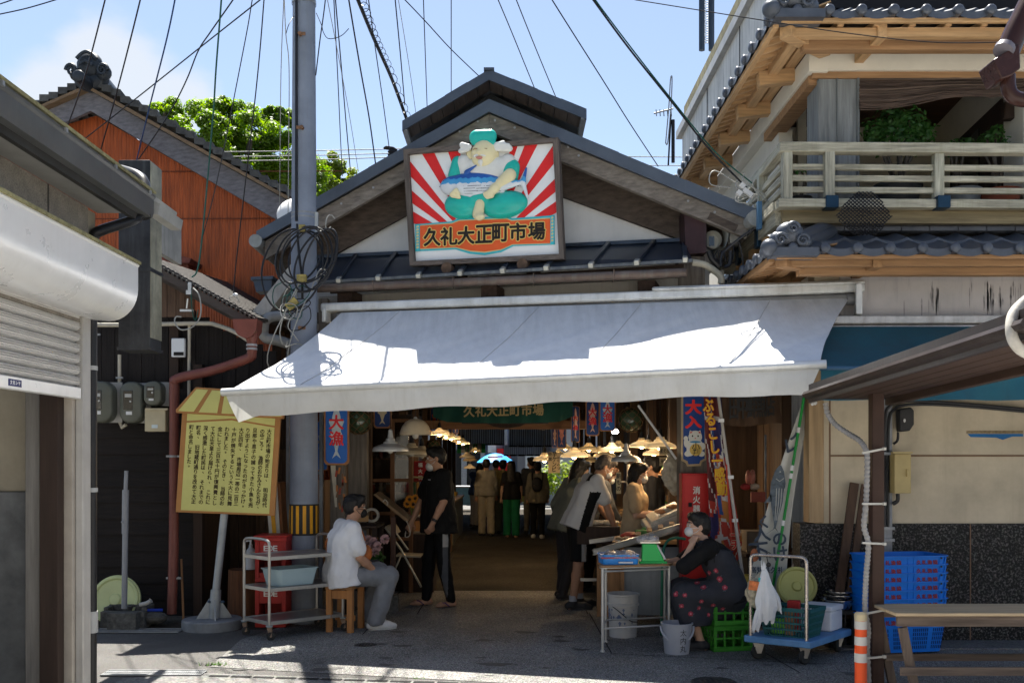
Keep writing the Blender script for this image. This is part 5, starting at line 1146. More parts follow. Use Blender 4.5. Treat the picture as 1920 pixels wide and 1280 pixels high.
for x,y in((PX(1475,DB),DB),(PX(1554,DB),DB),(PX(1762,DB),DB+.04),(PX(1975,DB),DB+.08),(xL,9.35),(xL,10.2)):m.bar((x,y,zr(380)),(x,y,zr(281)),.082,.082,(0,1,0))
m.build('post',gw_z,bal,bevel=.004)
m=MB()
for x in(PX(1556,DB),PX(1764,DB)):m.bb(x-.055,x+.055,DB-.075,DB+.06,zr(393),zr(370))
m.bb(xL-.06,xL-.02,9.3,9.42,zr(430),zr(375));m.bb(xL-.06,xL-.02,10.1,10.22,zr(430),zr(375));m.build('post_shoe',mat('shoe_blue',(.012,.04,.075),.4,.3,.2),bal,bevel=.006)
m=MB();m.bar((xL,DB+.12,zr(402)),(6.8,DB+.2,zr(402)),.14,.12);m.bb(xL-.02,6.8,DB+.05,11.4,zr(392),zr(390)+.02);m.build('floor_beam',mat('beam_mossy',(.21,.17,.10),.85,0,.4,6,'wood',axis=0),bal)
m=MB()
for y in(9.2,9.75,10.3):m.bar((xL-.02,y,zr(425)),(2.85,y,zr(425)),.12,.12)
m.build('joist',lw_y,bal)
# pots and shrubs on the balcony
lf_j=leaf_mat('leaf_jade',(.085,.20,.045),(.03,.085,.02))
def shrub(label,c,pot_r,pot_h,potm,blobs,n,s,seed,d,flip=1):
 rng=random.Random(seed);t=thing('potted_shrub',label,'potted plant',c);m=MB();m.lathe([(1e-3,.0),(pot_r*.75,0),(pot_r,pot_h*.92),(pot_r*1.08,pot_h*.92),(pot_r*1.08,pot_h),(pot_r*.95,pot_h),(pot_r*.9,pot_h*.85),(1e-3,pot_h*.85)],c,26);m.build('pot',potm,t)
 m=MB();c=V(c)
 for b,r in blobs:m.tube(spline([c+V((rng.uniform(-.03,.03),0,pot_h*.8)),(c+V((0,0,pot_h))).lerp(b,.5)+V((rng.uniform(-.04,.04),0,0)),b],4),[.016]*5+[.01]*4,6)
 m.build('stem',bark,t);m=MB()
 for b,r in blobs:leaves(m,b,r,n,s,rng,.85)
 m.build('foliage',lf_j,t,0)
df=9.0;ff=df/F
shrub('big glossy dark green shrub in a dark pot behind the balcony railing',(PX(1683,df),df,3.79),.2,.32,mat('pot_dark',(.03,.032,.035),.5,0,.2),[(P(x,y,df+dy),r*ff)for x,y,r,dy in((1640,245,30,0),(1670,222,34,.05),(1705,228,34,-.05),(1730,252,30,0),(1690,255,36,-.1),(1655,270,28,0),(1715,272,28,.05),(1638,262,18,0),(1725,240,22,.1))],200,.055,5,df)
shrub('small leafy plant in a red terracotta trough at the right end of the balcony',(PX(1872,df),df,3.85),.19,.2,mat('terracotta',(.24,.07,.04),.8,0,.2,8),[(P(x,y,df+dy),r*ff)for x,y,r,dy in((1850,262,20,0),(1868,248,18,0),(1880,270,18,0),(1838,275,14,0),(1860,280,20,.05))],90,.05,6,df)
shrub('dark low plant in a grey tub on the balcony between shrub and terracotta trough',(PX(1802,df),df,3.80),.17,.26,mat('tub_zinc',(.2,.22,.24),.5,.2,.2),[(P(x,y,df+dy),r*ff)for x,y,r,dy in((1795,275,20,0),(1815,270,16,0),(1780,282,14,0))],80,.05,7,df)
shrub('tiny plant in a black pot at the corner of the balcony railing',(PX(1500,8.9),8.9,3.80),.1,.17,mat('pot_black',(.02,.02,.02),.4),[(P(1502,318,8.9),.07)],40,.04,8,df)
# hanging black net on the balcony edge
m=MB();dn_=8.36;cx,cy=1618,362
def inside(x,y):t=(y-358)/84;return 0<=t<=1 and abs(x-cx-2)<(54*math.sin(min(1,.18+t*1.1)*math.pi/2)if t<.55 else 54*(1-(t-.55)/.55)**.6)
def clip(a,b,n=40):
 run=[]
 for i in range(n+1):
  x=a[0]+(b[0]-a[0])*i/n;y=a[1]+(b[1]-a[1])*i/n
  if inside(x,y):run.append(P(x,y,dn_-.05*math.sin((y-358)/84*math.pi)))
  else:
   if len(run)>1:m.tube(run,.005,4)
   run=[]
 if len(run)>1:m.tube(run,.005,4)
for k in range(-22,23):clip((cx+k*7.5-50,355),(cx+k*7.5+50,445));clip((cx+k*7.5+50,355),(cx+k*7.5-50,445))
tag(m.build('hanging_net',mat('net_black',(.012,.012,.014),.6)),'black diamond mesh net hanging from the balcony edge over the lower tiles','net')
# ================================================================ concrete block behind, mast and antenna
cb=thing('concrete_block_building','tall streaked grey concrete building rising behind the tiled house','building',(3.4,14,0))
conc=mat('concrete_streaked',(.64,.62,.58),.9,0,.15,2,bump=.2,streak=.75,stcol=(.17,.17,.155))
m=MB();m.bb(3.3,9,12.2,19.3,0,7.9);m.build('wall',conc,cb)
m=MB();m.bb(3.21,3.5,12.1,19.5,7.9,8.05);m.build('roof_flashing',mat('flashing_grey',(.36,.36,.35),.5,.2,.2,5),cb)
m=MB();m.bb(3.35,3.6,12.15,19.4,8.05,8.5);m.build('parapet',mat('parapet_mossy',(.20,.18,.10),.95,0,.5,8,bump=.4),cb)
m=MB()
for y in(12,14.4,16.8):m.bb(3.29,3.3,y,y+.02,2,7.9)
m.build('panel_joint',darkfascia,cb)
fe=thing('rooftop_mesh_fence','dark steel posts with wire mesh on the concrete roof at the top edge','fence',(4,18,8.4))
m=MB()
for px in(1316,1334):m.cyl(P(px,95,18.5),P(px,-40,18.5),.055,.055,8)
m.build('post',mat('fence_navy',(.03,.045,.07),.5,.3),fe)
m=MB()
for k in range(24):
 y=-20+k*4.5;m.tube([P(1318,y,18.5),P(1332,y-6,18.5)],.006,4);m.tube([P(1318,y-6,18.5),P(1332,y,18.5)],.006,4)
m.build('mesh',steel_d,fe)
an=thing('tv_antenna','rooftop television antenna on a thin mast beside the streaked concrete building','antenna',P(1262,300,14))
m=MB();m.cyl(P(1262,305,14),P(1262,225,14),.025,.025,8);m.cyl(P(1253,310,14),P(1258,215,14),.012,.012,6);m.build('mast',wire_m,an)
m=MB();m.tube([P(1226,213,14),P(1262,204,14)],.012,6)
for k in range(5):x=1230+k*7;m.tube([P(x,206,14),P(x+1,218,14)],.008,5)
m.tube(spline([P(1248,268,14),P(1254,200,14),P(1257,150,14),P(1260,147,14),P(1258,200,14),P(1252,266,14),P(1248,268,14)],5),.009,5);m.build('elements',steel_d,an)
# ================================================================ blue awning, canopy, post
ba=thing('blue_awning','faded blue fabric awning on the right house behind the brown canopy','awning',(4,8.5,2.6));blue=mat('awning_blue',(.010,.085,.125),.75,0,.25,2.5,streak=.35,stcol=(.03,.05,.07))
translucent(blue,.05)
xa=PX(1538,8.78)
m=MB();m.bar((xa-.08,8.80,2.86),(6.5,8.84,2.88),.13,.07);m.bar((xa-.08,8.82,2.80),(6.5,8.85,2.82),.1,.03);m.build('casing',mat('casing_stained',(.52,.51,.50),.45,.25,.3,8,streak=.4,stcol=(.2,.15,.13)),ba,bevel=.01)
rows=[]
for i in range(51):
 s=i/50;row=[]
 for j in range(11):t=j/10;row.append(V((xa-.24*t*(1-s)+(6.5-xa)*s,8.74-.75*t,2.80-(.43+.0*s)*t-.03*math.sin(math.pi*t)+.008*math.sin(s*33)*math.sin(math.pi*t))))
 row+=[V((row[-1].x,row[-1].y+.015*math.sin(s*40)*k,row[-1].z-.26*k/5))for k in range(1,6)]
 rows.append(row)
m=MB();m.sheet(rows);m.build('fabric',blue,ba,.6);m=MB();m.tube([V((xa-.25,7.985,2.365)),V((6.5,7.985,2.365))],.018,8);m.build('front_bar',mat('bar_blue',(.05,.12,.2),.4),ba)
cp=thing('brown_canopy','dark brown canopy eave with round gutter on a brown steel post at the right','canopy',P(1643,1290,7.2))
brn=mat('canopy_brown',(.036,.028,.026),.4,.1,.3,5,streak=.2,stcol=(.12,.11,.10));brn2=mat('canopy_soffit',(.045,.026,.019),.6,0,.25,5)
A,B=P(1519,740,7.6),P(1940,606,4.35);ax=(B-A).normalized();nx=V((-ax.y,ax.x,0)).normalized()
if nx.x>0:nx=-nx
m=MB();pr=[(0,.075),(.012,.078),(.012,.03),(.05,.022),(.064,.0),(.05,-.022),(.014,-.035),(.014,-.062),(0,-.065)];m.prism([A+nx*a+V((0,0,b))for a,b in pr],B-A);m.build('gutter',brn,cp,.5)
m=MB();m.prism([A+V((0,0,.06)),A-nx*.62+V((0,0,.06)),A-nx*.62+V((0,0,.03)),A+V((0,0,.03))],B-A);m.build('roof_sheet',brn,cp)
m=MB()
for k in range(5):o=-nx*(.05+.115*k);m.bar(A+o+V((0,0,-.02+.0)),B+o+V((0,0,-.02)),.105,.03)
m.bar(A-nx*.60+V((0,0,-.03)),B-nx*.60+V((0,0,-.03)),.06,.10);m.build('soffit_board',brn2,cp,bevel=.004)
m=MB();q=P(1643,900,7.2);m.bar((q.x,q.y,0),(q.x,q.y,2.16),.086,.086,(0,1,0));m.build('post',mat('post_brown',(.045,.024,.018),.45,.2,.25,6,streak=.2,stcol=(.09,.06,.05)),cp,bevel=.004)
m=MB();q=P(1523,752,7.58)
for k in range(6):m.ball(q+V((random.uniform(-.01,.03),0,random.uniform(-.03,.01))),.012,6)
m.build('gutter_crust',lab_w,cp)
hz_=thing('flexible_hose','grey corrugated hose hanging from the gutter end and strapped to the brown post','hose',P(1632,1270,7.1))
pts=spline([P(1548,756,7.5),P(1552,775,7.48),P(1566,795,7.42),P(1590,812,7.32),P(1612,826,7.22),P(1624,845,7.15),P(1626,870,7.12),P(1624,940,7.1),P(1620,985,7.1),P(1628,1020,7.1),P(1624,1080,7.1),P(1622,1140,7.1),P(1628,1180,7.1),P(1626,1215,7.1),P(1630,1300,7.1)],34)
acc=[pts[0]];
for q in pts[1:]:
 if(q-acc[-1]).length>.0062:acc.append(q)
m=MB();m.tube(acc,[.019+.0022*(1 if(i%4)in(0,1)else-1)for i in range(len(acc))],10);m.build('hose',mat('hose_grey',(.30,.29,.28),.55,0,.25,8,streak=.2),hz_)
m=MB()
for y,s_ in((845,-4),(944,0),(1018,1),(1147,-4),(1232,-2)):m.bar(P(1617,y-s_,7.06),P(1657,y+s_,7.1),.012,.014);m.box(P(1658,y+s_,7.1),(.02,.03,.02))
m.build('cable_tie',mat('tie_white',(.5,.49,.45),.5),hz_)
wh=thing('white_hose','thick white hose looped over the canopy gutter at the right edge','hose',P(1900,620,4.6));m=MB();m.tube(spline([P(1960,540,4.5),P(1922,565,4.5),P(1900,590,4.48),P(1896,620,4.45),P(1904,645,4.45),P(1925,662,4.5),P(1960,670,4.55)],7),.025,14);m.build('hose',mat('hose_taped',(.42,.40,.36),.7,0,.2,20,bump=.5,streak=.2),wh)
# near corner of another eave: brown downpipe at the top right
dp2=thing('brown_downpipe','glossy dark brown downpipe with hopper cutting into the top right corner','drainpipe',P(1895,110,5))
bp=mat('pvc_chocolate',(.035,.014,.011),.25,0,.2,6)
m=MB();m.tube(spline([P(1965,-60,5.0),P(1930,10,5.0),P(1905,60,5.0),P(1888,100,5.0)],5),.058,16);m.build('pipe',bp,dp2,.6)
m=MB();m.prism([P(1862,112,4.93),P(1912,82,4.93),P(1914,128,4.93),P(1896,142,4.93),P(1878,148,4.93)],(0,.16,0));m.tube(spline([P(1890,140,5),P(1891,165,5),P(1898,180,5),P(1915,187,5),P(1960,190,5)],5),.036,14);m.build('hopper',bp,dp2,bevel=.006)
m=MB();m.tube([P(1885,90,4.96),P(1881,97,4.95)],.05,12);m.build('pale_joint',mat('joint_grey',(.14,.13,.15),.4),dp2)
# wall fittings on the sand wall
cd=thing('wall_conduit','pair of black cables and grey steel channel on the sand coloured wall','cable run',P(1665,900,8.9))
m=MB();m.bb(PX(1656,8.88),PX(1673,8.88),8.88,8.92,PZ(1040,8.88),PZ(740,8.88));m.build('channel',mat('channel_zinc',(.23,.24,.26),.5,.35,.25,8,streak=.3),cd)
m=MB()
for o in(0,7):m.tube(spline([P(1658+o,990,8.87),P(1658+o,850,8.87),P(1660+o,780+o,8.87),P(1668+o,762+o,8.87),P(1690+o,752+o,8.86),P(1780,755+o*.6,8.86),P(1935,768+o*.6,8.86)],6),.014,7)
m.build('cable',black_pvc,cd)
m=MB()
for y in(850,990,1012):m.box(P(1664,y,8.86),(.12,.03,.025))
m.build('clamp',steel_d,cd)
bxk=thing('black_box','black rounded plastic box high on the sand coloured wall','box',P(1692,788,8.88));m=MB();m.prism([P(1678,768,8.9),P(1700,764,8.9),P(1706,770,8.9),P(1706,796,8.9),P(1698,808,8.9),P(1680,810,8.9)],(0,-.1,0));m.build('case',mat('case_black',(.02,.02,.022),.4),bxk,bevel=.012)
m=MB();m.tube(spline([P(1684,810,8.85),P(1683,825,8.85),P(1675,832,8.86)],4),.012,7);m.build('lead',black_pvc,bxk)
m=MB();m.ball(P(1696,788,8.79),.018,8,(.6,.3,1));m.build('chip',lab_w,bxk)
cbx=thing('cream_cabinet','cream steel meter cabinet on the sand coloured wall right of the brown post','cabinet',P(1690,890,8.88));m=MB();m.bb(PX(1674,8.8),PX(1705,8.8),8.76,8.93,PZ(924,8.8),PZ(850,8.8));m.build('box',mat('cabinet_cream',(.42,.33,.15),.5,0,.12,6),cbx,bevel=.005);m=MB();m.bar(P(1672,848,8.72),P(1709,848,8.72),.05,.015);m.box(P(1702,886,8.75),(.02,.02,.06));m.build('hood',MATS['cabinet_cream'],cbx)
m=MB();m.tube(spline([P(1683,925,8.84),P(1683,938,8.84),P(1674,944,8.86)],4),.018,8);m.build('lead',black_pvc,cbx)
tp=thing('torn_strip','torn blue poster strip left on the sand coloured wall','poster scrap',P(1865,816,8.9));m=MB();z=PZ(812,8.93);m.prism([P(1814,813,DW-.004),P(1918,813,DW-.004),P(1918,818,DW-.004),P(1898,818,DW-.004),P(1880,824,DW-.004),P(1868,820,DW-.004),P(1820,819,DW-.004)],(0,-.003,0));m.build('blue_strip',mat('strip_blue',(.02,.13,.33),.7),tp)
m=MB();m.prism([P(1812,807,DW-.004),P(1918,807,DW-.004),P(1918,812,DW-.004),P(1812,812,DW-.004)],(0,-.002,0));m.build('paste_mark',mat('paste_brown',(.26,.2,.12),.9,0,.4,40),tp)
# ================================================================ MARKET INTERIOR
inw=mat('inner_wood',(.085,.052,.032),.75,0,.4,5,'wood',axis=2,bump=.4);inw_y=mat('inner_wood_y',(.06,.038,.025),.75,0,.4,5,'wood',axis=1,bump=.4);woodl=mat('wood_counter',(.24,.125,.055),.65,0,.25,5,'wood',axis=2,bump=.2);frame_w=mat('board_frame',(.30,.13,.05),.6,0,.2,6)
def plank_wall(x,y0,y1,z1,step,th):
 m=MB();y=y0
 while y<y1:m.bb(x+random.uniform(-.006,.006),x+th,y,y+step*.985,0,z1);y+=step
 return m
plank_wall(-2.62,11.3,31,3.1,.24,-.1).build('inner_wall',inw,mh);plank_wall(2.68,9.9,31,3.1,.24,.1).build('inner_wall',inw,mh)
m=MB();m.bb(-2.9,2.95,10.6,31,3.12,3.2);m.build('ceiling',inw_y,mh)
m=MB()
for y in range(12,31,2):m.bb(-2.6,2.68,y,y+.14,2.86,3.06)
m.build('tie_beam',mat('inner_beam',(.07,.042,.026),.75,0,.4,5,'wood',axis=0),mh)
m=MB()
for y in range(12,31,2):
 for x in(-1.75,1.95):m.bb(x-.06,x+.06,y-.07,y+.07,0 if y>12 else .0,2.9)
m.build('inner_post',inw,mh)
# far street closing the vista
fb=thing('far_shop','pale shop front with red panel in the bright street beyond the market passage','building',(0,37,0))
m=MB();m.bb(-12,12,37,37.5,0,3.0);m.build('wall',mat('far_wall',(.34,.35,.37),.9,0,.1,2),fb)
m=MB()
for x in(-1.3,-.35,1.1):m.bb(x,x+.55,36.93,37,.9,2.9)
m.build('window',mat('far_glass',(.12,.15,.2),.15),fb)
m=MB();m.bb(-.55,-.05,36.5,36.9,0,2.05);m.build('red_panel',mat('far_red',(.6,.02,.02),.5),fb)
m=MB()
for px,w in((905,.08),(948,.06),(1016,.09),(870,.1)):x=PX(px,36.6);m.bb(x-w,x+w,36.6,36.7,0,2.9)
m.build('pillar',steel_d,fb);m=MB();m.bb(PX(838,36.8),PX(900,36.8),36.8,36.95,0,2.0);m.build('shop_opening',bk,fb);m=MB();m.bb(PX(985,36.7),PX(1010,36.7),36.6,36.75,1.0,2.6);m.bb(PX(915,36.7),PX(930,36.7),36.6,36.75,1.9,2.7);m.build('white_sign',lab_w,fb)
dt=thing('market_table','white and blue covered table in daylight at the far left end of the passage','table',(PX(880,31.6),31.6,0));m=MB();m.bb(PX(850,31.6),PX(903,31.6),31.5,32.3,.76,.8);m.build('tabletop',lab_w,dt);m=MB();m.bb(PX(850,31.6),PX(903,31.6),31.52,31.54,.2,.759);m.build('cloth',mat('cloth_sky',(.2,.42,.6),.7),dt)
fh=thing('hedge','sunlit green shrubs in the bright street at the end of the passage','shrub',(.5,35,0));m=MB();rng=random.Random(3)
for x,z,r in((.15,.5,.5),(.55,.9,.45),(.95,.6,.6),(.6,.4,.5),(1.25,1.1,.55),(1.6,.8,.6),(1.9,1.3,.5),(1.0,1.1,.4)):leaves(m,(x,35+rng.uniform(-.3,.3),z),r,260,.13,rng)
m.build('foliage',leaf2,fh,0)
m=MB();m.tube([(.5,35,0),(.6,35,.8)],.04);m.build('stem',bark,fh)
um=thing('parasol','blue parasol with red writing in the bright street behind the walkers','parasol',P(930,950,33.2));m=MB();um_c=P(929,866,33.2)
g=[]
for k in range(25):
 a=2*math.pi*k/24;g.append([um_c+V((r*.62*math.cos(a),r*.62*math.sin(a),.30-.30*r*r-(.012 if k%3 else 0)*r))for r in(0,.3,.6,.85,1)])
m.sheet(g);m.build('canopy',mat('parasol_blue',(.03,.3,.75),.5,0,.1),um);m=MB();word(m,'ーーー',um_c+V((-.16,-.575,.13)),(.16,0,.01),(1,0,0),(0,.4,.9),.16,.3,.012);m.build('lettering',red_p,um)
m=MB();m.cyl(um_c+V((0,0,.28)),(um_c.x,um_c.y,0),.02,.02,8);m.build('pole',steel_d,um)
gs=thing('striped_awning','small green and white striped awning over the far left stall','awning',P(884,840,24));gm=mat('stripe_green',(.02,.35,.08),.7,0,.08);wm=mat('stripe_white',(.7,.72,.7),.7,0,.05)
for k in range(7):
 m=MB();x0,x1=857+k*7.6,857+(k+1)*7.6
 m.prism([P(x0,832,24.3),P(x1,832,24.3),P(x1,842,23.8),P(x0,842,23.8)],(0,0,-.01));m.prism([P(x0,842,23.79),P(x1,842,23.79),P(x1,849,23.79),P(x0,849,23.79)],(0,.01,0));m.build('stripe',gm if k%2==0 else wm,gs)
 # blinds near the far end
def stripes(name,a,b,n,trans):
 m=bpy.data.materials.new(name);m.use_nodes=True;MATS[name]=m;N=m.node_tree.nodes;L=m.node_tree.links;bs=N['Principled BSDF'];tc=N.new('ShaderNodeTexCoord');wv=N.new('ShaderNodeTexWave');wv.inputs['Scale'].default_value=n;wv.inputs['Distortion'].default_value=.4;L.new(tc.outputs['Object'],wv.inputs[0])
 rp=N.new('ShaderNodeValToRGB');rp.color_ramp.elements[0].color=(*a,1);rp.color_ramp.elements[1].color=(*b,1);L.new(wv.outputs['Fac'],rp.inputs[0]);L.new(rp.outputs[0],bs.inputs['Base Color']);bs.inputs['Roughness'].default_value=.8
 tr=N.new('ShaderNodeBsdfTranslucent');L.new(rp.outputs[0],tr.inputs[0]);mx=N.new('ShaderNodeMixShader');mx.inputs[0].default_value=trans;L.new(bs.outputs[0],mx.inputs[1]);L.new(tr.outputs[0],mx.inputs[2]);L.new(mx.outputs[0],N['Material Output'].inputs[0]);return m
bl1=stripes('blind_dark',(.05,.06,.08),(.30,.35,.42),5.5,.6);bl2=stripes('blind_pale',(.2,.23,.3),(.5,.55,.65),5.5,.6)
for lab,x0,x1,y0,y1,d,mt_ in(('dark striped blind hanging left across the far end of the passage',860,946,802,833,26,bl1),('dark striped blind hanging right across the far end of the passage',954,1034,802,836,26,bl1),('paler striped lower blind hanging at the right far end above the walkers',944,1034,834,853,26.4,bl2)):
 t=thing('hanging_blind',lab,'blind',P((x0+x1)/2,y1,d),'blinds at the far end');m=MB();m.sheet([[P(x,y+(2*math.sin((x-x0)*.05)if y>y0 else 0),d)+V((0,.02*math.sin(x*.4),0))for y in(y0,(y0+y1)/2,y1)]for x in[x0+(x1-x0)*i/40 for i in range(41)]]);m.build('cloth',mt_,t);m=MB();m.cyl(P(x0,y1,d),P(x1,y1,d),.02,.02,8);m.build('rod',blk,t)
m=MB();m.bb(PX(800,26.2),PX(1100,26.2),26.1,26.25,PZ(804,26.2),3.1);m.build('end_screen',mat('screen_wood',(.12,.07,.045),.8,0,.3,5,'wood',axis=0),mh)
# ---------------- green banner and black board
nb=thing('green_banner','dark green cloth banner lettered with the market name above the aisle','banner',P(945,790,13));ngr=mat('banner_green',(.012,.065,.05),.85,0,.25,3);d=13
rows=[]
for i in range(61):
 s=i/60;x=812+262*s;yb=790+3*math.sin(math.pi*s)-(8*(1-s/.1)if s<.1 else 0)-(10*((s-.9)/.1)if s>.9 else 0)
 rows.append([P(x,735+(yb-735)*t,d)+V((0,.012*math.sin(s*45+2*t)*t+.01*math.sin(s*13),0))for t in[j/6 for j in range(7)]])
m=MB();m.sheet(rows);m.build('cloth',ngr,nb,.8)
m=MB()
for k,ch in enumerate('久礼大正町市場'):letter(m,ch,P(879.5+k*21.6,773-k*.5,d-.03),(1,0,.02),(0,0,1),.128,.135,.0045)
m.build('lettering',mat('banner_gold',(.42,.33,.16),.7,0,.05),nb)
kb=thing('name_board','black board with pale writing half hidden below the green banner','sign',P(945,792,14));m=MB();m.bb(PX(866,14),PX(1028,14),14,14.04,PZ(794,14),PZ(772,14));m.build('board',bk,kb);m=MB()
for k,ch in enumerate('高知県中土佐町久礼大正町市場'):letter(m,ch,P(893+k*9.2,786,13.995),(1,0,0),(0,0,1),.066,.075,.002)
m.build('lettering',mat('board_white',(.5,.48,.42),.7),kb)
m=MB();m.prism([P(915,794,14.1),P(985,794,14.1),P(975,799,14.1),P(955,802,14.1),P(940,802,14.1),P(925,799,14.1)],(0,.1,0));m.build('carved_base',brown_d,kb)
m=MB();m.bb(PX(770,14.2),PX(1130,14.2),14.2,14.35,PZ(804,14.2),PZ(788,14.2));m.build('cross_beam',mat('beam_brown',(.16,.085,.045),.75,0,.3,5,'wood',axis=0),mh)
# ---------------- hanging lamps
enam=mat('lamp_enamel',(.60,.50,.34),.35,0,.12,6,streak=.15,stcol=(.25,.17,.1));enam_g=mat('lamp_grey',(.46,.47,.47),.35,.25,.12,6);bulb_m=mat('bulb_warm',(1,.62,.25),.3,em=22);bulb_w=mat('bulb_white',(1,.95,.85),.3,em=18);bulb_o=mat('bulb_off',(.5,.48,.42),.2)
SHADE=[(.030,.105),(.045,.10),(.05,.075),(.07,.065),(.075,.05),(.12,.035),(.17,.012),(.185,-.012),(.185,-.03),(.178,-.03),(.165,.0),(.07,.045),(.03,.09)]
DOME=[(.012,.175),(.06,.168),(.11,.14),(.15,.09),(.172,.03),(.175,-.005),(.168,-.005),(.14,.085),(.06,.155),(.012,.165)]
translucent(enam,.25)
def lamp(px,py,hw,d,label,kind='warm',shade=SHADE,sm=None,power=0,top=3.1):
 """py = lower rim of the shade"""
 c=P(px,py,d);k=hw*d/F/.185;c.z+=.03*k;t=thing('hanging_lamp',label,'lamp',c,'pendant lamps in the market')
 m=MB();m.lathe([(r*k,z*k)for r,z in shade],c,28);m.build('lamp_shade',sm or enam,t,.5)
 m=MB();m.cyl(c+V((0,0,.17*k)),c+V((0,0,.095*k)),.022*k,.034*k,14);m.ball(c+V((0,0,.175*k)),.024*k,10);m.build('socket',black_pvc if sm is None else enam_g,t)
 m=MB();m.cyl(c+V((0,0,.17*k)),(c.x,c.y,max(top,c.z+.3)),.004,.004,6);m.build('cord',wire_m,t)
 m=MB();q=c+V((0,0,-.012*k));m.ball(q,.036*k,12,(1,1,1.15));m.build('bulb',{'warm':bulb_m,'white':bulb_w,'off':bulb_o}[kind],t)
 if power:
  l=bpy.data.lights.new('lamp_light','POINT');l.energy=power;l.color=(1,.74,.46);l.shadow_soft_size=.05;o=bpy.data.objects.new('lamp_light',l);COL.objects.link(o);o.parent=t;o.location=(0,0,-.09*k)
LP=[(732,846,34,10.7,'grey metal pendant lamp shade at the front left above the seated man','off',SHADE,enam_g,0),(772,852,30,11.6,'dim cream lamp shade half hidden behind the grey front left shade','off',SHADE,None,0),(779,819,31,10.9,'large plain dome lamp with pale shade at the front left','off',DOME,mat('dome_ivory',(.52,.43,.30),.3,0,.06),0),(791,856,28,12.2,'cream lamp shade hanging below the dome lamp just behind the standing man','off',SHADE,None,0),(824,815,19,14.2,'first lit lamp of the receding left row by the green banner','warm',SHADE,None,4.5),(836,819,18,15.4,'second lit lamp of the receding left row','warm',SHADE,None,0),(846,823,17,16.8,'third lit lamp of the receding left row','warm',SHADE,None,4.5),(860,828,15,18.4,'fourth lit lamp of the receding left row','warm',SHADE,None,0),(868,832,14,20.2,'fifth and farthest lit lamp of the receding left row','warm',SHADE,None,4.5),(876,858,15,18.2,'upper lamp of the dim cluster under the striped awning','off',SHADE,None,0),(882,864,14,18.8,'middle lamp of the dim cluster under the striped awning','off',SHADE,None,0),(881,878,12,21,'lowest lamp of the dim cluster over the blue shirted vendor','off',SHADE,None,0),(1021,864,22,15.5,'lit lamp half behind the cream hand-lettered sign','warm',SHADE,None,4),(1060,842,15,16.5,'small lamp beside the blue fish boards at the right rear','warm',SHADE,None,0),(1077,857,26,12.8,'wide lit lamp right of the hand-lettered sign','warm',SHADE,None,4.5),(1104,844,20,13.6,'lit lamp below the pink fish board','warm',SHADE,None,0),(1109,866,15,17,'small low lamp over the bending man','off',SHADE,None,0),(1147,846,23,12.2,'lit lamp just right of the blue fish board','warm',SHADE,None,4.5),(1134,857,22,13.5,'dim lamp behind the pale lamp near the bending man','off',SHADE,None,0),(1174,865,28,10.6,'pale grey lamp hanging lowest over the beige shirted vendor','off',SHADE,enam_g,0),(1203,838,24,11,'lit lamp below the netted glass float','warm',SHADE,None,4),(1238,840,30,10.7,'lit lamp nearest the front post with the lucky cat board','warm',SHADE,None,4),(1216,838,20,11.8,'lamp squeezed between the float lamp and the front post lamp','off',SHADE,None,0)]
LP+=[(1092,855,16,15.2,'lit lamp between the wide lamp and the low lamp by the bending man','warm',SHADE,None,4.5),(1160,838,17,14,'small lit lamp behind the blue fish board lamp','warm',SHADE,None,0),(1047,852,13,18,'tiny lit lamp above the price sign in the right row','warm',SHADE,None,0),(1125,848,16,15.8,'lit lamp seen over the head of the bending man','warm',SHADE,None,0),(1226,853,21,12.6,'lit lamp low behind the beige shirted vendor','warm',SHADE,None,4.5),(891,846,11,21.5,'lit lamp right beside the striped awning','warm',SHADE,None,0)]
for a in LP:lamp(*a)
ll=thing('led_spot','small bright white spotlight among the fish boards at the right','lamp',P(1153,808,12));m=MB();m.ball(P(1153,809,12),.035,12,(1.2,1,.8));m.build('bulb',mat('led_white',(1,.98,.92),.3,em=30),ll);m=MB();m.cyl(P(1153,806,12.03),P(1153,795,12.1),.03,.02,10);m.build('socket',black_pvc,ll)
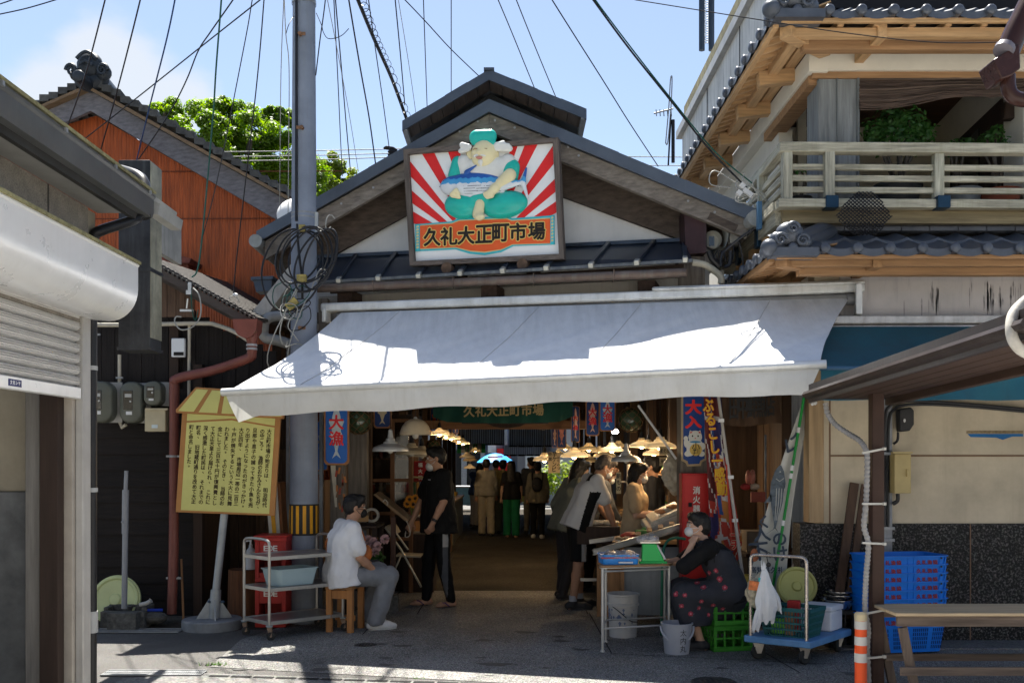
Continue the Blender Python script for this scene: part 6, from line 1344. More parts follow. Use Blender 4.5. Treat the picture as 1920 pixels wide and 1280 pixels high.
# ---------------- hanging fish boards
navy=mat('board_navy',(.012,.04,.16),.5,0,.15,5);blueb=mat('board_blue',(.015,.11,.42),.45,0,.1,5);fish_g=mat('fish_grey',(.45,.52,.56),.5,0,.3,8);fish_p=mat('fish_pink',(.55,.35,.28),.5,0,.25,9);redl=mat('letter_red',(.62,.02,.03),.45);whl=mat('letter_white',(.62,.62,.58),.5,0,.04)
def fish_board(px,y0,y1,w,d,label,bm=None,fm=None,txt='大漁',tc=None,dark=False):
 c=P(px,(y0+y1)/2,d);k=d/F;W_,H_=w*k,(y1-y0)*k;t=thing('fish_board',label,'hanging sign',P(px,y1,d),'fish boards hung in the market')
 x0,x1,z0,z1=c.x-W_/2,c.x+W_/2,c.z-H_/2,c.z+H_/2;n=W_*.16
 def outl(e):return[V((x0-e+n,d,z0-e)),V((x1+e-n,d,z0-e)),V((x1+e-n*.4,d,z0-e+n*.4)),V((x1+e,d,z0-e+n)),V((x1+e,d,z1+e-n)),V((x1+e-n,d,z1+e)),V((x0-e+n,d,z1+e)),V((x0-e,d,z1+e-n)),V((x0-e,d,z0-e+n)),V((x0-e+n*.4,d,z0-e+n*.4))]
 m=MB();m.prism(outl(W_*.09),(0,.02,0));m.build('frame',frame_w,t);m=MB();m.prism([p+V((0,-.006,0))for p in outl(0)],(0,.02,0));m.build('board',bm or navy,t)
 fm=fm or fish_g;m=MB();fy=d-.007;prof=[(0,.46),(.10,.40),(.19,.28),(.22,.12),(.20,-.02),(.15,-.14),(.07,-.26),(.05,-.30),(.20,-.42),(.08,-.385),(0,-.36)]
 pts=[V((c.x+a*W_,fy,c.z+b*H_))for a,b in prof]+[V((c.x-a*W_,fy,c.z+b*H_))for a,b in prof[-2:0:-1]];m.prism(pts[::-1],(0,-.004,0))
 for s in(1,-1):m.prism([V((c.x+s*a*W_,fy,c.z+b*H_))for a,b in((.2,.24),(.36,.20),(.22,.06))],(0,-.003,0));m.prism([V((c.x+s*a*W_,fy,c.z+b*H_))for a,b in((.19,.04),(.32,-.06),(.17,-.12))],(0,-.003,0))
 m.build('fish',fm,t);m=MB();sz=W_*.62
 if txt:
  for i,ch in enumerate(txt):letter(m,ch,V((c.x,d-.014,c.z+H_*(.16-.27*i))),(1,0,0),(0,0,1),sz,sz,sz*.035)
  m.build('lettering',tc or redl,t)
 m=MB();m.cyl((c.x,d+.01,z1),(c.x,d+.01,max(z1+.15,3.1)),.004,.004,5);m.build('cord',wire_m,t)
fish_board(631,756,868,40,10.25,'blue fish board with grey fish and red lettering beside the utility pole',blueb,fish_g)
fish_board(604,790,880,18,10.5,'sliver of blue fish board between utility pole and ladder',blueb,fish_g,'')
fish_board(717,740,800,28,11.2,'small navy board with a cream fish behind the front left lamp',navy,mat('fish_cream',(.5,.42,.28),.6,0,.1),'')
fish_board(1111,752,815,22,11.2,'dark fish board with a pink fish and red lettering',navy,fish_p);fish_board(1139,750,806,26,10.9,'blue fish board with a pale tuna behind red lettering, right of the pink one',blueb,fish_g)
fish_board(1079,762,828,14,13.4,'narrow fish board with pink fish just left of the pink fish board pair',navy,fish_p);fish_board(1053,790,838,15,14.4,'slim blue fish board with a red and white fish near the hand-lettered sign',navy,mat('fish_redwhite',(.5,.2,.16),.6,0,.6,16),'');fish_board(1040,800,838,9,16,'narrowest dark fish board at the right rear',navy,fish_p,'')
fish_board(814,765,808,12,14.6,'narrow fish board with a red fish at the left end of the green banner',navy,mat('fish_red',(.5,.08,.05),.6,0,.4,16),'');fish_board(840,786,812,13,16,'small navy fish board under the left part of the green banner',navy,fish_g,'');fish_board(854,793,812,10,17.5,'tiny fish board at the left rear under the black name board',navy,fish_p,'')
# hand-lettered price sign
pc=thing('price_sign','cream hand-lettered vertical sign hanging in the aisle right of the walkers','sign',P(1039,886,14.5));m=MB();m.prism([P(1028,847,14.5),P(1050,847,14.5),P(1050,886,14.5),P(1028,887,14.5)],(0,.02,0));m.build('panel',mat('sign_cream',(.50,.40,.24),.7,0,.1),pc)
m=MB();word(m,'芋ケンピ',P(1040,852,14.48),(-.002,0,-.073),(1,0,0),(0,0,1),.062,.07,.002);word(m,'特撰',P(1031.5,852,14.48),(0,0,-.07),(1,0,0),(0,0,1),.045,.05,.001);word(m,'はちみつ',P(1047,858,14.48),(0,0,-.052),(1,0,0),(0,0,1),.04,.045,.001);m.build('lettering',bk,pc)
# ---------------- glass floats in nets
def gfloat(px,py,r,d,label):
 c=P(px,py,d);rr=r*d/F;t=thing('glass_float',label,'glass float',c,'glass fishing floats');m=MB();m.ball(c,rr,24);m.build('ball',mat('float_glass',(.035,.06,.03),.08,0,.25,4,spec=.7),t);m=MB()
 for k in range(8):
  for s in(1,-1):
   pts=[]
   for i in range(17):th=math.pi*(.06+.88*i/16);a=k*math.pi/4+s*i*.2;pts.append(c+V((math.sin(th)*math.cos(a),math.sin(th)*math.sin(a),math.cos(th)))*rr*1.03)
   m.tube(pts,.0035,4)
 m.cyl(c+V((0,0,rr)),(c.x,c.y,3.1),.004,.004,5);m.build('net',mat('net_brown',(.13,.07,.03),.9),t)
gfloat(672,790,24,10.7,'dark glass float in a rope net hanging beside the left fish board');gfloat(1183,787,23,10.6,'green glass float in a rope net hanging above the beige shirted vendor');gfloat(812,836,13,13.2,'small dark glass float hidden behind the left lamps')
# ---------------- left stall: cabinet, table, flowers, stand, chair
lc=thing('glass_cabinet','wooden glass-door cabinet against the left market wall','cabinet',(PX(735,12.2),12.2,0));d=12.2;x0,x1=PX(692,d),PX(770,d)
m=MB();m.bb(x0,x1,d+.3,d+.34,.0,PZ(775,d));m.build('back',brown_d,lc);m=MB()
for x in(x0,(x0+x1)/2+.03,x1):m.bb(x-.025,x+.025,d,d+.05,.0,PZ(785,d))
for y in(788,900,962,1010):m.bb(x0+.026,x1-.026,d+.004,d+.046,PZ(y,d)-.02,PZ(y,d)+.02)
m.build('frame',mat('cabinet_wood',(.17,.08,.035),.6,0,.3,5,'wood',axis=2),lc);m=MB();m.bb(x0+.03,x1-.03,d+.02,d+.025,PZ(960,d),PZ(790,d));m.build('pane',mat('cabinet_glass',(.02,.018,.015),.05,0,.1,spec=.8,alpha=.35),lc)
m=MB()
for y in(860,925):m.bb(x0,x1,d+.05,d+.3,PZ(y,d)-.01,PZ(y,d)+.01)
m.build('shelf',MATS['cabinet_wood'],lc)
for k in range(10):
 px=700+k*6.8;t=thing('jar',('stoppered dark','red lidded','pale','amber')[k%4]+' jar on the '+('upper','lower')[k//5]+' shelf of the glass cabinet, number %d from the left'%(k%5+1),'jar',P(px,925 if k>4 else 860,d+.16),'jars in the glass cabinet');c=P(700+(k%5)*14,925 if k>4 else 860,d+.16)+V((0,0,.012));t.location=c;ORG[t.name]=c.copy()
 m=MB();m.lathe([(1e-3,0),(.03,0),(.032,.06),(.02,.085),(.02,.1)],c,14);m.build('body',mat('jar_%d'%(k%4),[(.06,.03,.02),(.25,.05,.03),(.35,.3,.22),(.3,.14,.04)][k%4],.2),t);m=MB();m.cyl(c+V((0,0,.1)),c+V((0,0,.125)),.024,.024,12);m.build('lid',mat('jar_lid',(.4,.36,.28),.5),t)
cs=thing('craft_rack','rack of red and multicoloured charms on the left wall behind the standing man','rack',P(790,940,12.6));m=MB();m.bb(PX(776,12.6),PX(801,12.6),12.6,12.63,PZ(902,12.6),PZ(864,12.6));m.build('red_cloth',mat('cloth_red',(.28,.02,.025),.8,0,.2),cs)
m=MB();m.cyl(P(762,893,12.5),P(806,896,12.5),.012,.012,8);m.cyl(P(767,930,12.55),P(768,805,12.55),.02,.02,8);m.build('rod',mat('rod_yellow',(.45,.38,.2),.5),cs)
m=MB();word(m,'福大祝',P(788,872,12.59),(0,0,-.08),(1,0,0),(0,0,1),.05,.05,.002);m.build('lettering',whl,cs)
cols=[(.4,.03,.03),(.45,.42,.34),(.05,.12,.06),(.4,.2,.04),(.4,.38,.3),(.12,.04,.08),(.42,.1,.1)]
for i,c_ in enumerate(cols):
 m=MB();x=764+i*6.6;m.bar(P(x,907,12.4),P(x+1,938,12.4),.03,.03,(0,1,0));m.ball(P(x,906,12.4),.02,8);m.build('charm',mat('charm_%d'%i,c_,.6,0,.3,20),cs)
m=MB();m.bb(PX(755,12.3),PX(815,12.3),12.2,12.8,PZ(975,12.3),PZ(968,12.3));m.bb(PX(757,12.3),PX(813,12.3),12.25,12.75,0,PZ(1000,12.3));m.build('table',brown_d,cs)
sf=thing('sunflowers','bunch of orange sunflowers beside the arm of the standing man in black','flowers',P(778,955,12));pet=mat('petal_orange',(.62,.25,.02),.6,0,.2,20);
def flower(m,mc,c,r,n,tilt):
 M_=Matrix.Rotation(R(tilt[0]),3,'X')@Matrix.Rotation(R(tilt[1]),3,'Z')
 for k in range(n):
  a=2*math.pi*k/n;u_=V((math.cos(a),math.sin(a),.25));w_=V((-math.sin(a),math.cos(a),0));m.poly([c+M_@(u_*r*.3),c+M_@(u_*r*.7+w_*r*.22),c+M_@(u_*r),c+M_@(u_*r*.7-w_*r*.22)])
 mc.ball(c,r*.36,10,(1,.6,1))
m=MB();mc=MB()
for x,y in((768,936),(779,934),(787,938),(775,945),(764,944)):flower(m,mc,P(x,y,12),.055,13,(80,random.uniform(-30,30)))
m.build('petals',pet,sf);mc.build('centre',brown_d,sf);m=MB()
for x in(768,775,781):m.cyl(P(x,942,12),P(774,972,12.02),.006,.006,5)
m.build('stem',leafm,sf)
tb=thing('dark_table','dark wooden table with a roll of tape behind the seated man in white','table',P(675,1060,10.6));d=10.7;m=MB();m.bb(PX(648,d),PX(712,d),10.5,11.1,PZ(985,10.5)-.03,PZ(985,10.5));m.build('tabletop',brown_d,tb,bevel=.006)
for px in(654,706):
 for y in(10.55,11.05):m=MB();m.bb(PX(px,d)-.025,PX(px,d)+.025,y-.025,y+.025,0,PZ(985,10.5)-.03);m.build('leg',brown_d,tb)
m=MB();m.bb(PX(662,d),PX(690,d),10.56,10.6,PZ(1040,d),PZ(992,d));m.build('grey_panel',mat('panel_grey',(.10,.11,.12),.7),tb)
tr_=thing('tape_roll','pale ring of tape standing on the dark table','tape',P(697,972,10.75));m=MB();m.tube([P(697,975,10.75)+V((.07*math.cos(R(a)),0,.055+.065*math.sin(R(a))))for a in range(0,361,15)],.016,8,False);m.build('ring',mat('tape_pale',(.35,.33,.28),.6),tr_);m=MB();m.bb(PX(688,10.7),PX(706,10.7),10.66,10.84,PZ(985,10.5)+.001,PZ(985,10.5)+.02);m.build('base',brown_d,tr_)
cbx2=thing('carton','low brown cardboard carton on the dark table beside the seated man','carton',P(676,982,10.6));m=MB();m.box(P(676,975,10.62)+V((0,0,.02)),(.16,.14,.06),Matrix.Rotation(R(12),3,'Z'));m.build('box',mat('carton_brown',(.30,.18,.08),.8,0,.15),cbx2)
fl=thing('flower_bucket','bucket of pale pink carnations on the floor in front of the dark table','flowers',P(686,1080,10.2));m=MB();c=P(688,1092,10.2);c.z=.0;m.lathe([(1e-3,.28),(.10,.28),(.13,.62),(.135,.62),(.125,.3)],c,18);m.build('bucket',mat('bucket_dark',(.03,.03,.035),.5),fl)
m=MB();rng=random.Random(9);ps=[(676,1018),(690,1012),(700,1016),(684,1024),(696,1027),(708,1024),(670,1026),(722,1010),(680,1036),(703,1034)]
for x,y in ps:
 q=P(x,y,10.2+rng.uniform(-.05,.05))
 for k in range(26):a=V((rng.gauss(0,1),rng.gauss(0,1),rng.gauss(0,1))).normalized();w_=a.orthogonal()*.018;v_=a.cross(w_);m.poly([q+a*.012-w_,q+a*.05-w_*.6+v_*.4,q+a*.052+w_*.6-v_*.3,q+a*.012+w_])
m.build('petals',mat('petal_pink',(.42,.26,.26),.7,0,.35,25),fl,0);m=MB()
for x,y in ps:m.cyl(P(x,y,10.2),c+V((rng.uniform(-.06,.06),0,.55)),.005,.005,5)
m.build('stem',leafm,fl);m=MB()
for k in range(5):leaves(m,P(675+k*8,1042,10.2),.09,40,.07,rng)
m.build('foliage',lf_j,fl,0)
ms=thing('notice_stand','slanted board on a brown post with concrete foot between the seated and standing men','stand',P(737,1118,10.6));d=10.6;m=MB();m.prism([P(700,927,d),P(705,926,d),P(766,974,d),P(763,979,d)],(0,.35,.02));m.build('board',mat('stand_board',(.16,.10,.05),.6,0,.2),ms)
m=MB();m.bar(P(738,968,d+.15),P(737,1095,d+.15),.05,.05,(0,1,0));m.build('post',mat('post_rust',(.07,.035,.025),.7,0,.3),ms)
m=MB();c=P(737,1118,d+.15);c.z=0;m.lathe([(.10,0),(.075,.17),(1e-3,.17)],c,4,Matrix.Rotation(R(45),3,'Z'));m.build('foot',cblk,ms,.3)
m=MB();m.tube([P(718,940,d-.01),P(722,936,d-.01),P(727,941,d-.01),P(726,947,d-.01)],.008,6);m.tube(spline([P(762,976,d),P(768,990,d),P(768,1003,d),P(760,1006,d),P(761,995,d)],5),.005,5);m.build('clip',mat('clip_bone',(.3,.27,.22),.6),ms)
fc=thing('folding_chair','pale tubular folding chair set sideways behind the standing man in black','chair',P(755,1100,11.3));d=11.3;tubm=mat('chair_tube',(.38,.35,.28),.4,.3,.15)
for o in(0,.36):
 m=MB();m.tube([P(722,988,d+o),P(752,1030,d+o),P(790,1100,d+o)],.012,8);m.build('leg',tubm,fc);m=MB();m.tube([P(733,985,d+o),P(765,1030,d+o)],.011,8);m.build('back_frame',tubm,fc);m=MB();m.tube([P(752,1040,d+o),P(728,1096,d+o)],.011,8);m.build('leg',tubm,fc)
m=MB();m.prism([P(742,1040,d),P(788,1042,d),P(788,1045,d),P(742,1043,d)],(0,.36,0));m.build('seat',mat('chair_seat',(.33,.28,.2),.6),fc);m=MB();m.prism([P(721,987,d),P(735,984,d),P(745,1000,d),P(735,1003,d)],(0,.36,0));m.build('backrest',MATS['chair_seat'],fc)
hg=thing('hanging_charms','string of orange and red dried charms hanging under the left fish board','charms',P(634,950,10.35));
for k in range(14):
 m=MB();x=632+random.uniform(-2,14);y=876+k*5.5;m.bar(P(x,y,10.35),P(x+random.uniform(-3,3),y+12,10.35),.02,.012,(0,1,0));m.build('charm',mat('orange_%d'%(k%3),[(.38,.14,.04),(.30,.05,.03),(.16,.09,.05)][k%3],.6),hg)
m=MB();m.prism([P(620,872,10.36),P(629,872,10.36),P(632,950,10.36),P(628,950,10.36)],(0,.01,0));m.build('paper_tag',mat('tag_paper',(.42,.38,.3),.8),hg)
# ---------------- counters receding on both sides
def counter(x0,x1,y0,y1,h,label,mt_):
 t=thing('stall_counter',label,'counter',((x0+x1)/2,(y0+y1)/2,0),'stall counters');m=MB();m.bb(x0,x1,y0,y1,h-.05,h);m.build('counter_top',mat('counter_top',(.22,.15,.09),.5,0,.2),t,bevel=.005);m=MB();m.bb(x0+.03,x1-.03,y0+.03,y1-.03,0,h-.05);m.build('cabinet',mt_,t);return t
counter(-2.5,-1.05,16.0,18,.86,'orange brown wooden counter at the left behind the standing man',woodl);counter(-2.5,-1.1,19,23,.84,'far left wooden counter before the blue shirted vendor',mat('counter_grey',(.2,.2,.17),.7));counter(.98,2.3,15.5,21,.8,'dark right counter beside the walkers',brown_d);counter(1.0,2.5,11.3,15,.72,'low right fish counter in front of the long haired woman',brown_d)
dm=thing('display_dome','round clear display case on the left wooden counter','display case',(-1.35,16.3,.87));m=MB();m.sheet([[V((-1.35+r_*math.cos(R(a)),16.3+y,.87+(.12 if r_ else .12)+r_*math.sin(R(a))if a>=0 else .87))for y in(-.2,.2)]for a in range(0,181,15)for r_ in(.16,)]);m.build('cover',mat('dome_clear',(.5,.45,.35),.1,0,.05,alpha=.4),dm);m=MB();m.bb(-1.52,-1.18,16.1,16.5,.862,.98);m.build('tray',mat('tray_red',(.2,.05,.03),.5,0,.4,20),dm)
rng=random.Random(21);pal=[(.42,.36,.28),(.5,.49,.46),(.42,.07,.04),(.3,.2,.1),(.5,.32,.06),(.05,.22,.48),(.10,.30,.08)]
def goods(x0,x1,y0,y1,z,n,where,big=1):
 ny=0
 for k in range(n):
  w,l,h=rng.uniform(.14,.26)*big,rng.uniform(.12,.22)*big,rng.uniform(.04,.10)*big;c=V((rng.uniform(x0,x1),y0+(y1-y0)*(k+.5)/n,0));c.z=z(c.x,c.y)if callable(z)else z;col=rng.randrange(len(pal))
  nm=['buff','white','red','tan','ochre','blue','green'][col];shp=k%3;t=thing(('food_tray','heaped_pack','goods_box')[shp],nm+(' food tray, ',' wrapped food heap, ',' small goods box, ')[shp]+('1st','2nd','3rd')[k]+' from the front on '+where if k<3 else nm+(' food tray, ',' wrapped food heap, ',' small goods box, ')[shp]+'%dth from the front on '%(k+1)+where,('tray','pack','box')[shp],c,'goods on the market stalls')
  mt_=mat('goods_%d'%col,pal[col],.55,0,.45,28)
  if shp==0:
   m=MB();m.lathe([(1e-3,.004),(.5,.004),(.62,.35*h/.1),(.66,.35*h/.1),(.6,0)],(0,0,0),4,Matrix.Rotation(R(45),3,'Z'));m.v=[(x*w*1.1,y*l*1.1,z_*.1)for x,y,z_ in m.v];m.v=[(x+c.x,y+c.y,z_+c.z)for x,y,z_ in m.v];m.build('tray',mat('goods_tray',(.42,.42,.4),.5),t,.3)
   m=MB()
   for i in range(5):m.ball(c+V((rng.uniform(-.25,.25)*w,rng.uniform(-.25,.25)*l,.02)),.035,8,(1.5,.7,.6),Matrix.Rotation(rng.uniform(0,3),3,'Z'))
   m.build('contents',mt_,t)
  elif shp==1:
   m=MB();m.ball(c+V((0,0,h*.4)),.5,12,(w,l,h*1.1));m.v=[(x+.012*noise.noise((x*30,y*30,z_*30)),y,max(c.z,z_+.012*noise.noise((x*25,y*25,3))))for x,y,z_ in m.v];m.build('wrap',mt_,t,0)
  else:
   m=MB();m.box(c+V((0,0,h/2)),(w,l,h),Matrix.Rotation(rng.uniform(-.3,.3),3,'Z'));m.build('box',mt_,t,bevel=.006)
goods(1.15,2.0,11.5,14.8,.72,14,'the low right fish counter');goods(1.15,1.9,15.7,20.5,.8,14,'the dark right counter');goods(-1.9,-1.2,16.7,17.8,.86,5,'the left wooden counter');goods(-1.9,-1.25,19.2,22.5,.84,6,'the far left counter')
sh_=thing('wall_shelf','two tier wooden shelf of packed goods on the right wall behind the stall','shelf',(2.3,13,0));m=MB()
for z in(1.05,1.45):m.bb(1.75,2.6,12.2,14.8,z-.03,z)
m.build('board',woodl,sh_);m=MB()
for y in(12.2,14.75):m.bb(2.55,2.6,y,y+.05,0,2.1)
m.build('upright',woodl,sh_)
goods(1.82,2.4,12.3,14.7,1.05,9,'the lower wall shelf',1.2);goods(1.82,2.4,12.3,14.7,1.45,9,'the upper wall shelf',1.2)
# right wall shelves with bags, tags and hanging plastic
hp=thing('hanging_bag','clear plastic bag stuffed with bags hanging left of the front post','plastic bag',P(1262,900,10));s=SDF();k=10/F
s.ell(P(1262,888,10),(26*k*.8,.06,30*k),.02);s.ell(P(1268,905,10),(20*k*.8,.05,24*k),.03);s.ell(P(1258,865,10),(10*k,.04,16*k),.03);soft(s,.009,'bag',mat('plastic_cloudy',(.42,.38,.3),.25,0,.25,12,alpha=.8),hp,None,None,1,.02,22,1)
for i,(x,y,w,h,tx)in enumerate(((1246,845,20,16,'まぐろ'),(1246,865,18,16,'天日'),(1160,905,9,40,'新もの'))):
 t=thing('hang_tag',('upper cream tag left of the front post','lower cream tag left of the front post','tall yellow tag hanging beside the beige shirted vendor')[i],'tag',P(x,y+h/2,10.4),'hanging tags');m=MB();m.prism([P(x-w/2,y-h/2,10.4),P(x+w/2,y-h/2,10.4),P(x+w/2,y+h/2,10.4),P(x-w/2,y+h/2,10.4)],(0,.008,0));m.build('card',mat('card_cream',(.42,.34,.2),.7,0,.1),t);m=MB()
 if h>w:word(m,tx,P(x,y-h/2+8,10.395),(0,0,-.065),(1,0,0),(0,0,1),.045,.05,.001)
 else:word(m,tx,P(x-w/2+4.5,y,10.395),(.033,0,0),(1,0,0),(0,0,1),.03,.04,.001)
 m.build('lettering',bk,t)
m=MB();m.bar(P(1197,760,9.9),P(1268,860,9.75),.02,.02);tag(m.build('white_stay',mat('stay_white',(.5,.5,.5),.5)),'slim white rod slanting from the awning to the front post by the lamps','rod')
ppl=thing('pvc_pipe','pale upright pipe standing behind the beige shirted vendor','pipe',P(1178,960,11));m=MB();m.cyl(P(1178,870,11),P(1178,960,11),.02,.02,8);m.cyl(P(1160,903,11.02),P(1190,903,11.02),.01,.01,8);m.build('pipe',mat('pipe_ivory',(.4,.36,.3),.5),ppl)
# white sloping fish box, steel trays and glass case at the front right stall
fbx=thing('sloping_fish_box','white sloping polystyrene fish box on the stall left of the front post','fish box',P(1250,985,10));d=10;m=MB();m.prism([P(1215,990,d),P(1285,958,d),P(1285,985,d),P(1215,1002,d)],(0,.6,.06));m.build('box',mat('styro_cream',(.50,.46,.40),.7,0,.08,30),fbx,bevel=.01)
m=MB();m.prism([P(1222,985,d+.05),P(1278,958,d+.05),P(1278,952,d+.05),P(1222,978,d+.05)],(0,.45,.05));m.build('ice',mat('ice_pack',(.55,.52,.45),.3,0,.25,30,bump=.6),fbx)
for i,(x,y)in enumerate(((1240,958),(1252,956),(1262,950))):m=MB();m.ball(P(x,y,d+.2),.05,10,(1.5,.8,.6));m.build('fish_pack',mat('fishpack_%d'%i,[(.45,.2,.08),(.4,.36,.3),(.35,.16,.06)][i],.4,0,.4,20),fbx)
stl=thing('steel_stall','long steel edged fish stall with wooden slats between the bending man and the front post','stall',P(1200,1100,9.9));st_m=mat('steel_edge',(.32,.31,.29),.35,.6,.2,6)
m=MB();A1,B1=P(1112,1035,9.5),P(1278,985,9.6);m.bar(A1,B1,.05,.05);m.bar(P(1105,1015,10.4),P(1290,990,10.3),.04,.04);m.prism([P(1112,1038,9.52),P(1278,992,9.62),P(1282,1003,10.3),P(1112,1028,10.4)],(0,0,-.015));m.build('tray_top',st_m,stl)
m=MB()
for k in range(6):s_=.25+k*.13;m.bar(A1.lerp(B1,s_)+V((0,.05,.03)),A1.lerp(B1,s_+.04)+V((.05,.6,.03)),.05,.012)
m.build('slat',woodl,stl);m=MB();m.bb(PX(1165,9.7),PX(1272,9.7),9.7,9.73,.12,.78);m.build('front_panel',mat('panel_pale',(.20,.21,.21),.6,0,.25,3,streak=.2),stl);m=MB();m.bb(PX(1163,9.68),PX(1170,9.68),9.66,9.70,.1,.86);m.bb(PX(1120,9.7),PX(1170,9.7),9.74,9.78,.1,.74);m.build('corner_batten',woodl,stl)
m=MB();m.bb(PX(1088,10.3),PX(1166,10.3),10.24,10.28,.385,.415);m.bb(PX(1150,10.3),PX(1166,10.3),9.78,10.24,.385,.415);m.build('foot_rail',st_m,stl)
goods(1.05,1.5,9.7,10.25,lambda x,y:.755+(x-.78)*.28-(y-9.6)*.06,5,'the front stall',.8)
bt=thing('bread_crate','dark crate of wrapped fish behind the bending man','crate',P(1110,1000,10.9));m=MB();m.bb(PX(1080,10.9),PX(1160,10.9),10.75,11.2,PZ(1018,10.9),PZ(985,10.9));m.build('crate',brown_d,bt,bevel=.01);m=MB()
for i in range(8):m.ball(P(1088+i*9,980,10.95+.03*(i%3)),.06,10,(1.2,1,.6),Matrix.Rotation(i,3,'Z'))
m.build('wrapped_fish',mat('wrapped_pale',(.45,.41,.34),.25,0,.4,18),bt)
# shop behind the banners at the right
m=MB();m.bb(PX(1335,10.9),2.7,10.9,11,0,3.1);m.build('shop_back_wall',inw,mh)
m=MB();m.bb(PX(1340,9.95),PX(1520,9.2),9.6,9.75,2.42,2.6);m.build('shop_lintel',mat('lintel_wood',(.17,.09,.045),.75,0,.3,5,'wood',axis=0),mh)
nr=thing('brown_cloth_sign','brown cloth sign with black brush lettering under the awning at the right','cloth sign',P(1410,798,9.55));d=9.55;rows=[[P(1352+106*s+(4*s+6)*t,738+(58+3*math.sin(s*5))*t,d)+V((0,.015*math.sin(s*20),0))for t in(0,.25,.5,.75,1)]for s in[i/24 for i in range(25)]]
m=MB();m.sheet(rows);m.build('cloth',mat('cloth_brown',(.085,.05,.03),.9,0,.2,5),nr);m=MB()
for k,ch in enumerate('田中鮮魚店'):letter(m,ch,P(1376+k*17,768-k*1.5,d-.03),(1,0,.05),(0,0,1),.085,.22,.004)
m.build('lettering',bk,nr)
sc_=thing('shop_counter','dark shop counter with a beige carton and red goods behind the leaning fish flag','counter',P(1420,1000,9.9));m=MB();m.bb(PX(1395,9.9),PX(1470,9.9),9.75,10.3,0,.68);m.build('cabinet',mat('cabinet_steel',(.03,.03,.032),.4,.3),sc_);m=MB();m.bb(PX(1395,9.9)-.02,PX(1470,9.9)+.3,9.72,10.32,.68,.72);m.build('counter_top',brown_d,sc_)
ct=thing('beige_carton','beige carton with a red pouch on the dark shop counter','carton',P(1420,970,9.9));m=MB();m.bb(PX(1398,9.85),PX(1436,9.85),9.8,10.05,.721,.93);m.build('box',mat('carton_beige',(.16,.13,.10),.8,0,.15),ct,bevel=.006);m=MB();m.bb(PX(1409,9.75),PX(1436,9.75),9.76,9.79,PZ(941,9.75),PZ(922,9.75));m.build('pouch',mat('pouch_red',(.28,.07,.05),.6),ct)
for i,(x,y,c_)in enumerate(((1403,895,(.42,.14,.1)),(1411,894,(.4,.16,.12)),(1398,912,(.3,.03,.03)),(1415,912,(.4,.33,.26)))):
 t=thing('snack_pack',('pink wrapped sticks left','pink wrapped sticks right','red round pouch','pale floral pouch')[i]+' on top of the beige carton','pack',P(x,y,9.9),'packs on the shop counter');m=MB();m.ball(P(x,y,9.9),.05,10,(.6 if i<2 else 1.1,.6,1.6 if i<2 else .7));m.build('pack',mat('snack_%d'%i,c_,.5,0,.4,22),t)
m=MB();m.bb(PX(1430,10.6),PX(1437,10.6),10.5,10.52,1.05,PZ(815,10.6));tag(m.build('price_strip',mat('strip_bluewhite',(.16,.22,.3),.7,0,.5,9)),'narrow blue and white paper strip hanging in the right shop','paper strip')
# ================================================================ STREET OBJECTS, LEFT
yb=mat('notice_yellow',(.52,.50,.17),.5,0,.08,4,streak=.06,stcol=(.3,.27,.1));br=mat('notice_brown',(.36,.17,.055),.55,0,.12,5);inkm=mat('notice_ink',(.035,.02,.012),.6)
DS=9.6
def ZN(zx,zy,off=0):return P(320+zx/4.925,720+zy/4.925,DS)+V((0,off,0))
ib=thing('notice_board','leaning yellow notice board with a house shaped top and columns of vertical text','notice board',P(398,1178,9.65))
m=MB();m.prism([ZN(*q)for q in((105,262),(1015,312),(960,1215),(45,1180))],(0,.035,0));m.build('frame',br,ib,bevel=.004)
m=MB();m.prism([ZN(*q,-.004)for q in((155,268),(965,316),(910,1195),(95,1160))],(0,.03,0));m.build('panel',yb,ib)
m=MB()
for a,b in(((120,348),(565,325)),((565,325),(995,398))):m.prism([ZN(a[0],a[1]-8,-.008),ZN(b[0],b[1]-8,-.008),ZN(b[0],b[1]+8,-.008),ZN(a[0],a[1]+8,-.008)],(0,.003,0))
m.build('lintel_line',br,ib)
m=MB();m.prism([ZN(*q,-.03)for q in((240,28),(860,70),(1050,285),(1045,320),(60,266),(55,235))],(0,.05,0));rf=m.build('roof_panel',br,ib,bevel=.004)
m=MB()
for q4 in(((250,48),(355,55),(222,256),(80,248)),((392,58),(478,64),(438,268),(268,260)),((512,66),(600,72),(640,279),(478,271)),((632,74),(715,80),(838,290),(690,282)),((742,82),(845,90),(1032,300),(885,293))):m.prism([ZN(*q,-.034)for q in q4],(0,.006,0))
m.build('roof_field',yb,rf)
cols_=[('大正町市場の始まりは、　明治時代',912,440,868,1118),('の中ごろ。　漁師のおかみさんたちが、',848,440,805,1140),('旦那や息子の捕ってきた小魚を売',780,430,740,1120),('り出すようになったのがきっかけ。',715,430,668,1130),('大正四年、　市場周辺一帯の二百三',655,428,603,1105),('十戸が焼失するという大火に見舞',588,425,545,1105),('われました。　そのとき、　当時のお',522,420,475,1100),('金にして三百五十円が復興費とし',458,418,408,1098),('て大正天皇より届けられ、　これに',392,415,345,1090),('深く感激した町民は、　それまでの',325,410,280,1090),('町名、　旧地蔵町通りを改めて大正',260,405,212,1085),('町と命名しました。',195,400,168,760)]
m=MB();uxs=(ZN(965,320)-ZN(155,272)).normalized();uys=(ZN(155,272)-ZN(95,1160)).normalized()
for txt,xa_,ya_,xb_,yb_ in cols_:
 n=len(txt)
 for i,ch in enumerate(txt):
  if ch!='　':
   t=i/(n-1);off=(10,-12)if ch in '、。' else(0,0);letter(m,ch,ZN(xa_+(xb_-xa_)*t+off[0],ya_+(yb_-ya_)*t+off[1],-.0065),uxs,uys,.041,.043,.0009)
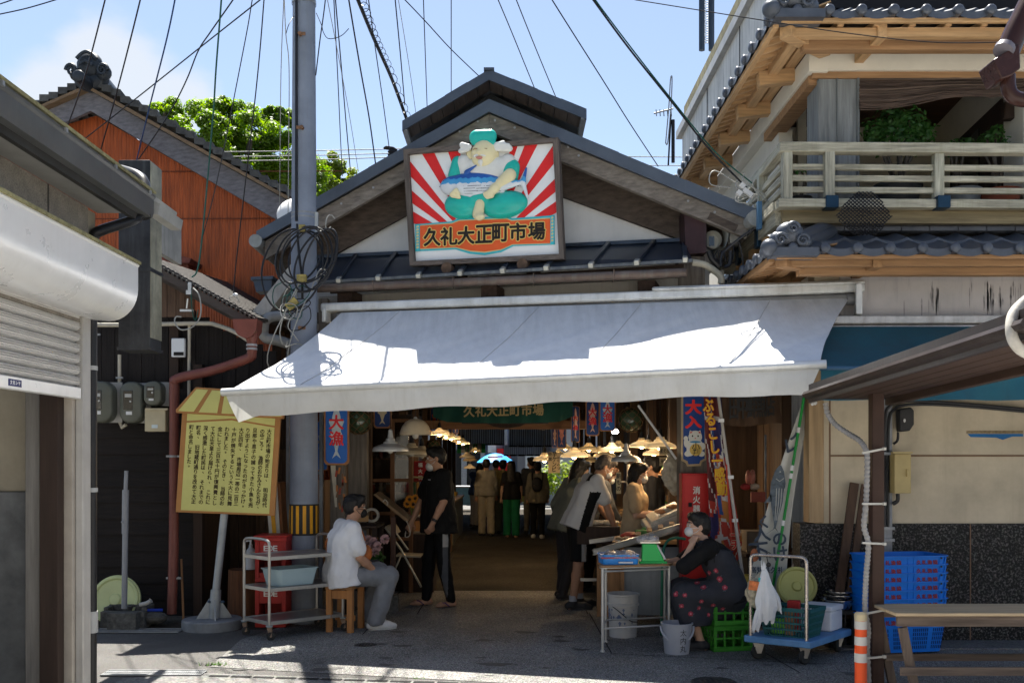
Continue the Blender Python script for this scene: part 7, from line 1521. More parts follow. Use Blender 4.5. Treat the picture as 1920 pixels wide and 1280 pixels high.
m.build('lettering',inkm,ib,0)
zinc=mat('pole_zinc',(.33,.35,.36),.5,.35,.2,8)
m=MB();m.cyl(P(421,960,9.66),P(404,1118,9.66),.037,.037,16);m.build('pole',zinc,ib)
c=P(398,1174,9.66);c.z=0;m=MB();m.lathe([(.285,0),(.285,.085),(.275,.095),(1e-3,.097)],c,40);m.build('base',mat('base_concrete',(.19,.2,.21),.8,0,.25,8,bump=.3),ib,.5)
m=MB();q=P(405,1105,9.66);b0=c+V((.02,0,.096));m.cyl(b0,q,.055,.05,14)
for a in range(0,360,90):u_=V((math.cos(R(a+20)),math.sin(R(a+20)),0));w_=V((-u_.y,u_.x,0))*.005;p0=b0+u_*.045;m.prism([p0-w_,b0+u_*.17-w_,p0+V((0,0,.2))-w_],w_*2)
m.build('socket',zinc,ib);m=MB()
for s in(-1,1):m.cyl(P(405+s*10,1128,9.63),P(405+s*15,1127,9.61),.012,.012,6)
m.build('bolt',mat('bolt_blue',(.05,.08,.12),.5),ib)
# ---- steel trolley
ct_=thing('service_trolley','three shelf stainless steel trolley on casters in front of the utility pole','trolley',G(550,1190));ste=mat('stainless',(.42,.40,.37),.32,.75,.12,10,streak=.1)
gFL,gFR,gBL,gBR=[V(q)for q in((PX(505,9.0),9.0,0),(PX(643,9.5),9.5,0),(PX(458,9.3),9.3,0),(PX(594,9.85),9.85,0))]
ZT,SH=.90,(.75,.465,.165)
m=MB()
for a,b in((gFL,gBL),(gFR,gBR)):
 p0=a+V((0,0,.13));p1=b+V((0,0,.13));d_=(b-a);m.tube([p0,a+V((0,0,ZT-.08))]+bez(a+V((0,0,ZT-.08)),a+V((0,0,ZT)),a+V((0,0,ZT)),a+d_*.28+V((0,0,ZT+.01)),5)[1:]+bez(b-d_*.28+V((0,0,ZT+.01)),b+V((0,0,ZT)),b+V((0,0,ZT)),b+V((0,0,ZT-.08)),5)+[p1],.0135,10)
m.build('end_frame',ste,ct_)
for z in SH:
 m=MB();qs=[g+V((0,0,z))for g in(gFL,gFR,gBR,gBL)];m.prism([q+V((0,0,-.002))for q in qs],(0,0,-.004))
 for i in range(4):m.bar(qs[i]+V((0,0,-.012)),qs[(i+1)%4]+V((0,0,-.012)),.012,.034)
 m.build('shelf',ste,ct_,bevel=.002)
for g in(gFL,gFR,gBL,gBR):
 m=MB();m.cyl(g+V((0,0,.12)),g+V((0,0,.135)),.024,.034,16);w0=m.build('caster',mat('caster_grey',(.4,.45,.46),.5),ct_);m=MB();o=V((.018,-.012,0));m.lathe([(.012,-.011),(.036,-.011),(.04,-.006),(.04,.006),(.036,.011),(.012,.011)],g+o+V((0,0,.04)),18,Matrix.Rotation(R(20),3,'Z')@Matrix.Rotation(R(90),3,'X'));m.build('wheel',mat('rubber',(.03,.03,.03),.7),w0)
 m=MB()
 for s in(-.016,.016):m.prism([g+V((-.02,s,.115)),g+V((.02,s,.115)),g+V((.03,s-.01,.035)),g+V((.008,s-.01,.03))],(0,.003,0))
 m.build('fork',mat('fork_rust',(.25,.17,.12),.6,.3,.4,20),w0)
bn=thing('wash_basin','pale blue plastic basin on the middle shelf of the steel trolley','basin',P(528,1096,9.35));c=(gFL+gFR+gBL+gBR)/4+V((-.03,-.05,.466));e1=(gFR-gFL).normalized();e2=(gBL-gFL).normalized()
def tubbox(c,e1,e2,l,w,h,tap,r,th=.006,rim=.012,n=5):
 """open tapered rounded box"""
 m=MB();c=V(c);e1=V(e1);e2=V(e2)
 def ring(L_,W_,z,rr):
  pts=[]
  for sx,sy,a0 in((1,1,0),(-1,1,90),(-1,-1,180),(1,-1,270)):
   for k in range(n+1):a=R(a0+90*k/n);pts.append(c+e1*(sx*(L_/2-rr)+rr*math.cos(a))+e2*(sy*(W_/2-rr)+rr*math.sin(a))+V((0,0,z)))
  return pts
 lv=[ring(l*tap*.02,w*tap*.02,.0,.0005),ring(l*tap,w*tap,0,r),ring(l,w,h,r),ring(l+2*rim,w+2*rim,h,r+rim),ring(l+2*rim,w+2*rim,h+.008,r+rim),ring(l-th*2,w-th*2,h+.008,r),ring(l*tap-th*2,w*tap-th*2,th,r*.8),ring(l*tap*.02,w*tap*.02,th,.0005)]
 k=len(lv[0]);m.add([p for q in lv for p in q],[(i*k+j,i*k+(j+1)%k,(i+1)*k+(j+1)%k,(i+1)*k+j)for i in range(len(lv)-1)for j in range(k)]);return m
tubbox(c,e1,e2,.43,.30,.15,.86,.05,.005,.012).build('basin',mat('basin_blue',(.33,.43,.46),.4,0,.06,5),bn,.6)
# ---- red crates, stump, soap, easel
redc=mat('crate_red',(.34,.025,.02),.45,0,.15,5)
for i in range(2):
 t=thing('red_crate',('lower','upper')[i]+' red plastic bottle crate of the pair behind the steel trolley','crate',(PX(506,9.75),9.75,.44*i),'red crates behind the trolley');x0,x1,z0=PX(478,9.65),PX(536,9.65),.44*i;y0,y1=9.65,9.98
 m=MB();m.bb(x0,x1,y0,y1,z0+.01,z0+.05);m.bb(x0-.006,x1+.006,y0-.006,y1+.006,z0+.40,z0+.44)
 for x in(x0+.02,x1-.02):m.bb(x-.02,x+.02,y0,y0+.03,z0+.05,z0+.40)
 for s in(x0,x1-.02):m.bb(s,s+.02,y0+.03,y1,z0+.05,z0+.40)
 m.bb(x0+.04,x1-.04,y0+.006,y0+.02,z0+.24,z0+.40);m.bb(x0+.04,x1-.04,y0+.006,y0+.02,z0+.05,z0+.10);m.bb(x0,x1,y1-.02,y1,z0+.05,z0+.4);m.build('shell',redc,t,bevel=.004)
 m=MB();word(m,'EOE',(x0+.105,y0+.004,z0+.335),(.045,0,0),(1,0,0),(0,0,1),.04,.05,.002,True);word(m,'ー',(x0+.10,y0+.004,z0+.375),(.04,0,0),(1,0,0),(0,0,1),.025);m.build('lettering',whl,t)
 if i==1:m=MB();m.bb(x0-.012,x1+.012,y0-.012,y1+.012,z0+.441,z0+.458);m.build('lid',redc,t,bevel=.005)
sp=thing('wood_stump','brown wooden chopping stump between notice board and red crates','stump',(PX(456,10.1),10.15,0));m=MB();m.lathe([(.17,0),(.165,.3),(.16,.52),(1e-3,.525)],(PX(456,10.1),10.15,0),18);m.build('stump',mat('stump_wood',(.12,.05,.022),.8,0,.45,7,'wood',axis=2,bump=.6),sp)
sb=thing('soap_bottle','cloudy white pump bottle standing on the wooden stump','bottle',P(470,1058,10.1));c=V((PX(470,10.08),10.08,.526));m=MB();m.lathe([(1e-3,0),(.055,0),(.058,.03),(.045,.19),(.02,.22),(.018,.25)],c,18);m.build('bottle',mat('soap_white',(.40,.42,.45),.35,0,.08),sb);m=MB();m.cyl(c+V((0,0,.25)),c+V((0,0,.29)),.012,.008,8);m.bar(c+V((.01,0,.29)),c+V((-.05,0,.285)),.02,.014);m.build('pump',lab_w,sb)
ea=thing('easel_sign','folded yellow and white A-frame sign leaning behind the red crates','sign',P(508,1005,10.2));m=MB();m.prism([P(519,903,10.2),P(525,905,10.2),P(533,1030,10.2),P(524,1030,10.2)],(0,.3,0));m.build('frame',mat('easel_brown',(.2,.08,.03),.6),ea);m=MB();m.prism([P(497,905,10.19),P(519,903,10.19),P(527,1030,10.19),P(507,1030,10.19)],(0,.012,0));m.build('panel',mat('easel_white',(.45,.43,.38),.6),ea);m=MB();m.prism([P(503,905,10.183),P(510,905,10.183),P(521,1030,10.183),P(513,1030,10.183)],(0,.005,0));m.build('yellow_stripe',yel,ea)
# ---- stool
so=thing('wooden_stool','small orange-brown wooden stool under the seated man in white','stool',(PX(645,9.5),9.5,0));sw_=mat('stool_pine',(.36,.16,.055),.6,0,.25,6,'wood',axis=2);cx,cy=PX(646,9.5),9.55
m=MB();m.box((cx,cy,.425),(.27,.36,.03),Matrix.Rotation(R(-12),3,'Z'));m.build('seat',mat('stool_top',(.30,.15,.06),.6,0,.25,6,'wood',axis=1),so,bevel=.005)
Mz=Matrix.Rotation(R(-12),3,'Z')
for sx in(-1,1):
 for sy in(-1,1):m=MB();q=V((cx,cy,0))+Mz@V((sx*.105,sy*.14,0));m.box(q+V((0,0,.205)),(.055,.05,.41),Mz);m.build('leg',sw_,so,bevel=.003)
m=MB();m.box(V((cx,cy,.36))+Mz@V((0,-.14,0)),(.16,.025,.08),Mz);m.box(V((cx,cy,.12)),(.2,.02,.05),Mz);m.build('stretcher',sw_,so)
# ================================================================ STREET OBJECTS, RIGHT
# ---- lucky cat board and red box on the front post
lb2=thing('lucky_cat_board','blue board with red lettering and a white beckoning cat on the front post','sign board',P(1301,870,9.58));d=9.58
def PL(x,y,o=0):return P(x,y,d)+V((0,o,0))
m=MB();m.prism([PL(*q)for q in((1278,720),(1324,720),(1324,862),(1316,866),(1314,873),(1289,874),(1286,867),(1278,863))],(0,.025,0));m.build('frame',mat('cat_frame',(.40,.30,.17),.6,0,.15),lb2);m=MB();m.prism([PL(*q,-.004)for q in((1281,720),(1321,720),(1321,859),(1313,863),(1311,869),(1291,870),(1289,864),(1281,860))],(0,.02,0));m.build('board',mat('cat_blue',(.012,.05,.22),.45,0,.1),lb2)
m=MB();letter(m,'大',PL(1300,763,-.007),(1,0,0),(0,0,1),.15,.13,.007,None,True);letter(m,'入',PL(1300,791,-.007),(1,0,0),(0,0,1),.15,.11,.007,None,True);m.build('lettering',mat('cat_red',(.72,.03,.03),.4),lb2)
cw=mat('cat_white',(.66,.66,.62),.45,0,.05)
def ZC(x,y):return 1080+x/2.286,720+y/2.286
def cat(items,mt_,nm,w0=-.006,th=-.006):
 m=MB()
 for it in items:
  if it[0]=='o':
   _,x,y,rx,ry=it[:5];o=it[5]if len(it)>5 else 0;pts=[]
   for k in range(28):a=-2*math.pi*k/28;px,py=ZC(x+rx*math.cos(a),y+ry*math.sin(a));pts.append(PL(px,py,w0-o))
   m.prism(pts,(0,th,0))
  else:m.prism([PL(*ZC(*q),w0)for q in it[1]],(0,th,0))
 return m.build(nm,mt_,lb2,.4)
cat([('o',508,268,36,38,.001),('o',510,226,29,27,.003),('p',((484,212),(488,197),(503,206))),('p',((517,206),(532,197),(536,213))),('o',470,232,9,10),('o',471,250,9,20,.0005),('o',540,266,13,16,.0015),('o',478,298,14,12,.002),('o',537,298,14,12,.002),('o',488,290,16,18)],cw,'cat')
cat([('o',512,281,26,26)],mat('cat_gold',(.62,.42,.10),.35,0,.08),'coin',-.016,-.004);cat([('o',510,247,24,4)],mat('cat_collar',(.05,.25,.5),.5),'collar',-.016,-.004)
cat([('p',((487,211),(490,202),(499,207))),('p',((521,207),(530,202),(533,212))),('o',510,232,3,2)],mat('cat_pink',(.6,.06,.06),.5),'ear_inner',-.016,-.003);cat([('o',498,222,3,4),('o',522,222,3,4)],bk,'eye',-.016,-.003)
m=MB();letter(m,'小',PL(*ZC(512,271),-.022),(1,0,0),(0,0,1),.07,.075,.0006);letter(m,'判',PL(*ZC(512,293),-.022),(1,0,0),(0,0,1),.065,.075,0);m.build('coin_lettering',bk,lb2)
fx=thing('extinguisher_box','red upright fire extinguisher box with white lettering on the front post','extinguisher box',P(1305,1120,9.5));d=9.44;rb_=mat('box_red',(.42,.015,.015),.4,0,.08,4,streak=.1,stcol=(.15,.01,.01))
m=MB();m.bb(PX(1279,d),PX(1331,d),d,d+.17,.28,PZ(887,d));m.build('box',rb_,fx,bevel=.006);m=MB();m.bb(PX(1283,d),PX(1329,d),d-.006,d-.001,.32,PZ(891,d));m.build('door',mat('door_red',(.47,.02,.018),.4,0,.08),fx,bevel=.003);m=MB();word(m,'消火器',P(1306,920,d-.008),(0,0,-.088),(1,0,0),(0,0,1),.062,.066,.0022);m.build('lettering',whl,fx);m=MB();m.box(P(1294,946,d-.015),(.03,.02,.04));m.build('handle',blk,fx)
# ---- banners
def cloth(pts_l,pts_r,d,nv,name,mt_,parent,amp=.03,fr=3,colour=None,mts=None,ph=0):
 g=[];n=len(pts_l)
 L_=spline([P(x,y,d)for x,y in pts_l],10);R__=spline([P(x,y,d)for x,y in pts_r],10)
 m=MB();rows=[]
 for i in range(len(L_)):rows.append([L_[i].lerp(R__[i],j/nv)+V((0,-amp*math.sin(fr*math.pi*j/nv+ph+i*.05),0))for j in range(nv+1)])
 vs=[p for r in rows for p in r];fs=[];mi=[]
 for i in range(len(rows)-1):
  for j in range(nv):fs.append((i*(nv+1)+j,i*(nv+1)+j+1,(i+1)*(nv+1)+j+1,(i+1)*(nv+1)+j));mi.append(colour((j+.5)/nv,(i+.5)/(len(rows)-1))if colour else 0)
 m.add(vs,fs);m.mi=mi;return m.build(name,mts or mt_,parent,.9),L_,R__
bm_=[mat('ban_navy',(.03,.025,.09),.8,0,.2),mat('ban_white',(.42,.40,.38),.8,0,.1),mat('ban_maroon',(.10,.02,.02),.8,0,.2),mat('ban_red',(.34,.04,.025),.8,0,.15),mat('ban_yellow',(.55,.33,.03),.8,0,.1),mat('ban_blue',(.03,.07,.22),.8,0,.2),mat('ban_orange',(.40,.16,.04),.8,0,.2)]
b1=thing('fishing_banner','tall colourful banner with yellow lettering and bold white swirls hanging right of the front post','banner',P(1350,1060,9.3))
def bcol(u_,v_):
 n1=noise.noise((u_*3+4,v_*9,.3));n2=noise.noise((u_*2.2,v_*7+11,2))
 if abs(n1)<.085 and v_>.1:return 1
 if .30<u_-.15*v_<.42 and v_<.6:return 5
 if v_>.86:return 5 if n2>0 else 3
 if n1>.1:return 2 if v_<.55 else 3
 return(0 if v_<.3 else(3 if n2>-.05 else 6))if u_>.35 else(2 if v_<.5 else(0 if n1<-.25 else 3))
o,L_,R__=cloth([(1319,742),(1321,800),(1325,880),(1329,960),(1334,1030),(1346,1064)],[(1352,742),(1360,820),(1370,900),(1382,970),(1392,1010),(1385,1050)],9.25,64,'cloth',None,b1,.022,3.2,bcol,bm_)
m=MB()
for i,ch in enumerate('ぶるこし一感動'):
 t=i/6;letter(m,ch,P(1328+26*t,762+i*26,9.21),(1,0,.05),(-.1,0,1),.09,.12,.007)
m.build('letter_edge',mat('ban_redtext',(.5,.03,.02),.7),b1);m=MB()
for i,ch in enumerate('ぶるこし一感動'):t=i/6;letter(m,ch,P(1328+26*t,762+i*26,9.205),(1,0,.05),(-.1,0,1),.09,.12,.0035)
m.build('lettering',bm_[4],b1)
b2=thing('red_pennant','red cloth strip with white and cream lettering on the white banner pole','banner',P(1380,1035,9.15));cloth([(1360,870),(1364,930),(1368,1000),(1368,1034)],[(1368,870),(1376,930),(1386,990),(1388,1028)],9.12,10,'cloth',bm_[3],b2,.012,2);m=MB()
for i,ch in enumerate('ーチ'):letter(m,ch,P(1378+i,1004+i*18,9.095),(1,0,0),(0,0,1),.085,.085,.008)
m.build('letter_edge',mat('ban_cream',(.5,.42,.28),.8),b2);m=MB()
for i,ch in enumerate('ーチ'):letter(m,ch,P(1378+i,1004+i*18,9.092),(1,0,0),(0,0,1),.085,.085,.004)
m.build('lettering',mat('ban_crimson',(.4,.02,.02),.8),b2)
wp=thing('banner_pole','white plastic banner pole leaning beside the colourful banner','pole',P(1398,1100,9.1));m=MB();m.cyl(P(1346,735,9.16),P(1398,1120,9.06),.014,.016,10);m.build('shaft',mat('pole_white',(.36,.34,.31),.5,0,.1),wp);m=MB()
for x,y in((1353,788),(1371,894),(1379,975)):m.box(P(x-1,y,9.1),(.05,.03,.03))
m.build('clip',lab_w,wp)
# ---- white fish flag wrapped on a green pole
ff_=thing('fish_flag','white cloth flag printed with a dark bonito, leaning wrapped round a green pole','flag',P(1447,1110,9.0));d=9.0
fcm=mat('flag_white',(.48,.48,.45),.85,0,.1,4,streak=.12,stcol=(.2,.2,.19));ink=mat('flag_ink',(.045,.06,.085),.8)
cloth([(1506,748),(1480,820),(1456,890),(1432,970),(1412,1050),(1402,1110)],[(1511,750),(1512,800),(1502,860),(1490,930),(1480,1010),(1472,1108)],d,20,'cloth',fcm,ff_,.03,1.3)
m=MB();m.cyl(P(1509,735,d-.07),P(1446,1118,d-.04),.013,.013,10);m.build('pole',mat('pole_green',(.01,.22,.04),.4,0,.1),ff_);m=MB()
for x,y in((1497,806),(1485,877),(1483,892),(1468,980)):m.cyl(P(x+.8,y-5,d-.067),P(x-.8,y+5,d-.067),.016,.016,10)
m.build('band',lab_w,ff_)
def FI(pts,o=.055):return[P(x,y,d-o)for x,y in pts]
m=MB();a0,a1=(1463,872),(1452,1004);side=[];prof=[(0,2),(.08,9),(.25,15),(.42,15),(.6,10),(.75,5),(.86,2),(.9,3),(1,12)]
pl=[(a0[0]+(a1[0]-a0[0])*t-w-(8 if t>.9 else 0),a0[1]+(a1[1]-a0[1])*t)for t,w in prof];pr_=[(a0[0]+(a1[0]-a0[0])*t+w*.85+(0 if t<.9 else-2),a0[1]+(a1[1]-a0[1])*t-(6 if t>.95 else 0))for t,w in prof]
m.prism(FI(pl+[(1453,990)]+pr_[::-1]),(0,-.002,0));m.prism(FI([(1446,925),(1432,943),(1447,940)]),(0,-.002,0));m.build('printed_fish',mat('flag_grey',(.09,.11,.13),.8,0,.5,30),ff_)
m=MB()
for k in range(4):m.tube(FI([(1456+k*5,915),(1455+k*4.4,945),(1453+k*2.5,975)],.06),.003,4)
m.tube(FI([(1455,897),(1462,902),(1470,896)],.06),.003,4);m.ball(P(1463,884,d-.06),.008,8);m.build('fish_stripe',fcm,ff_)
m=MB()
for x,y,ch,s in((1490,815,'ノ',.12),(1485,838,'レ',.13),(1432,980,'く',.11),(1428,1002,'人',.14),(1424,1036,'下',.16),(1462,1012,'の',.12),(1464,1040,'け',.13)):letter(m,ch,P(x,y,d-.06),(1,0,.1),(-.15,0,1),s,s,.004)
for i,ch in enumerate('高知県久礼'):letter(m,ch,P(1412+i*13,1069,d-.05),(1,0,.05),(0,0,1),.055,.055,.001)
m.build('lettering',ink,ff_);m=MB();m.ball(P(1415,1040,d-.03),.05,12,(.8,.1,1.2));m.build('orange_mark',mat('mark_orange',(.45,.16,.08),.8),ff_)
gpz=thing('grey_prop','grey pipe prop leaning behind the fish flag','pipe',P(1478,1090,9.2));m=MB();m.cyl(P(1518,985,9.1),P(1474,1100,9.15),.016,.016,8);m.build('pipe',steel_d,gpz)
# ---- table with scale and tray
tm=thing('round_corner_table','small table with rounded wooden top and thin tube legs before the fish stall','table',G(1190,1200));topw=mat('table_top_ply',(.26,.15,.075),.55,0,.25,5,'wood',axis=0);leg_m=mat('leg_tube',(.40,.40,.39),.4,.4,.15)
tz=.735;corners=[V((PX(1121,8.45),8.42,tz)),V((PX(1262,8.62),8.60,tz)),V((PX(1258,9.1),9.12,tz)),V((PX(1130,8.98),8.95,tz))]
def rounded(c4,r,n=6):
 out=[]
 for i in range(4):p0,p1,p2=c4[i-1],c4[i],c4[(i+1)%4];a=p1+(p0-p1).normalized()*r;b=p1+(p2-p1).normalized()*r;out+=[a*(1-t)**2+p1*2*t*(1-t)+b*t*t for t in[k/n for k in range(n+1)]]
 return out
m=MB();m.prism(rounded(corners,.10),(0,0,-.018));m.build('tabletop',topw,tm,bevel=.003);m=MB();m.prism([p+V((0,0,-.0185))for p in rounded([c_*1 for c_ in corners],.1)],(0,0,-.006));m.build('edge_band',mat('band_alu',(.4,.38,.34),.4,.4),tm)
ft=[corners[0]+V((.04,.03,0)),corners[1]+V((-.03,.05,0)),corners[2]+V((-.06,-.05,0)),corners[3]+V((.02,-.05,0))]
for p in ft:m=MB();m.cyl((p.x,p.y,.0),(p.x,p.y,tz-.024),.0125,.0125,10);m.cyl((p.x,p.y,.0),(p.x,p.y,.02),.022,.018,10);m.build('leg',leg_m,tm)
m=MB()
for i in range(4):a,b=ft[i],ft[(i+1)%4];m.cyl((a.x,a.y,.20),(b.x,b.y,.20),.009,.009,8);m.cyl((a.x,a.y,tz-.05),(b.x,b.y,tz-.05),.008,.008,8)
m.build('stretcher',leg_m,tm)
tr2=thing('fish_tray','blue foam tray of wrapped fish under clear film on the round corner table','tray',P(1158,1055,8.6));c=V((PX(1159,8.65),8.66,tz));bluet=mat('tray_blue',(.02,.22,.62),.35,0,.15,8)
tubbox(c,(.99,.1,0),(-.1,.99,0),.32,.26,.075,.96,.03,.01,.006).build('tray',bluet,tr2,.6);m=MB();m.box(c+V((0,-.132,.058)),(.325,.004,.012),Matrix.Rotation(R(6),3,'Z'));m.build('red_edge',mat('edge_red',(.35,.05,.05),.5),tr2)
m=MB();rng=random.Random(4)
for k in range(9):m.ball(c+V((rng.uniform(-.11,.11),rng.uniform(-.08,.08),.085)),.05,10,(1.4,.8,.45),Matrix.Rotation(rng.uniform(0,3),3,'Z'))
m.build('fish_pieces',mat('fish_piece',(.42,.34,.30),.25,0,.6,22),tr2);m=MB();g=[[c+V((-.175+.35*i/24,-.145+.29*j/18,.10+.018*noise.noise((i*.5,j*.6,4))+(.014*math.sin(i*1.3))-.045*(max(abs(i/12-1),abs(j/9-1))**6)))for j in range(19)]for i in range(25)];m.sheet(g);m.build('film',mat('clear_film',(.6,.62,.65),.12,0,.1,14,alpha=.28,spec=.8),tr2)
sca=thing('kitchen_scale','bright green wedge shaped kitchen scale with a bag on top, on the table','scale',P(1226,1055,8.7));d=8.62;grn=mat('scale_green',(.02,.42,.09),.35,0,.06,4)
m=MB();m.prism([P(1203,1052,d),P(1246,1052,d),P(1230,1019,d),P(1205,1019,d)],(.02,.2,0));m.prism([P(1199,1057,d-.01),P(1251,1057,d-.01),P(1251,1052,d-.01),P(1199,1052,d-.01)],(.02,.23,0));m.build('body',grn,sca,bevel=.005);m=MB();m.prism([P(1231,1022,d+.02),P(1234,1021,d+.02),P(1249,1047,d+.02),P(1246,1049,d+.02)],(.015,.16,0));m.build('dial',lab_w,sca);m=MB();m.bb(PX(1200,d),PX(1238,d),d-.01,d+.22,PZ(1018,d),PZ(1015,d));m.build('pan',ste,sca)
pbg=thing('ice_bag','crumpled clear bag of food lying on the green scale','bag',P(1216,1014,8.72));s=SDF();q=P(1215,1012,8.72);s.ell(q,(.1,.09,.035),.02);s.ell(q+V((.03,.02,.02)),(.05,.05,.03),.02);soft(s,.008,'bag',mat('bag_clear',(.50,.48,.46),.15,0,.45,26,alpha=.75,spec=.8),pbg,None,None,1,.014,34,1)
pn=MB();pn.bar(P(1160,1056,8.5)+V((0,0,.01)),P(1186,1056,8.53)+V((0,0,.01)),.02,.012);tag(pn.build('marker_pen',lab_w),'white marker pen lying at the front edge of the table','pen')
gh=thing('green_hose','green garden hose arching down behind the table and the seated woman','hose',P(1241,1190,9.2));m=MB();m.tube(spline([P(1285,1010,9.3),P(1265,1008,9.28),P(1250,1016,9.26),P(1243,1040,9.25),P(1241,1100,9.25),P(1240,1190,9.25)],7),.013,10);m.build('hose',mat('hose_green',(.01,.13,.075),.4),gh)
# ---- buckets
def bucket(px,py,r,h,tap,label,mt_,letters=None,rings=False,handle=True):
 c=G(px,py);c.y+=r*.9;c.x=PX(px,c.y);t=thing('bucket',label,'bucket',c);m=MB();pr=[(1e-3,0),(r*tap,0),(r,h),(r*1.06,h),(r*1.06,h+.012),(r*.97,h+.012),(r*tap*.95,.01)]
 if rings:pr=[(1e-3,0),(r*tap,0),(r*.97,h*.72),(r*1.05,h*.73),(r*1.05,h*.78),(r,h*.79),(r*1.01,h*.95),(r*1.08,h*.96),(r*1.08,h),(r*.95,h),(r*tap*.95,.01)]
 m.lathe(pr,c,32);m.build('pail',mt_,t,.5)
 if handle:
  m=MB()
  if rings:m.tube(spline([c+V((-r,-.2*r,h*.78)),c+V((-r*.4,-r*1.02,h*.64)),c+V((r*.35,-r*.98,h*.42)),c+V((r*.9,-.45*r,h*.36))],5),.004,6);m.build('handle',wire_m,t)
  else:m.tube([c+V((r*1.08*math.cos(R(a)),-r*1.08*abs(math.sin(R(a)))*.55-.01,h-.02-abs(math.sin(R(a)))*h*.52))for a in range(180,361,12)],.010,8);m.build('handle',mt_,t)
 if letters:
  m=MB();k=(tap+1)/2
  for i,ch in enumerate(letters):letter(m,ch,c+V((r*.28,-r*(.92-.05*i)*.985,h*(.74-.27*i))),(.97,.24,0),(0,-.12,1),.052,.054,.0)
  m.build('lettering',bk,t)
 return t,c
_,wbc=bucket(1168,1197,.142,.40,.88,'dirty white paint pail under the round corner table',mat('pail_white',(.40,.40,.40),.5,0,.12,5),None,True)
m=MB();rng=random.Random(12)
for k in range(26):a=R(rng.uniform(190,350));z=rng.uniform(.14,.27);w=rng.uniform(.006,.018);u_=V((-math.sin(a),math.cos(a),0));q=wbc+V((math.cos(a),math.sin(a),0))*(.1385-.006*(1-z/.3))+V((0,0,z));m.poly([q-u_*w,q+V((0,0,-w*rng.uniform(1,2.4))),q+u_*w,q+V((0,0,w))])
m.build('paint_stain',mat('stain_bluegrey',(.12,.15,.24),.7),[o for o in COL.objects if o.name.startswith('bucket')and o.type=='EMPTY'][-1])
bucket(1269,1229,.128,.25,.80,'light grey bucket with brushed characters in front of the seated woman',mat('pail_grey',(.30,.32,.37),.4,0,.06,5),'太内丸')
# ---- green crates under the seated woman
grc=mat('crate_green',(.035,.20,.02),.45,0,.15,5)
def bottle_crate(cx,cy,z0,w,l,h,rot,label,group=None,mt_=grc,name='bottle_crate'):
 t=thing(name,label,'crate',(cx,cy,z0),group);M_=Matrix.Rotation(R(rot),3,'Z');m=MB()
 def bx(x0,x1,y0,y1,za,zb):m.box(V((cx,cy,z0))+M_@V(((x0+x1)/2,(y0+y1)/2,0))+V((0,0,(za+zb)/2)),(x1-x0,y1-y0,zb-za),M_)
 for za,zb in((0,.045),(h*.48,h*.56),(h-.04,h)):
  bx(-w/2,w/2,-l/2,-l/2+.018,za,zb);bx(-w/2,w/2,l/2-.018,l/2,za,zb);bx(-w/2,-w/2+.018,-l/2+.018,l/2-.018,za,zb);bx(w/2-.018,w/2,-l/2+.018,l/2-.018,za,zb)
 for s in range(5):
  f=-1+s*.5
  for y in(-l/2+.011,l/2-.011):bx(f*(w/2-.02)-.009,f*(w/2-.02)+.009,y-.008,y+.008,.045,h-.04)
  for x in(-w/2+.011,w/2-.011):bx(x-.008,x+.008,f*(l/2-.02)-.009,f*(l/2-.02)+.009,.045,h-.04)
 bx(-w/2,w/2,-l/2,l/2,.0,.012);m.build('shell',mt_,t,bevel=.002);return t
gx,gy=PX(1368,8.5),8.62
bottle_crate(gx,gy,0,.36,.30,.22,12,'lower green bottle crate under the seated woman','green crates under the woman');bottle_crate(gx+.004,gy,.221,.36,.30,.21,12,'upper green bottle crate the woman sits on','green crates under the woman')
cu_=thing('seat_cushion','crumpled pale paper cushion on the upper green crate','cushion',(gx,gy,.431));m=MB();m.sheet([[V((gx-.17+.34*i/14,gy-.15+.3*j/10,.437+.012*noise.noise((i*.7,j*.8,1))))for j in range(11)]for i in range(15)]);m.build('paper',mat('paper_pale',(.42,.42,.42),.7,0,.3,12),cu_)
ycr=thing('yellow_tub','yellow plastic tub behind the seated woman','tub',P(1384,1122,9.0));tubbox((PX(1386,9.05),9.1,.40),(1,0,0),(0,1,0),.22,.2,.17,.9,.02).build('tub',mat('tub_yellow',(.45,.34,.06),.5,0,.1),ycr,.6);m=MB();m.bb(PX(1366,9.05),PX(1406,9.05),9.0,9.2,0,.40);m.build('stand',brown_d,ycr)
# ---- blue platform trolley with its load
pt=thing('platform_trolley','blue platform trolley with rusty chromed push handle','trolley',(2.2,8.2,0));pb_=mat('platform_blue',(.10,.24,.46),.5,0,.2,6,streak=.15,stcol=(.2,.17,.13));z=.20
qFL,qFR,qBR=V((PX(1393,8.14),8.14,z)),V((PX(1521,7.83),7.83,z)),V((PX(1598,8.45),8.45,z));qBL=qFL+qBR-qFR;e1=(qFR-qFL).normalized();e2=(qBL-qFL).normalized()
m=MB();m.prism(rounded([qFL,qFR,qBR,qBL],.03),(0,0,-.055));m.build('platform',pb_,pt,bevel=.008)
chm=mat('chrome_rusty',(.42,.38,.35),.25,.8,.25,16,streak=.4,stcol=(.2,.1,.05));hL,hR=qFL+e1*.05+e2*.03,qFL+e1*((qFR-qFL).length-.05)+e2*.03;H_=V((0,0,.66));m=MB();m.tube([hL,hL+H_-V((0,0,.1))]+bez(hL+H_-V((0,0,.1)),hL+H_,hL+H_,hL+H_+e1*.1,6)[1:]+bez(hR+H_-e1*.1,hR+H_,hR+H_,hR+H_-V((0,0,.1)),6)+[hR],.015,12);m.build('push_handle',chm,pt)
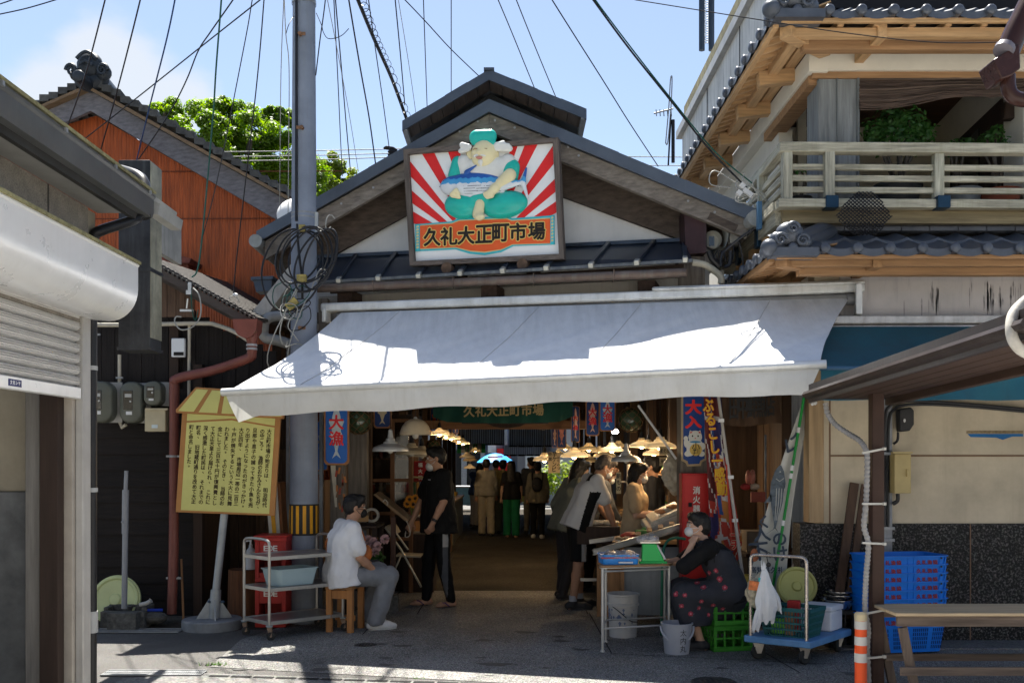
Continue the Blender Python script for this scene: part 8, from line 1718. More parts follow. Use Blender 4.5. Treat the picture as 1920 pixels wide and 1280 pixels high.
for k,q in enumerate((qFL+e1*.09+e2*.08,qFR-e1*.09+e2*.08,qBR-e1*.09-e2*.08,qBL+e1*.09-e2*.08)):
 m=MB();c=V((q.x,q.y,.066));m.lathe([(.015,-.018),(.055,-.018),(.062,-.01),(.062,.01),(.055,.018),(.015,.018)],c,22,Matrix.Rotation(R(15+20*k),3,'Z')@Matrix.Rotation(R(90),3,'X'));w0=m.build('caster',MATS['rubber'],pt);m=MB();m.prism([c+V((-.05,-.026,.08)),c+V((.05,-.026,.08)),c+V((.02,-.026,-.012)),c+V((-.012,-.026,-.012))],(0,.004,0));m.cyl(c+V((0,-.03,0)),c+V((0,.03,0)),.012,.012,8);m.bb(c.x-.05,c.x+.05,c.y-.04,c.y+.04,.139,.1445);m.build('fork',ste,w0)
bsk=thing('teal_basket','dark teal openwork shopping basket on the blue trolley','basket',(2.2,8.3,z));c=qFL+e1*.30+e2*.24;tealb=mat('basket_teal',(.012,.09,.10),.45,0,.15)
m=MB();l,w,h=.42,.30,.22
def bpt(fx,fy,t):k=.82+.18*t;return c+e1*(fx*l/2*k)+e2*(fy*w/2*k)+V((0,0,.004+h*t))
for t in(0,.25,.5,.75,1):
 for a,b in(((-1,-1),(1,-1)),((1,-1),(1,1)),((1,1),(-1,1)),((-1,1),(-1,-1))):m.bar(bpt(*a,t),bpt(*b,t),.010,.014 if t<.9 else .03)
for s in range(17):
 f=-1+s/8
 for y in(-1,1):m.bar(bpt(f,y,0),bpt(f,y,1),.006,.007,(0,1,.1))
 for x in(-1,1):m.bar(bpt(x,f,0),bpt(x,f,1),.007,.006,(1,0,.1))
m.poly([bpt(-1,-1,.02),bpt(1,-1,.02),bpt(1,1,.02),bpt(-1,1,.02)]);m.build('lattice',tealb,bsk)
for nm,lab,col,o,sc in(('green_pack','lime green pack standing inside the teal basket',(.12,.42,.03),(-.08,-.05),(.14,.05,.12)),('red_pack','red pack sticking out at the back of the teal basket',(.35,.02,.02),(-.02,.08),(.10,.08,.26)),('brown_carton','small brown carton at the front of the teal basket',(.22,.11,.05),(.02,-.09),(.08,.04,.20))):
 t=thing(nm,lab,'pack',c+e1*o[0]+e2*o[1]);m=MB();m.box(c+e1*o[0]+e2*o[1]+V((0,0,.012+sc[2]/2)),sc,Matrix.Rotation(R(-25),3,'Z'));m.build('pack',mat('pack_'+nm,col,.5,0,.2,14),t,bevel=.008)
stb=thing('foam_box','white lidded polystyrene box on the back of the blue trolley','box',qBR);c=qBR-e1*.20-e2*.16;sty=mat('styro_white',(.62,.64,.68),.7,0,.04,30);Mr=Matrix((e1,e2,V((0,0,1)))).transposed();m=MB();m.box(c+V((0,0,.085)),(.27,.24,.165),Mr);m.build('box',sty,stb,bevel=.012);m=MB();m.box(c+V((0,0,.19)),(.285,.255,.045),Mr);m.build('lid',sty,stb,bevel=.010);m=MB();m.box(c-e2*.122+V((0,0,.11)),(.05,.008,.06),Mr);m.build('grip',mat('styro_grey',(.5,.52,.56),.7),stb)
tub_lid(P(1497,1100,8.75)+V((0,.05,0)),.175,Matrix.Rotation(R(-28),3,'Y')@Matrix.Rotation(R(72),3,'X'),'yellowish tub lid standing tilted behind the blue trolley','tub_lid',mat('lid_yellow',(.40,.40,.14),.45,0,.12,5))
# hanging bags
hb=thing('plastic_bag','white plastic carrier bags knotted on the trolley handle by a black hook','plastic bag',P(1434,1060,7.95));q=hL.lerp(hR,.33)+H_;m=MB();m.tube([q+V((.018*math.cos(R(a)),-.0,-.0+.024*math.sin(R(a))))for a in range(-60,200,20)]+[q+V((-.004,0,-.06))],.004,6);m.ball(q+V((0,0,-.075)),.02,12,(1,.5,1));m.build('hook',black_pvc,hb)
bagm=mat('bag_white',(.60,.62,.65),.35,0,.06,9,alpha=.93)
def sack(top,tip,wid,dep,seed,n=44,nj=18):
 rng=random.Random(seed);ph=[rng.uniform(0,6.3)for _ in range(5)];top=V(top);tip=V(tip);rows=[]
 for i in range(n):
  a=2*math.pi*i/n;row=[]
  for j in range(nj+1):
   t=j/nj;c_=top.lerp(tip,t);g=.16+.84*min(1,t*1.6)**.75;g*=1-.25*max(0,t-.7)/.3
   pl_=1+(.16*math.sin(5*a+ph[0]+t*1.5)+.10*math.sin(9*a+ph[1]-t*2)+.06*math.sin(15*a+ph[2]))*min(1,.35+t)
   row.append(c_+V((wid*g*pl_*math.cos(a),dep*g*pl_*math.sin(a),(.018*math.sin(3*a+ph[3])+.012*math.sin(7*a+ph[4]))*t)))
  rows.append(row)
 m=MB();m.sheet(rows,True);return m
sack(P(1433,1064,7.93),P(1436,1163,7.93),.075,.045,3).build('bag',bagm,hb,.9);sack(P(1436,1080,7.96),P(1456,1146,7.97),.055,.03,5).build('bag',bagm,hb,.9);sack(P(1428,1120,7.9),P(1415,1180,7.9),.03,.022,8).build('bag',bagm,hb,.9);sack(P(1433,1078,7.93),P(1431,1056,7.93),.018,.014,9).build('knot',bagm,hb,.9)
hb2=thing('clear_bag','clear yellowish bag with orange printed packs hanging on the left trolley post','plastic bag',P(1420,1090,7.98));s=SDF();s.ell(P(1418,1110,8.0),(.085,.05,.125),.02);s.cap(P(1428,1072,8.0),P(1420,1100,8.0),.012,.05,.02);soft(s,.007,'bag',mat('bag_yellowish',(.5,.45,.32),.2,0,.35,18,alpha=.55,spec=.7),hb2,None,None,1,.018,28,.6)
m=MB();m.box(P(1418,1098,7.93),(.12,.02,.075),Matrix.Rotation(R(8),3,'Y'));m.build('orange_pack',mat('pack_orange',(.55,.16,.05),.5,0,.4,26),hb2,bevel=.008);m=MB();m.box(P(1428,1086,7.925),(.05,.015,.03));m.build('teal_pack',mat('pack_teal',(.03,.35,.36),.5),hb2)
# ---- dark crate with steel bowls, planks
bottle_crate(PX(1578,8.65),8.68,0,.30,.26,.34,0,'black slatted crate carrying the steel bowls',None,mat('crate_black',(.012,.012,.014),.5),'black_crate');m=MB()
for k,(y,r,h)in enumerate(((1089,.135,.075),(1068,.12,.03),(1060,.11,.025))):
 c=V((PX(1570+k*2,8.65),8.66,.345+(0,.085,.12)[k]));m=MB();m.lathe([(1e-3,0),(r*.8,0),(r*.93,h*.6),(r,h),(r*1.08,h),(r*1.08,h+.004),(r*.97,h+.004),(r*.8,.008),(1e-3,.008)],c,28);t=thing('steel_bowl',('deep steel bowl at the bottom of the stack on the black crate','flat steel lid in the middle of the stack on the black crate','topmost flat steel lid of the stack on the black crate')[k],'bowl',c,'steel bowls on the black crate');m.build('bowl',mat('steel_bright',(.5,.5,.5),.22,.9,.08),t,.5)
for i,(a,b,w)in enumerate((((1602,905),(1572,1062),.11),((1622,908),(1592,1062),.09))):
 t=thing('plank',('wider left','narrower right')[i]+' dark plank leaning on the pebble dado by the brown post','plank',P(*b,8.7),'planks leaning on the wall');m=MB();m.bar(P(*a,8.86),P(b[0]-5,1160,8.68),w*.72,.025,(0,-1,0));m.build('board',mat('plank_dark',(.075,.045,.03),.8,0,.35,6,'wood',axis=2,bump=.4),t,bevel=.003)
 # ---- stack of blue fish baskets
bbm=mat('basket_blue',(.008,.17,.66),.4,0,.1,4);slot=mat('basket_slot',(.004,.03,.14),.6);bred=mat('basket_red',(.22,.03,.045),.6)
kb0=V((PX(1690,8.45),8.52,0));er=V((.985,.17,0));en=V((-.17,.985,0))
def basket(z0,label,full):
 t=thing('fish_basket',label,'basket',kb0+V((0,0,z0)),'stacked blue fish baskets');l,w,h=.70,.40,.30;c=kb0+V((0,0,z0));tubbox(c,er,en,l,w,h,.87,.06,.008,.014,5).build('shell',bbm,t,.6)
 m=MB()
 def fp(u_,v_,o=.0025):k=.87+.13*v_;return c+er*(u_*l/2*k)-en*(w/2*k+o)+V((0,0,h*v_))
 for u_ in((-.55,.42)if full or True else()):
  for i,ch in enumerate('久礼漁協'):letter(m,ch,fp(u_+(i-1.5)*.145,.83,.004),er,(0,0,1),.040,.036,.0022)
 m.build('lettering',bred,t)
 m=MB()
 for u_ in(-.9,-.08,.08,.76,.9):m.bar(fp(u_,.72,.002),fp(u_,.97,.002),.012,.008,tuple(-en))
 m.build('rib',bbm,t);m=MB()
 for u_ in(-.78,.78):m.cyl(fp(u_,.955,.002),fp(u_,.955,.012),.008,.008,8)
 m.build('rivet_hole',bk,t)
 if full:
  m=MB()
  for r_ in range(5):
   for k in range(34):
    u_=-.9+k*.0545
    if abs(u_)<.06 or abs(u_-.55)<.05 or abs(u_+.55)<.05:continue
    m.poly([fp(u_-.014,.10+r_*.12),fp(u_+.014,.10+r_*.12),fp(u_+.014,.19+r_*.12),fp(u_-.014,.19+r_*.12)])
  m.build('slots',slot,t)
for k in range(8):basket(.02+k*.0715,('lowest blue fish basket, whose slotted side shows in full','second blue fish basket from the bottom of the stack','third blue fish basket from the bottom of the stack','fourth blue fish basket from the bottom of the stack','fourth blue fish basket from the top of the stack','third blue fish basket from the top of the stack','second blue fish basket from the top of the stack','topmost blue fish basket of the stack behind the brown post')[k],k==0)
# ---- traffic post
tp2=thing('traffic_post','orange and white flexible traffic post with a torn cream cap','traffic post',(PX(1613,7.0),7.0,0));q=V((PX(1614,7.0),7.0,0));tor=mat('post_orange',(.72,.09,.02),.45,0,.08,5,streak=.08);twh=mat('post_white',(.48,.47,.45),.5,0,.12,6);zt_=PZ(1148,7.0)
m=MB();m.lathe([(.12,0),(.12,.02),(.045,.035),(.042,.04),(.0405,zt_-.055)],q,24);m.build('tube',tor,tp2)
m=MB();m.lathe([(.0420,zt_-.055),(.044,zt_-.01),(.034,zt_+.004),(1e-3,zt_+.006)],q,24);m.v=[(x+.003*noise.noise((x*60,y*60,z_*60)),y,z_+.004*noise.noise((x*40,y*40,2)))for x,y,z_ in m.v];m.build('cap',mat('cap_cream_torn',(.50,.42,.27),.7,0,.15,12),tp2)
m=MB()
for a,b in((1163,1178),(1192,1208),(1223,1240)):m.lathe([(.0432,PZ(b,7.0)),(.0432,PZ(a,7.0))],q,24)
m.build('reflective_band',twh,tp2)
# ---- weathered bench rack
be=thing('wooden_bench','weathered wooden bench with slanted leg at the lower right corner','bench',(2.9,6.9,0));bt_=mat('bench_top',(.46,.35,.22),.7,0,.25,5,'wood',axis=0,bump=.3);bw_=mat('bench_wood',(.14,.105,.082),.8,0,.4,6,'wood',axis=0,bump=.5);bw_z=mat('bench_wood_z',(.14,.105,.082),.8,0,.4,6,'wood',axis=2,bump=.5)
zt_=.595;dfr=6.74;xl=PX(1681,dfr)
m=MB();m.bb(xl-.005,4.6,dfr,dfr+.235,zt_-.022,zt_);m.bb(xl,4.6,dfr+.245,dfr+.46,zt_-.024,zt_-.002);m.build('top_board',bt_,be,bevel=.004);m=MB();m.bb(xl+.015,4.6,dfr+.02,dfr+.055,zt_-.095,zt_-.024);m.bb(xl+.015,4.6,dfr+.42,dfr+.455,zt_-.095,zt_-.026);m.build('apron',bw_,be,bevel=.003)
m=MB();m.bb(xl+.08,4.6,dfr+.40,dfr+.43,PZ(1238,7.15),PZ(1225,7.15));m.bb(xl+.02,4.6,dfr-.022,dfr+.0,PZ(1265,dfr),PZ(1249,dfr));m.build('rail',bw_,be,bevel=.003)
for y in(dfr+.006,dfr+.44):
 for x,dx in((xl+.05,.10),(4.2,-.05)):m=MB();m.bar((x,y+.02,zt_-.10),(x+dx,y+.02,0),.06,.03,(0,1,0));m.build('leg',bw_z,be,bevel=.003)
 # ================================================================ PEOPLE
skinA=mat('skin_tan',(.36,.20,.13),.55,0,.1,12);skinB=mat('skin_fair',(.44,.27,.19),.55,0,.1,12);skinD=mat('skin_deep',(.26,.14,.09),.55,0,.1,12)
eye_w=mat('eye_white',(.5,.48,.45),.3);eye_d=mat('eye_dark',(.015,.01,.008),.2);hairk=mat('hair_black',(.010,.009,.009),.5,0,.4,40,bump=.5);hairb=mat('hair_brown',(.05,.022,.012),.5,0,.4,40,bump=.5);maskm=mat('mask_white',(.47,.47,.47),.7,0,.04)
def clothm(n,c,var=.12,**k):return mat(n,c,.85,0,var,14,bump=.15,bscale=160,**k)
STAND=dict(hipL=(-.09,0,.91),kneeL=(-.10,.015,.50),ankL=(-.105,-.02,.085),hipR=(.09,0,.91),kneeR=(.10,.015,.50),ankR=(.105,-.02,.085),footL=-8,footR=8,shL=(-.175,0,1.42),elL=(-.225,-.02,1.14),wrL=(-.235,.04,.89),shR=(.175,0,1.42),elR=(.225,-.02,1.14),wrR=(.235,.04,.89),pel=(0,0,.96),wst=(0,.0,1.10),chest=(0,.01,1.28),neck=(0,-.005,1.465),head=(0,.025,1.61),yaw=0,pitch=0,curlL=.5,curlR=.5)
def sdf_hand(s,w,el,palm_n,curl,side):
 d=(w-el).normalized();n=V(palm_n);n=(n-d*n.dot(d)).normalized();sd_=d.cross(n)*side
 for o in(-.022,0,.022):s.cap(w+sd_*o*.8+d*.015,w+sd_*o+d*.08,.014,.0135,.012)
 for i,(o,l)in enumerate(((.031,.068),(.0105,.076),(-.0105,.071),(-.031,.056))):
  c=curl*(.8+.12*i);p0=w+sd_*o+d*.082;v1=(d*math.cos(c*.7)+n*math.sin(c*.7));p1=p0+v1*l*.5;v2=(d*math.cos(c*1.7)+n*math.sin(c*1.7));p2=p1+v2*l*.5
  s.cap(p0,p1,.0092,.0085,.004);s.cap(p1,p2,.0085,.0072,.003)
 t0=w+sd_*.028+d*.03;t1=t0+(sd_*.8+d*.55+n*.35).normalized()*.036;t2=t1+(d*.85+n*.4+sd_*.15).normalized()*.032;s.cap(t0,t1,.0125,.0105,.008);s.cap(t1,t2,.0105,.008,.004)
def person(label,xy,face,H=1.70,pose=None,skin=skinA,shirt=None,sleeve='short',hem=.86,pants=None,legs='long',shoes=None,sandals=None,hair='short',hairmat=None,mask=True,h=.010,shirt_col=None,shirt_mats=None,pant_col=None,pant_mats=None,loose=.012,hem_cut=True,wr=.011,nofeet=False,sock=None,z0=0):
 J={k:(V(v)if isinstance(v,tuple)else v)for k,v in STAND.items()}
 for k,v in(pose or{}).items():J[k]=V(v)if isinstance(v,tuple)else v
 t=thing('person',label,'person',(xy[0],xy[1],z0));T=Matrix.Translation((xy[0],xy[1],z0))@Matrix.Rotation(R(face),4,'Z')@Matrix.Scale(H/1.72,4)
 Hm=Matrix.Rotation(R(J['yaw']),3,'Z')@Matrix.Rotation(R(-J['pitch']),3,'X');hc=J['head']
 def hp(x,y,z):return hc+Hm@V((x,y,z))
 def TT(p):return T@V(p)
 def rr():return(J['shR']-J['shL']).normalized()
 r_=rr();pr=(J['hipR']-J['hipL']).normalized()
 # ---- body: one continuous surface
 s=SDF()
 s.cap(J['pel']-pr*.05,J['pel']+pr*.05,.10,.10,.03);s.cap(J['pel'],J['chest'],.105,.11,.03);s.cap(J['chest']-r_*.05,J['chest']+r_*.05,.10,.10,.03);s.cap(J['shL']+r_*.02,J['shR']-r_*.02,.052,.052,.03);s.cap(J['neck']+V((0,0,-.05)),hp(0,-.015,-.05),.058,.052,.02)
 s.ell(hp(0,-.005,.025),(.076,.094,.092),.02,Hm);s.ell(hp(0,.022,-.045),(.060,.070,.072),.03,Hm);s.cap(hp(0,.085,-.005),hp(0,.102,-.030),.010,.015,.012);s.ell(hp(0,.082,-.085),(.022,.018,.014),.02,Hm);s.ell(hp(0,.088,-.058),(.024,.012,.010),.008,Hm)
 s.ell(hp(-.034,.078,.022),(.026,.014,.008),.012,Hm);s.ell(hp(.034,.078,.022),(.026,.014,.008),.012,Hm)
 for q in(-1,1):s.ell(hp(q*.078,-.008,-.012),(.012,.022,.034),.008,Hm)
 s.sub(hp(-.033,.098,.004),hp(-.030,.098,.004),.013,None,.012);s.sub(hp(.033,.098,.004),hp(.030,.098,.004),.013,None,.012)
 for q in 'LR':
  s.cap(J['sh'+q],J['el'+q],.048,.038,.02);s.cap(J['el'+q],J['el'+q].lerp(J['wr'+q],.35),.039,.041,.015);s.cap(J['el'+q].lerp(J['wr'+q],.35),J['wr'+q],.041,.026,.015)
  pn_=J.get('palm'+q,V((.0,1,.15))if True else 0)
  sdf_hand(s,J['wr'+q],J['el'+q],pn_ if isinstance(pn_,Vector)else V(pn_),J['curl'+q],(1 if q=='L' else-1))
  s.cap(J['hip'+q],J['knee'+q],.080,.054,.02);k2=J['knee'+q].lerp(J['ank'+q],.3);s.cap(J['knee'+q],k2,.053,.056,.02);s.cap(k2,J['ank'+q],.056,.036,.02)
  if not nofeet:
   a=R(J['foot'+q]);f=V((math.sin(a),math.cos(a),0));an_=J['ank'+q];g=V((an_.x,an_.y,0));s.cap(an_,g-f*.035+V((0,0,.035)),.036,.033,.02);s.cap(g-f*.03+V((0,0,.032)),g+f*.13+V((0,0,.026)),.031,.030,.02);s.cap(g+f*.13+V((0,0,.024)),g+f*.17+V((0,0,.02)),.033,.016,.015)
 s.cut((0,0,.002)if not nofeet else(0,0,-5),(0,0,-1))
 soft(s,min(h,.009)if h<.012 else h,'body',skin,t,T,None,1)
 k_=H/1.72
 m=MB()
 for q in(-1,1):m.ball(TT(hp(q*.032,.084,.004)),.0115*k_,10)
 ey=m.build('eye',eye_w,t);m=MB()
 for q in(-1,1):m.ball(TT(hp(q*.032,.0915,.004)),.006*k_,8)
 m.build('pupil',eye_d,ey);m=MB()
 for q in(-1,1):m.tube([TT(hp(q*.014,.093,.028)),TT(hp(q*.034,.09,.034)),TT(hp(q*.056,.07,.027))],.0042*k_,5)
 m.build('eyebrow',hairmat or hairk,t)
 # ---- hair
 s=SDF();s.ell(hp(0,-.018,.038),(.089,.102,.094),.02,Hm);s.ell(hp(0,-.05,-.01),(.078,.065,.075),.03,Hm)
 if hair=='short':s.cap(hp(-.04,.062,.085),hp(.045,.058,.088),.034,.034,.03);s.sub(hp(0,.12,-.035),hp(0,.13,-.05),.082,.10,.02)
 else:
  s.cap(hp(-.045,.05,.088),hp(.045,.05,.088),.036,.036,.03);s.sub(hp(0,.118,-.03),hp(0,.135,-.06),.075,.09,.02)
  if hair in('bob','long'):
   for q in(-1,1):s.cap(hp(q*.07,-.01,.0),hp(q*.074,-.015,-.10),.03,.028,.03)
   s.cap(hp(0,-.06,-.02),hp(0,-.065,-.11),.065,.05,.03)
  if hair=='long':
   b=J['neck'];s.cap(hp(-.04,-.06,-.08),b+V((-.06,-.09,-.18)),.05,.04,.03);s.cap(hp(.04,-.06,-.08),b+V((.06,-.09,-.18)),.05,.04,.03);s.cap(hp(0,-.06,-.08),b+V((0,-.10,-.2)),.055,.045,.03)
  if hair=='bun':s.ell(hp(0,-.125,-.01),(.042,.042,.042),.02);s.ell(hp(0,-.055,-.055),(.055,.045,.04),.03,Hm)
  if hair=='wavy':s.cap(hp(0,-.06,-.03),hp(0,-.06,-.05),.06,.05,.03)
 soft(s,h,'hair',hairmat or hairk,t,T,None,1,.006,40,.8)
 if mask:
  s=SDF();s.ell(hp(0,.070 if mask is not True else .072,-.052 if mask is True else-.088),(.060,.048,.050),.01,Hm);s.sub(hp(0,.0,-.05),hp(0,.02,-.05),.060,.060,.008);soft(s,.006,'mask',maskm,t,T,None,1);m=MB()
  for q in(-1,1):
   for z in(-.02,-.075):m.tube([TT(hp(q*.052,.075,z)),TT(hp(q*.076,.03,z*.7)),TT(hp(q*.087,-.01,-.012))],.0028*k_,5)
  m.build('mask_strap',maskm,t)
  # ---- top
 if shirt or shirt_mats:
  s=SDF();L_=loose;sp=(J['chest']-J['pel']).normalized()
  s.cap(J['chest']-r_*.075+V((0,0,.0)),J['chest']+r_*.075,.112+L_,.112+L_,.03);s.cap(J['pel']-pr*.075,J['chest']-r_*.075,.112+L_*1.4,.108+L_,.03);s.cap(J['pel']+pr*.075,J['chest']+r_*.075,.112+L_*1.4,.108+L_,.03)
  dn=(J['pel']-J['wst']).normalized();hl=max(0.0,(J['pel'].z-hem))if hem_cut else .10
  if hl>0:
   for q in(-1,1):s.cap(J['pel']+pr*q*.075,J['pel']+pr*q*.08+dn*(hl+.06),.115+L_*1.5,.120+L_*1.9,.03)
  s.cap(J['shL']+r_*.0,J['shR']-r_*.0,.066+L_*.4,.066+L_*.4,.05);s.cap(J['neck']+V((0,0,-.08)),J['neck']+V((0,0,-.02)),.085,.068,.03)
  for q in 'LR':
   a,e,w=J['sh'+q],J['el'+q],J['wr'+q]
   if sleeve=='short':s.cap(a,a.lerp(e,.70),.062+L_*.25,.060+L_*.8,.02)
   elif sleeve=='elbow':s.cap(a,e.lerp(a,.05),.066+L_*.5,.058+L_,.025)
   else:s.cap(a,e,.064+L_*.5,.054+L_,.025);s.cap(e,e.lerp(w,.93),.054+L_,.040+L_*.5,.02)
  cutp=J['pel']+dn*hl;s.cut(cutp,dn if not hem_cut else(0,0,-1)if abs(dn.z)>.97 else dn);nd=(hp(0,0,-.02)-J['neck']).normalized()
  s.sub(J['neck']+V((0,0,.03))+nd*.02,hp(0,0,.05),.066,.075,.008)
  soft(s,h,'shirt',shirt,t,T,shirt_col,2,wr,11,.5)if not shirt_mats else soft(s,h,'shirt',shirt_mats,t,T,shirt_col,2,wr,11,.5)
  # ---- bottoms
 if pants or pant_mats:
  s=SDF();s.cap(J['pel']-pr*.065,J['pel']+pr*.065,.118,.118,.03)
  for q in 'LR':
   hq,kq,aq=J['hip'+q],J['knee'+q],J['ank'+q]
   if legs=='skirt':s.cap(hq,kq.lerp(aq,.5),.12,.15,.06)
   elif legs=='shorts':s.cap(hq,kq+(hq-kq).normalized()*.02,.105,.095,.02)
   else:w2=.012 if legs=='wide' else 0;s.cap(hq,kq,.10+w2,.074+w2*1.5,.02);s.cap(kq,aq+V((0,0,.0)),.076+w2*1.5,.056+w2*2.4,.02)
  if legs=='shorts':s.cut(J['kneeL']+V((0,0,.03)),(0,0,-1))
  else:s.cut((0,0,.045 if legs!='skirt' else J['ankL'].z+.2),(0,0,-1))
  soft(s,h,'skirt' if legs=='skirt' else('shorts' if legs=='shorts' else 'trousers'),pant_mats or pants,t,T,pant_col,2,wr*.9,12,.55)
 for q in 'LR':
  if nofeet:break
  a=R(J['foot'+q]);f=V((math.sin(a),math.cos(a),0));sd_=V((f.y,-f.x,0));an_=J['ank'+q];g=V((an_.x,an_.y,0))
  if shoes:
   s=SDF();s.cap(g-f*.045+V((0,0,.045)),g+f*.12+V((0,0,.04)),.046,.044,.02);s.cap(g+f*.12+V((0,0,.036)),g+f*.185+V((0,0,.03)),.046,.032,.02);s.cap(an_+V((0,0,.0)),g+V((0,0,.045)),.048,.046,.02);s.cut((0,0,.016),(0,0,-1));s.cut(an_+V((0,0,.012)),(0,0,1));sh_=soft(s,min(h,.008),'shoe',shoes,t,T,None,1);m=MB()
   o=[]
   for i in range(24):b=2*math.pi*i/24;lx=.048*math.sin(b)*(1 if math.cos(b)<0 else .95);ly=.14*math.cos(b)+.072;o.append(TT(g+sd_*lx+f*ly+V((0,0,0.001))))
   m.prism(o,T.to_3x3()@V((0,0,.022)));m.build('sole',mat('sole_white',(.45,.45,.43),.6)if shoes.name!='shoe_dark' else mat('sole_dark',(.05,.05,.05),.7),sh_)
  if sock:m=MB();m.tube([TT(an_+V((0,0,.0))),TT(an_+V((0,0,.07)))],.043*k_,14);m.build('sock',sock,t)
  if sandals:
   m=MB();o=[]
   for i in range(24):b=2*math.pi*i/24;o.append(TT(g+sd_*(.046*math.sin(b))+f*(.135*math.cos(b)+.068)+V((0,0,-.016))))
   m.prism(o,T.to_3x3()@V((0,0,.018)));sa=m.build('sandal',sandals,t);m=MB();tp_=g+f*.125+V((0,0,.05))
   for e_ in(-1,1):m.tube([TT(tp_),TT(g+f*.09+sd_*e_*.036+V((0,0,.055))),TT(g+f*.04+sd_*e_*.044+V((0,0,.01)))],.006,6)
   m.build('thong',sandals,sa)
 t['_']=0;del t['_']
 return t,T,J,TT,hp
def strap(name,pts,r,mt_,parent):m=MB();m.tube(spline(pts,5),r,8);return m.build(name,mt_,parent)
black_c=clothm('cloth_black',(.0045,.0045,.005));white_c=clothm('cloth_white',(.62,.63,.66),.06);grey_c=clothm('cloth_grey',(.17,.18,.20));shoe_d=mat('shoe_dark',(.025,.025,.028),.6,0,.2);shoe_w=mat('shoe_white',(.55,.55,.54),.5,0,.06)
# ---- A: standing man in black
stripe_w=clothm('cloth_pale_stripe',(.33,.33,.33));stripe_g=clothm('cloth_mid_stripe',(.075,.08,.09))
def pcolA(c):out=np.zeros(len(c));leg=(c[:,0]<-.145)&(np.abs(c[:,1]-.0)<.032);out[leg&(c[:,2]>.66)]=1;out[leg&(c[:,2]<=.66)]=2;return out
xA,yA=PX(822,11.15),11.15
tA,TA,JA,TTa,hpA=person('standing man in black T-shirt and striped black track trousers with a low white mask',(xA,yA),118,1.76,dict(ankL=(-.13,-.09,.085),kneeL=(-.125,.0,.50),ankR=(.12,.09,.085),kneeR=(.11,.06,.50),footL=-4,footR=10,elL=(-.255,.05,1.15),wrL=(-.24,.17,.92),elR=(.235,.10,1.15),wrR=(.22,.22,.92),head=(0,.035,1.615),yaw=-22,pitch=6,curlL=.9,curlR=.7,palmL=(.9,.2,0),palmR=(-.9,.2,0)),skinA,black_c,'short',.80,black_c,'long',None,mat('sandal_purple',(.05,.025,.12),.6),'short',None,'chin',.008,None,None,pcolA,[black_c,stripe_w,stripe_g],.034)
m=MB();w=JA['wrL'];e=(JA['elL']-w).normalized();m.tube([TTa(w+e*.02),TTa(w+e*.05)],.034,14);m.build('watch',black_pvc,tA);m=MB();q=JA['chest']+V((-.07,.128,.10));m.box(TTa(q),(.06,.006,.008),TA.to_3x3().normalized());m.build('chest_mark',lab_w,tA)
# ---- B: seated man in white
xB,yB=PX(640,9.52),9.55
tB,TB,JB,TTb,hpB=person('man in white T-shirt and grey trousers sitting on the wooden stool, seen from behind',(xB,yB),-62,1.70,dict(pel=(0,0,.545),hipL=(-.10,.02,.53),hipR=(.10,.02,.53),kneeL=(-.14,.44,.53),kneeR=(.15,.43,.52),ankL=(-.13,.30,.085),ankR=(.14,.29,.085),wst=(0,-.02,.68),chest=(0,.03,.87),neck=(0,.085,1.05),head=(.0,.135,1.19),shL=(-.18,.055,.99),shR=(.18,.055,.99),elR=(.235,.10,.72),wrR=(.16,.28,.57),elL=(-.23,.12,.72),wrL=(-.14,.33,.62),yaw=-10,pitch=4,footL=-6,footR=8,curlR=1.0,curlL=.8,palmR=(-.3,.2,-1),palmL=(.2,.2,-1)),skinA,white_c,'short',.56,grey_c,'wide',shoe_w,None,'short',None,False,.008,None,None,None,None,.030,False)
m=MB();s=SDF();s.ell(hpB(0,.07,-.055),(.058,.05,.048),.01);soft(s,.006,'mask',mat('mask_black',(.015,.015,.015),.8),tB,TB,None,1);m=MB()
for z in(-.02,-.075):m.tube([TTb(hpB(.05,.075,z)),TTb(hpB(.078,.03,z*.7)),TTb(hpB(.088,-.01,-.012))],.003,5)
m.build('mask_strap',black_pvc,tB);m=MB();m.tube([TTb(hpB(.0,.118,.006)),TTb(hpB(.062,.098,.006)),TTb(hpB(.082,.0,.008))],.003,5);m.build('glasses',black_pvc,tB)
ob=thing('shoulder_bag','orange shoulder pouch with strap worn by the seated man in white','bag',TTb(JB['chest']+V((.13,.19,-.15))));orm=mat('bag_orange',(.34,.10,.025),.6,0,.15);strap('strap',[TTb(JB['pel']+V((-.17,-.05,.10))),TTb(JB['chest']+V((-.10,-.155,-.02))),TTb(JB['neck']+V((.04,-.10,-.06))),TTb(JB['neck']+V((.095,-.02,-.005))),TTb(JB['neck']+V((.09,.07,-.07))),TTb(JB['chest']+V((.12,.16,.0)))],.012,orm,ob);s=SDF();s.ell(V((.13,.20,.745)),(.05,.06,.085),.01);soft(s,.008,'pouch',orm,ob,TB,None,1)
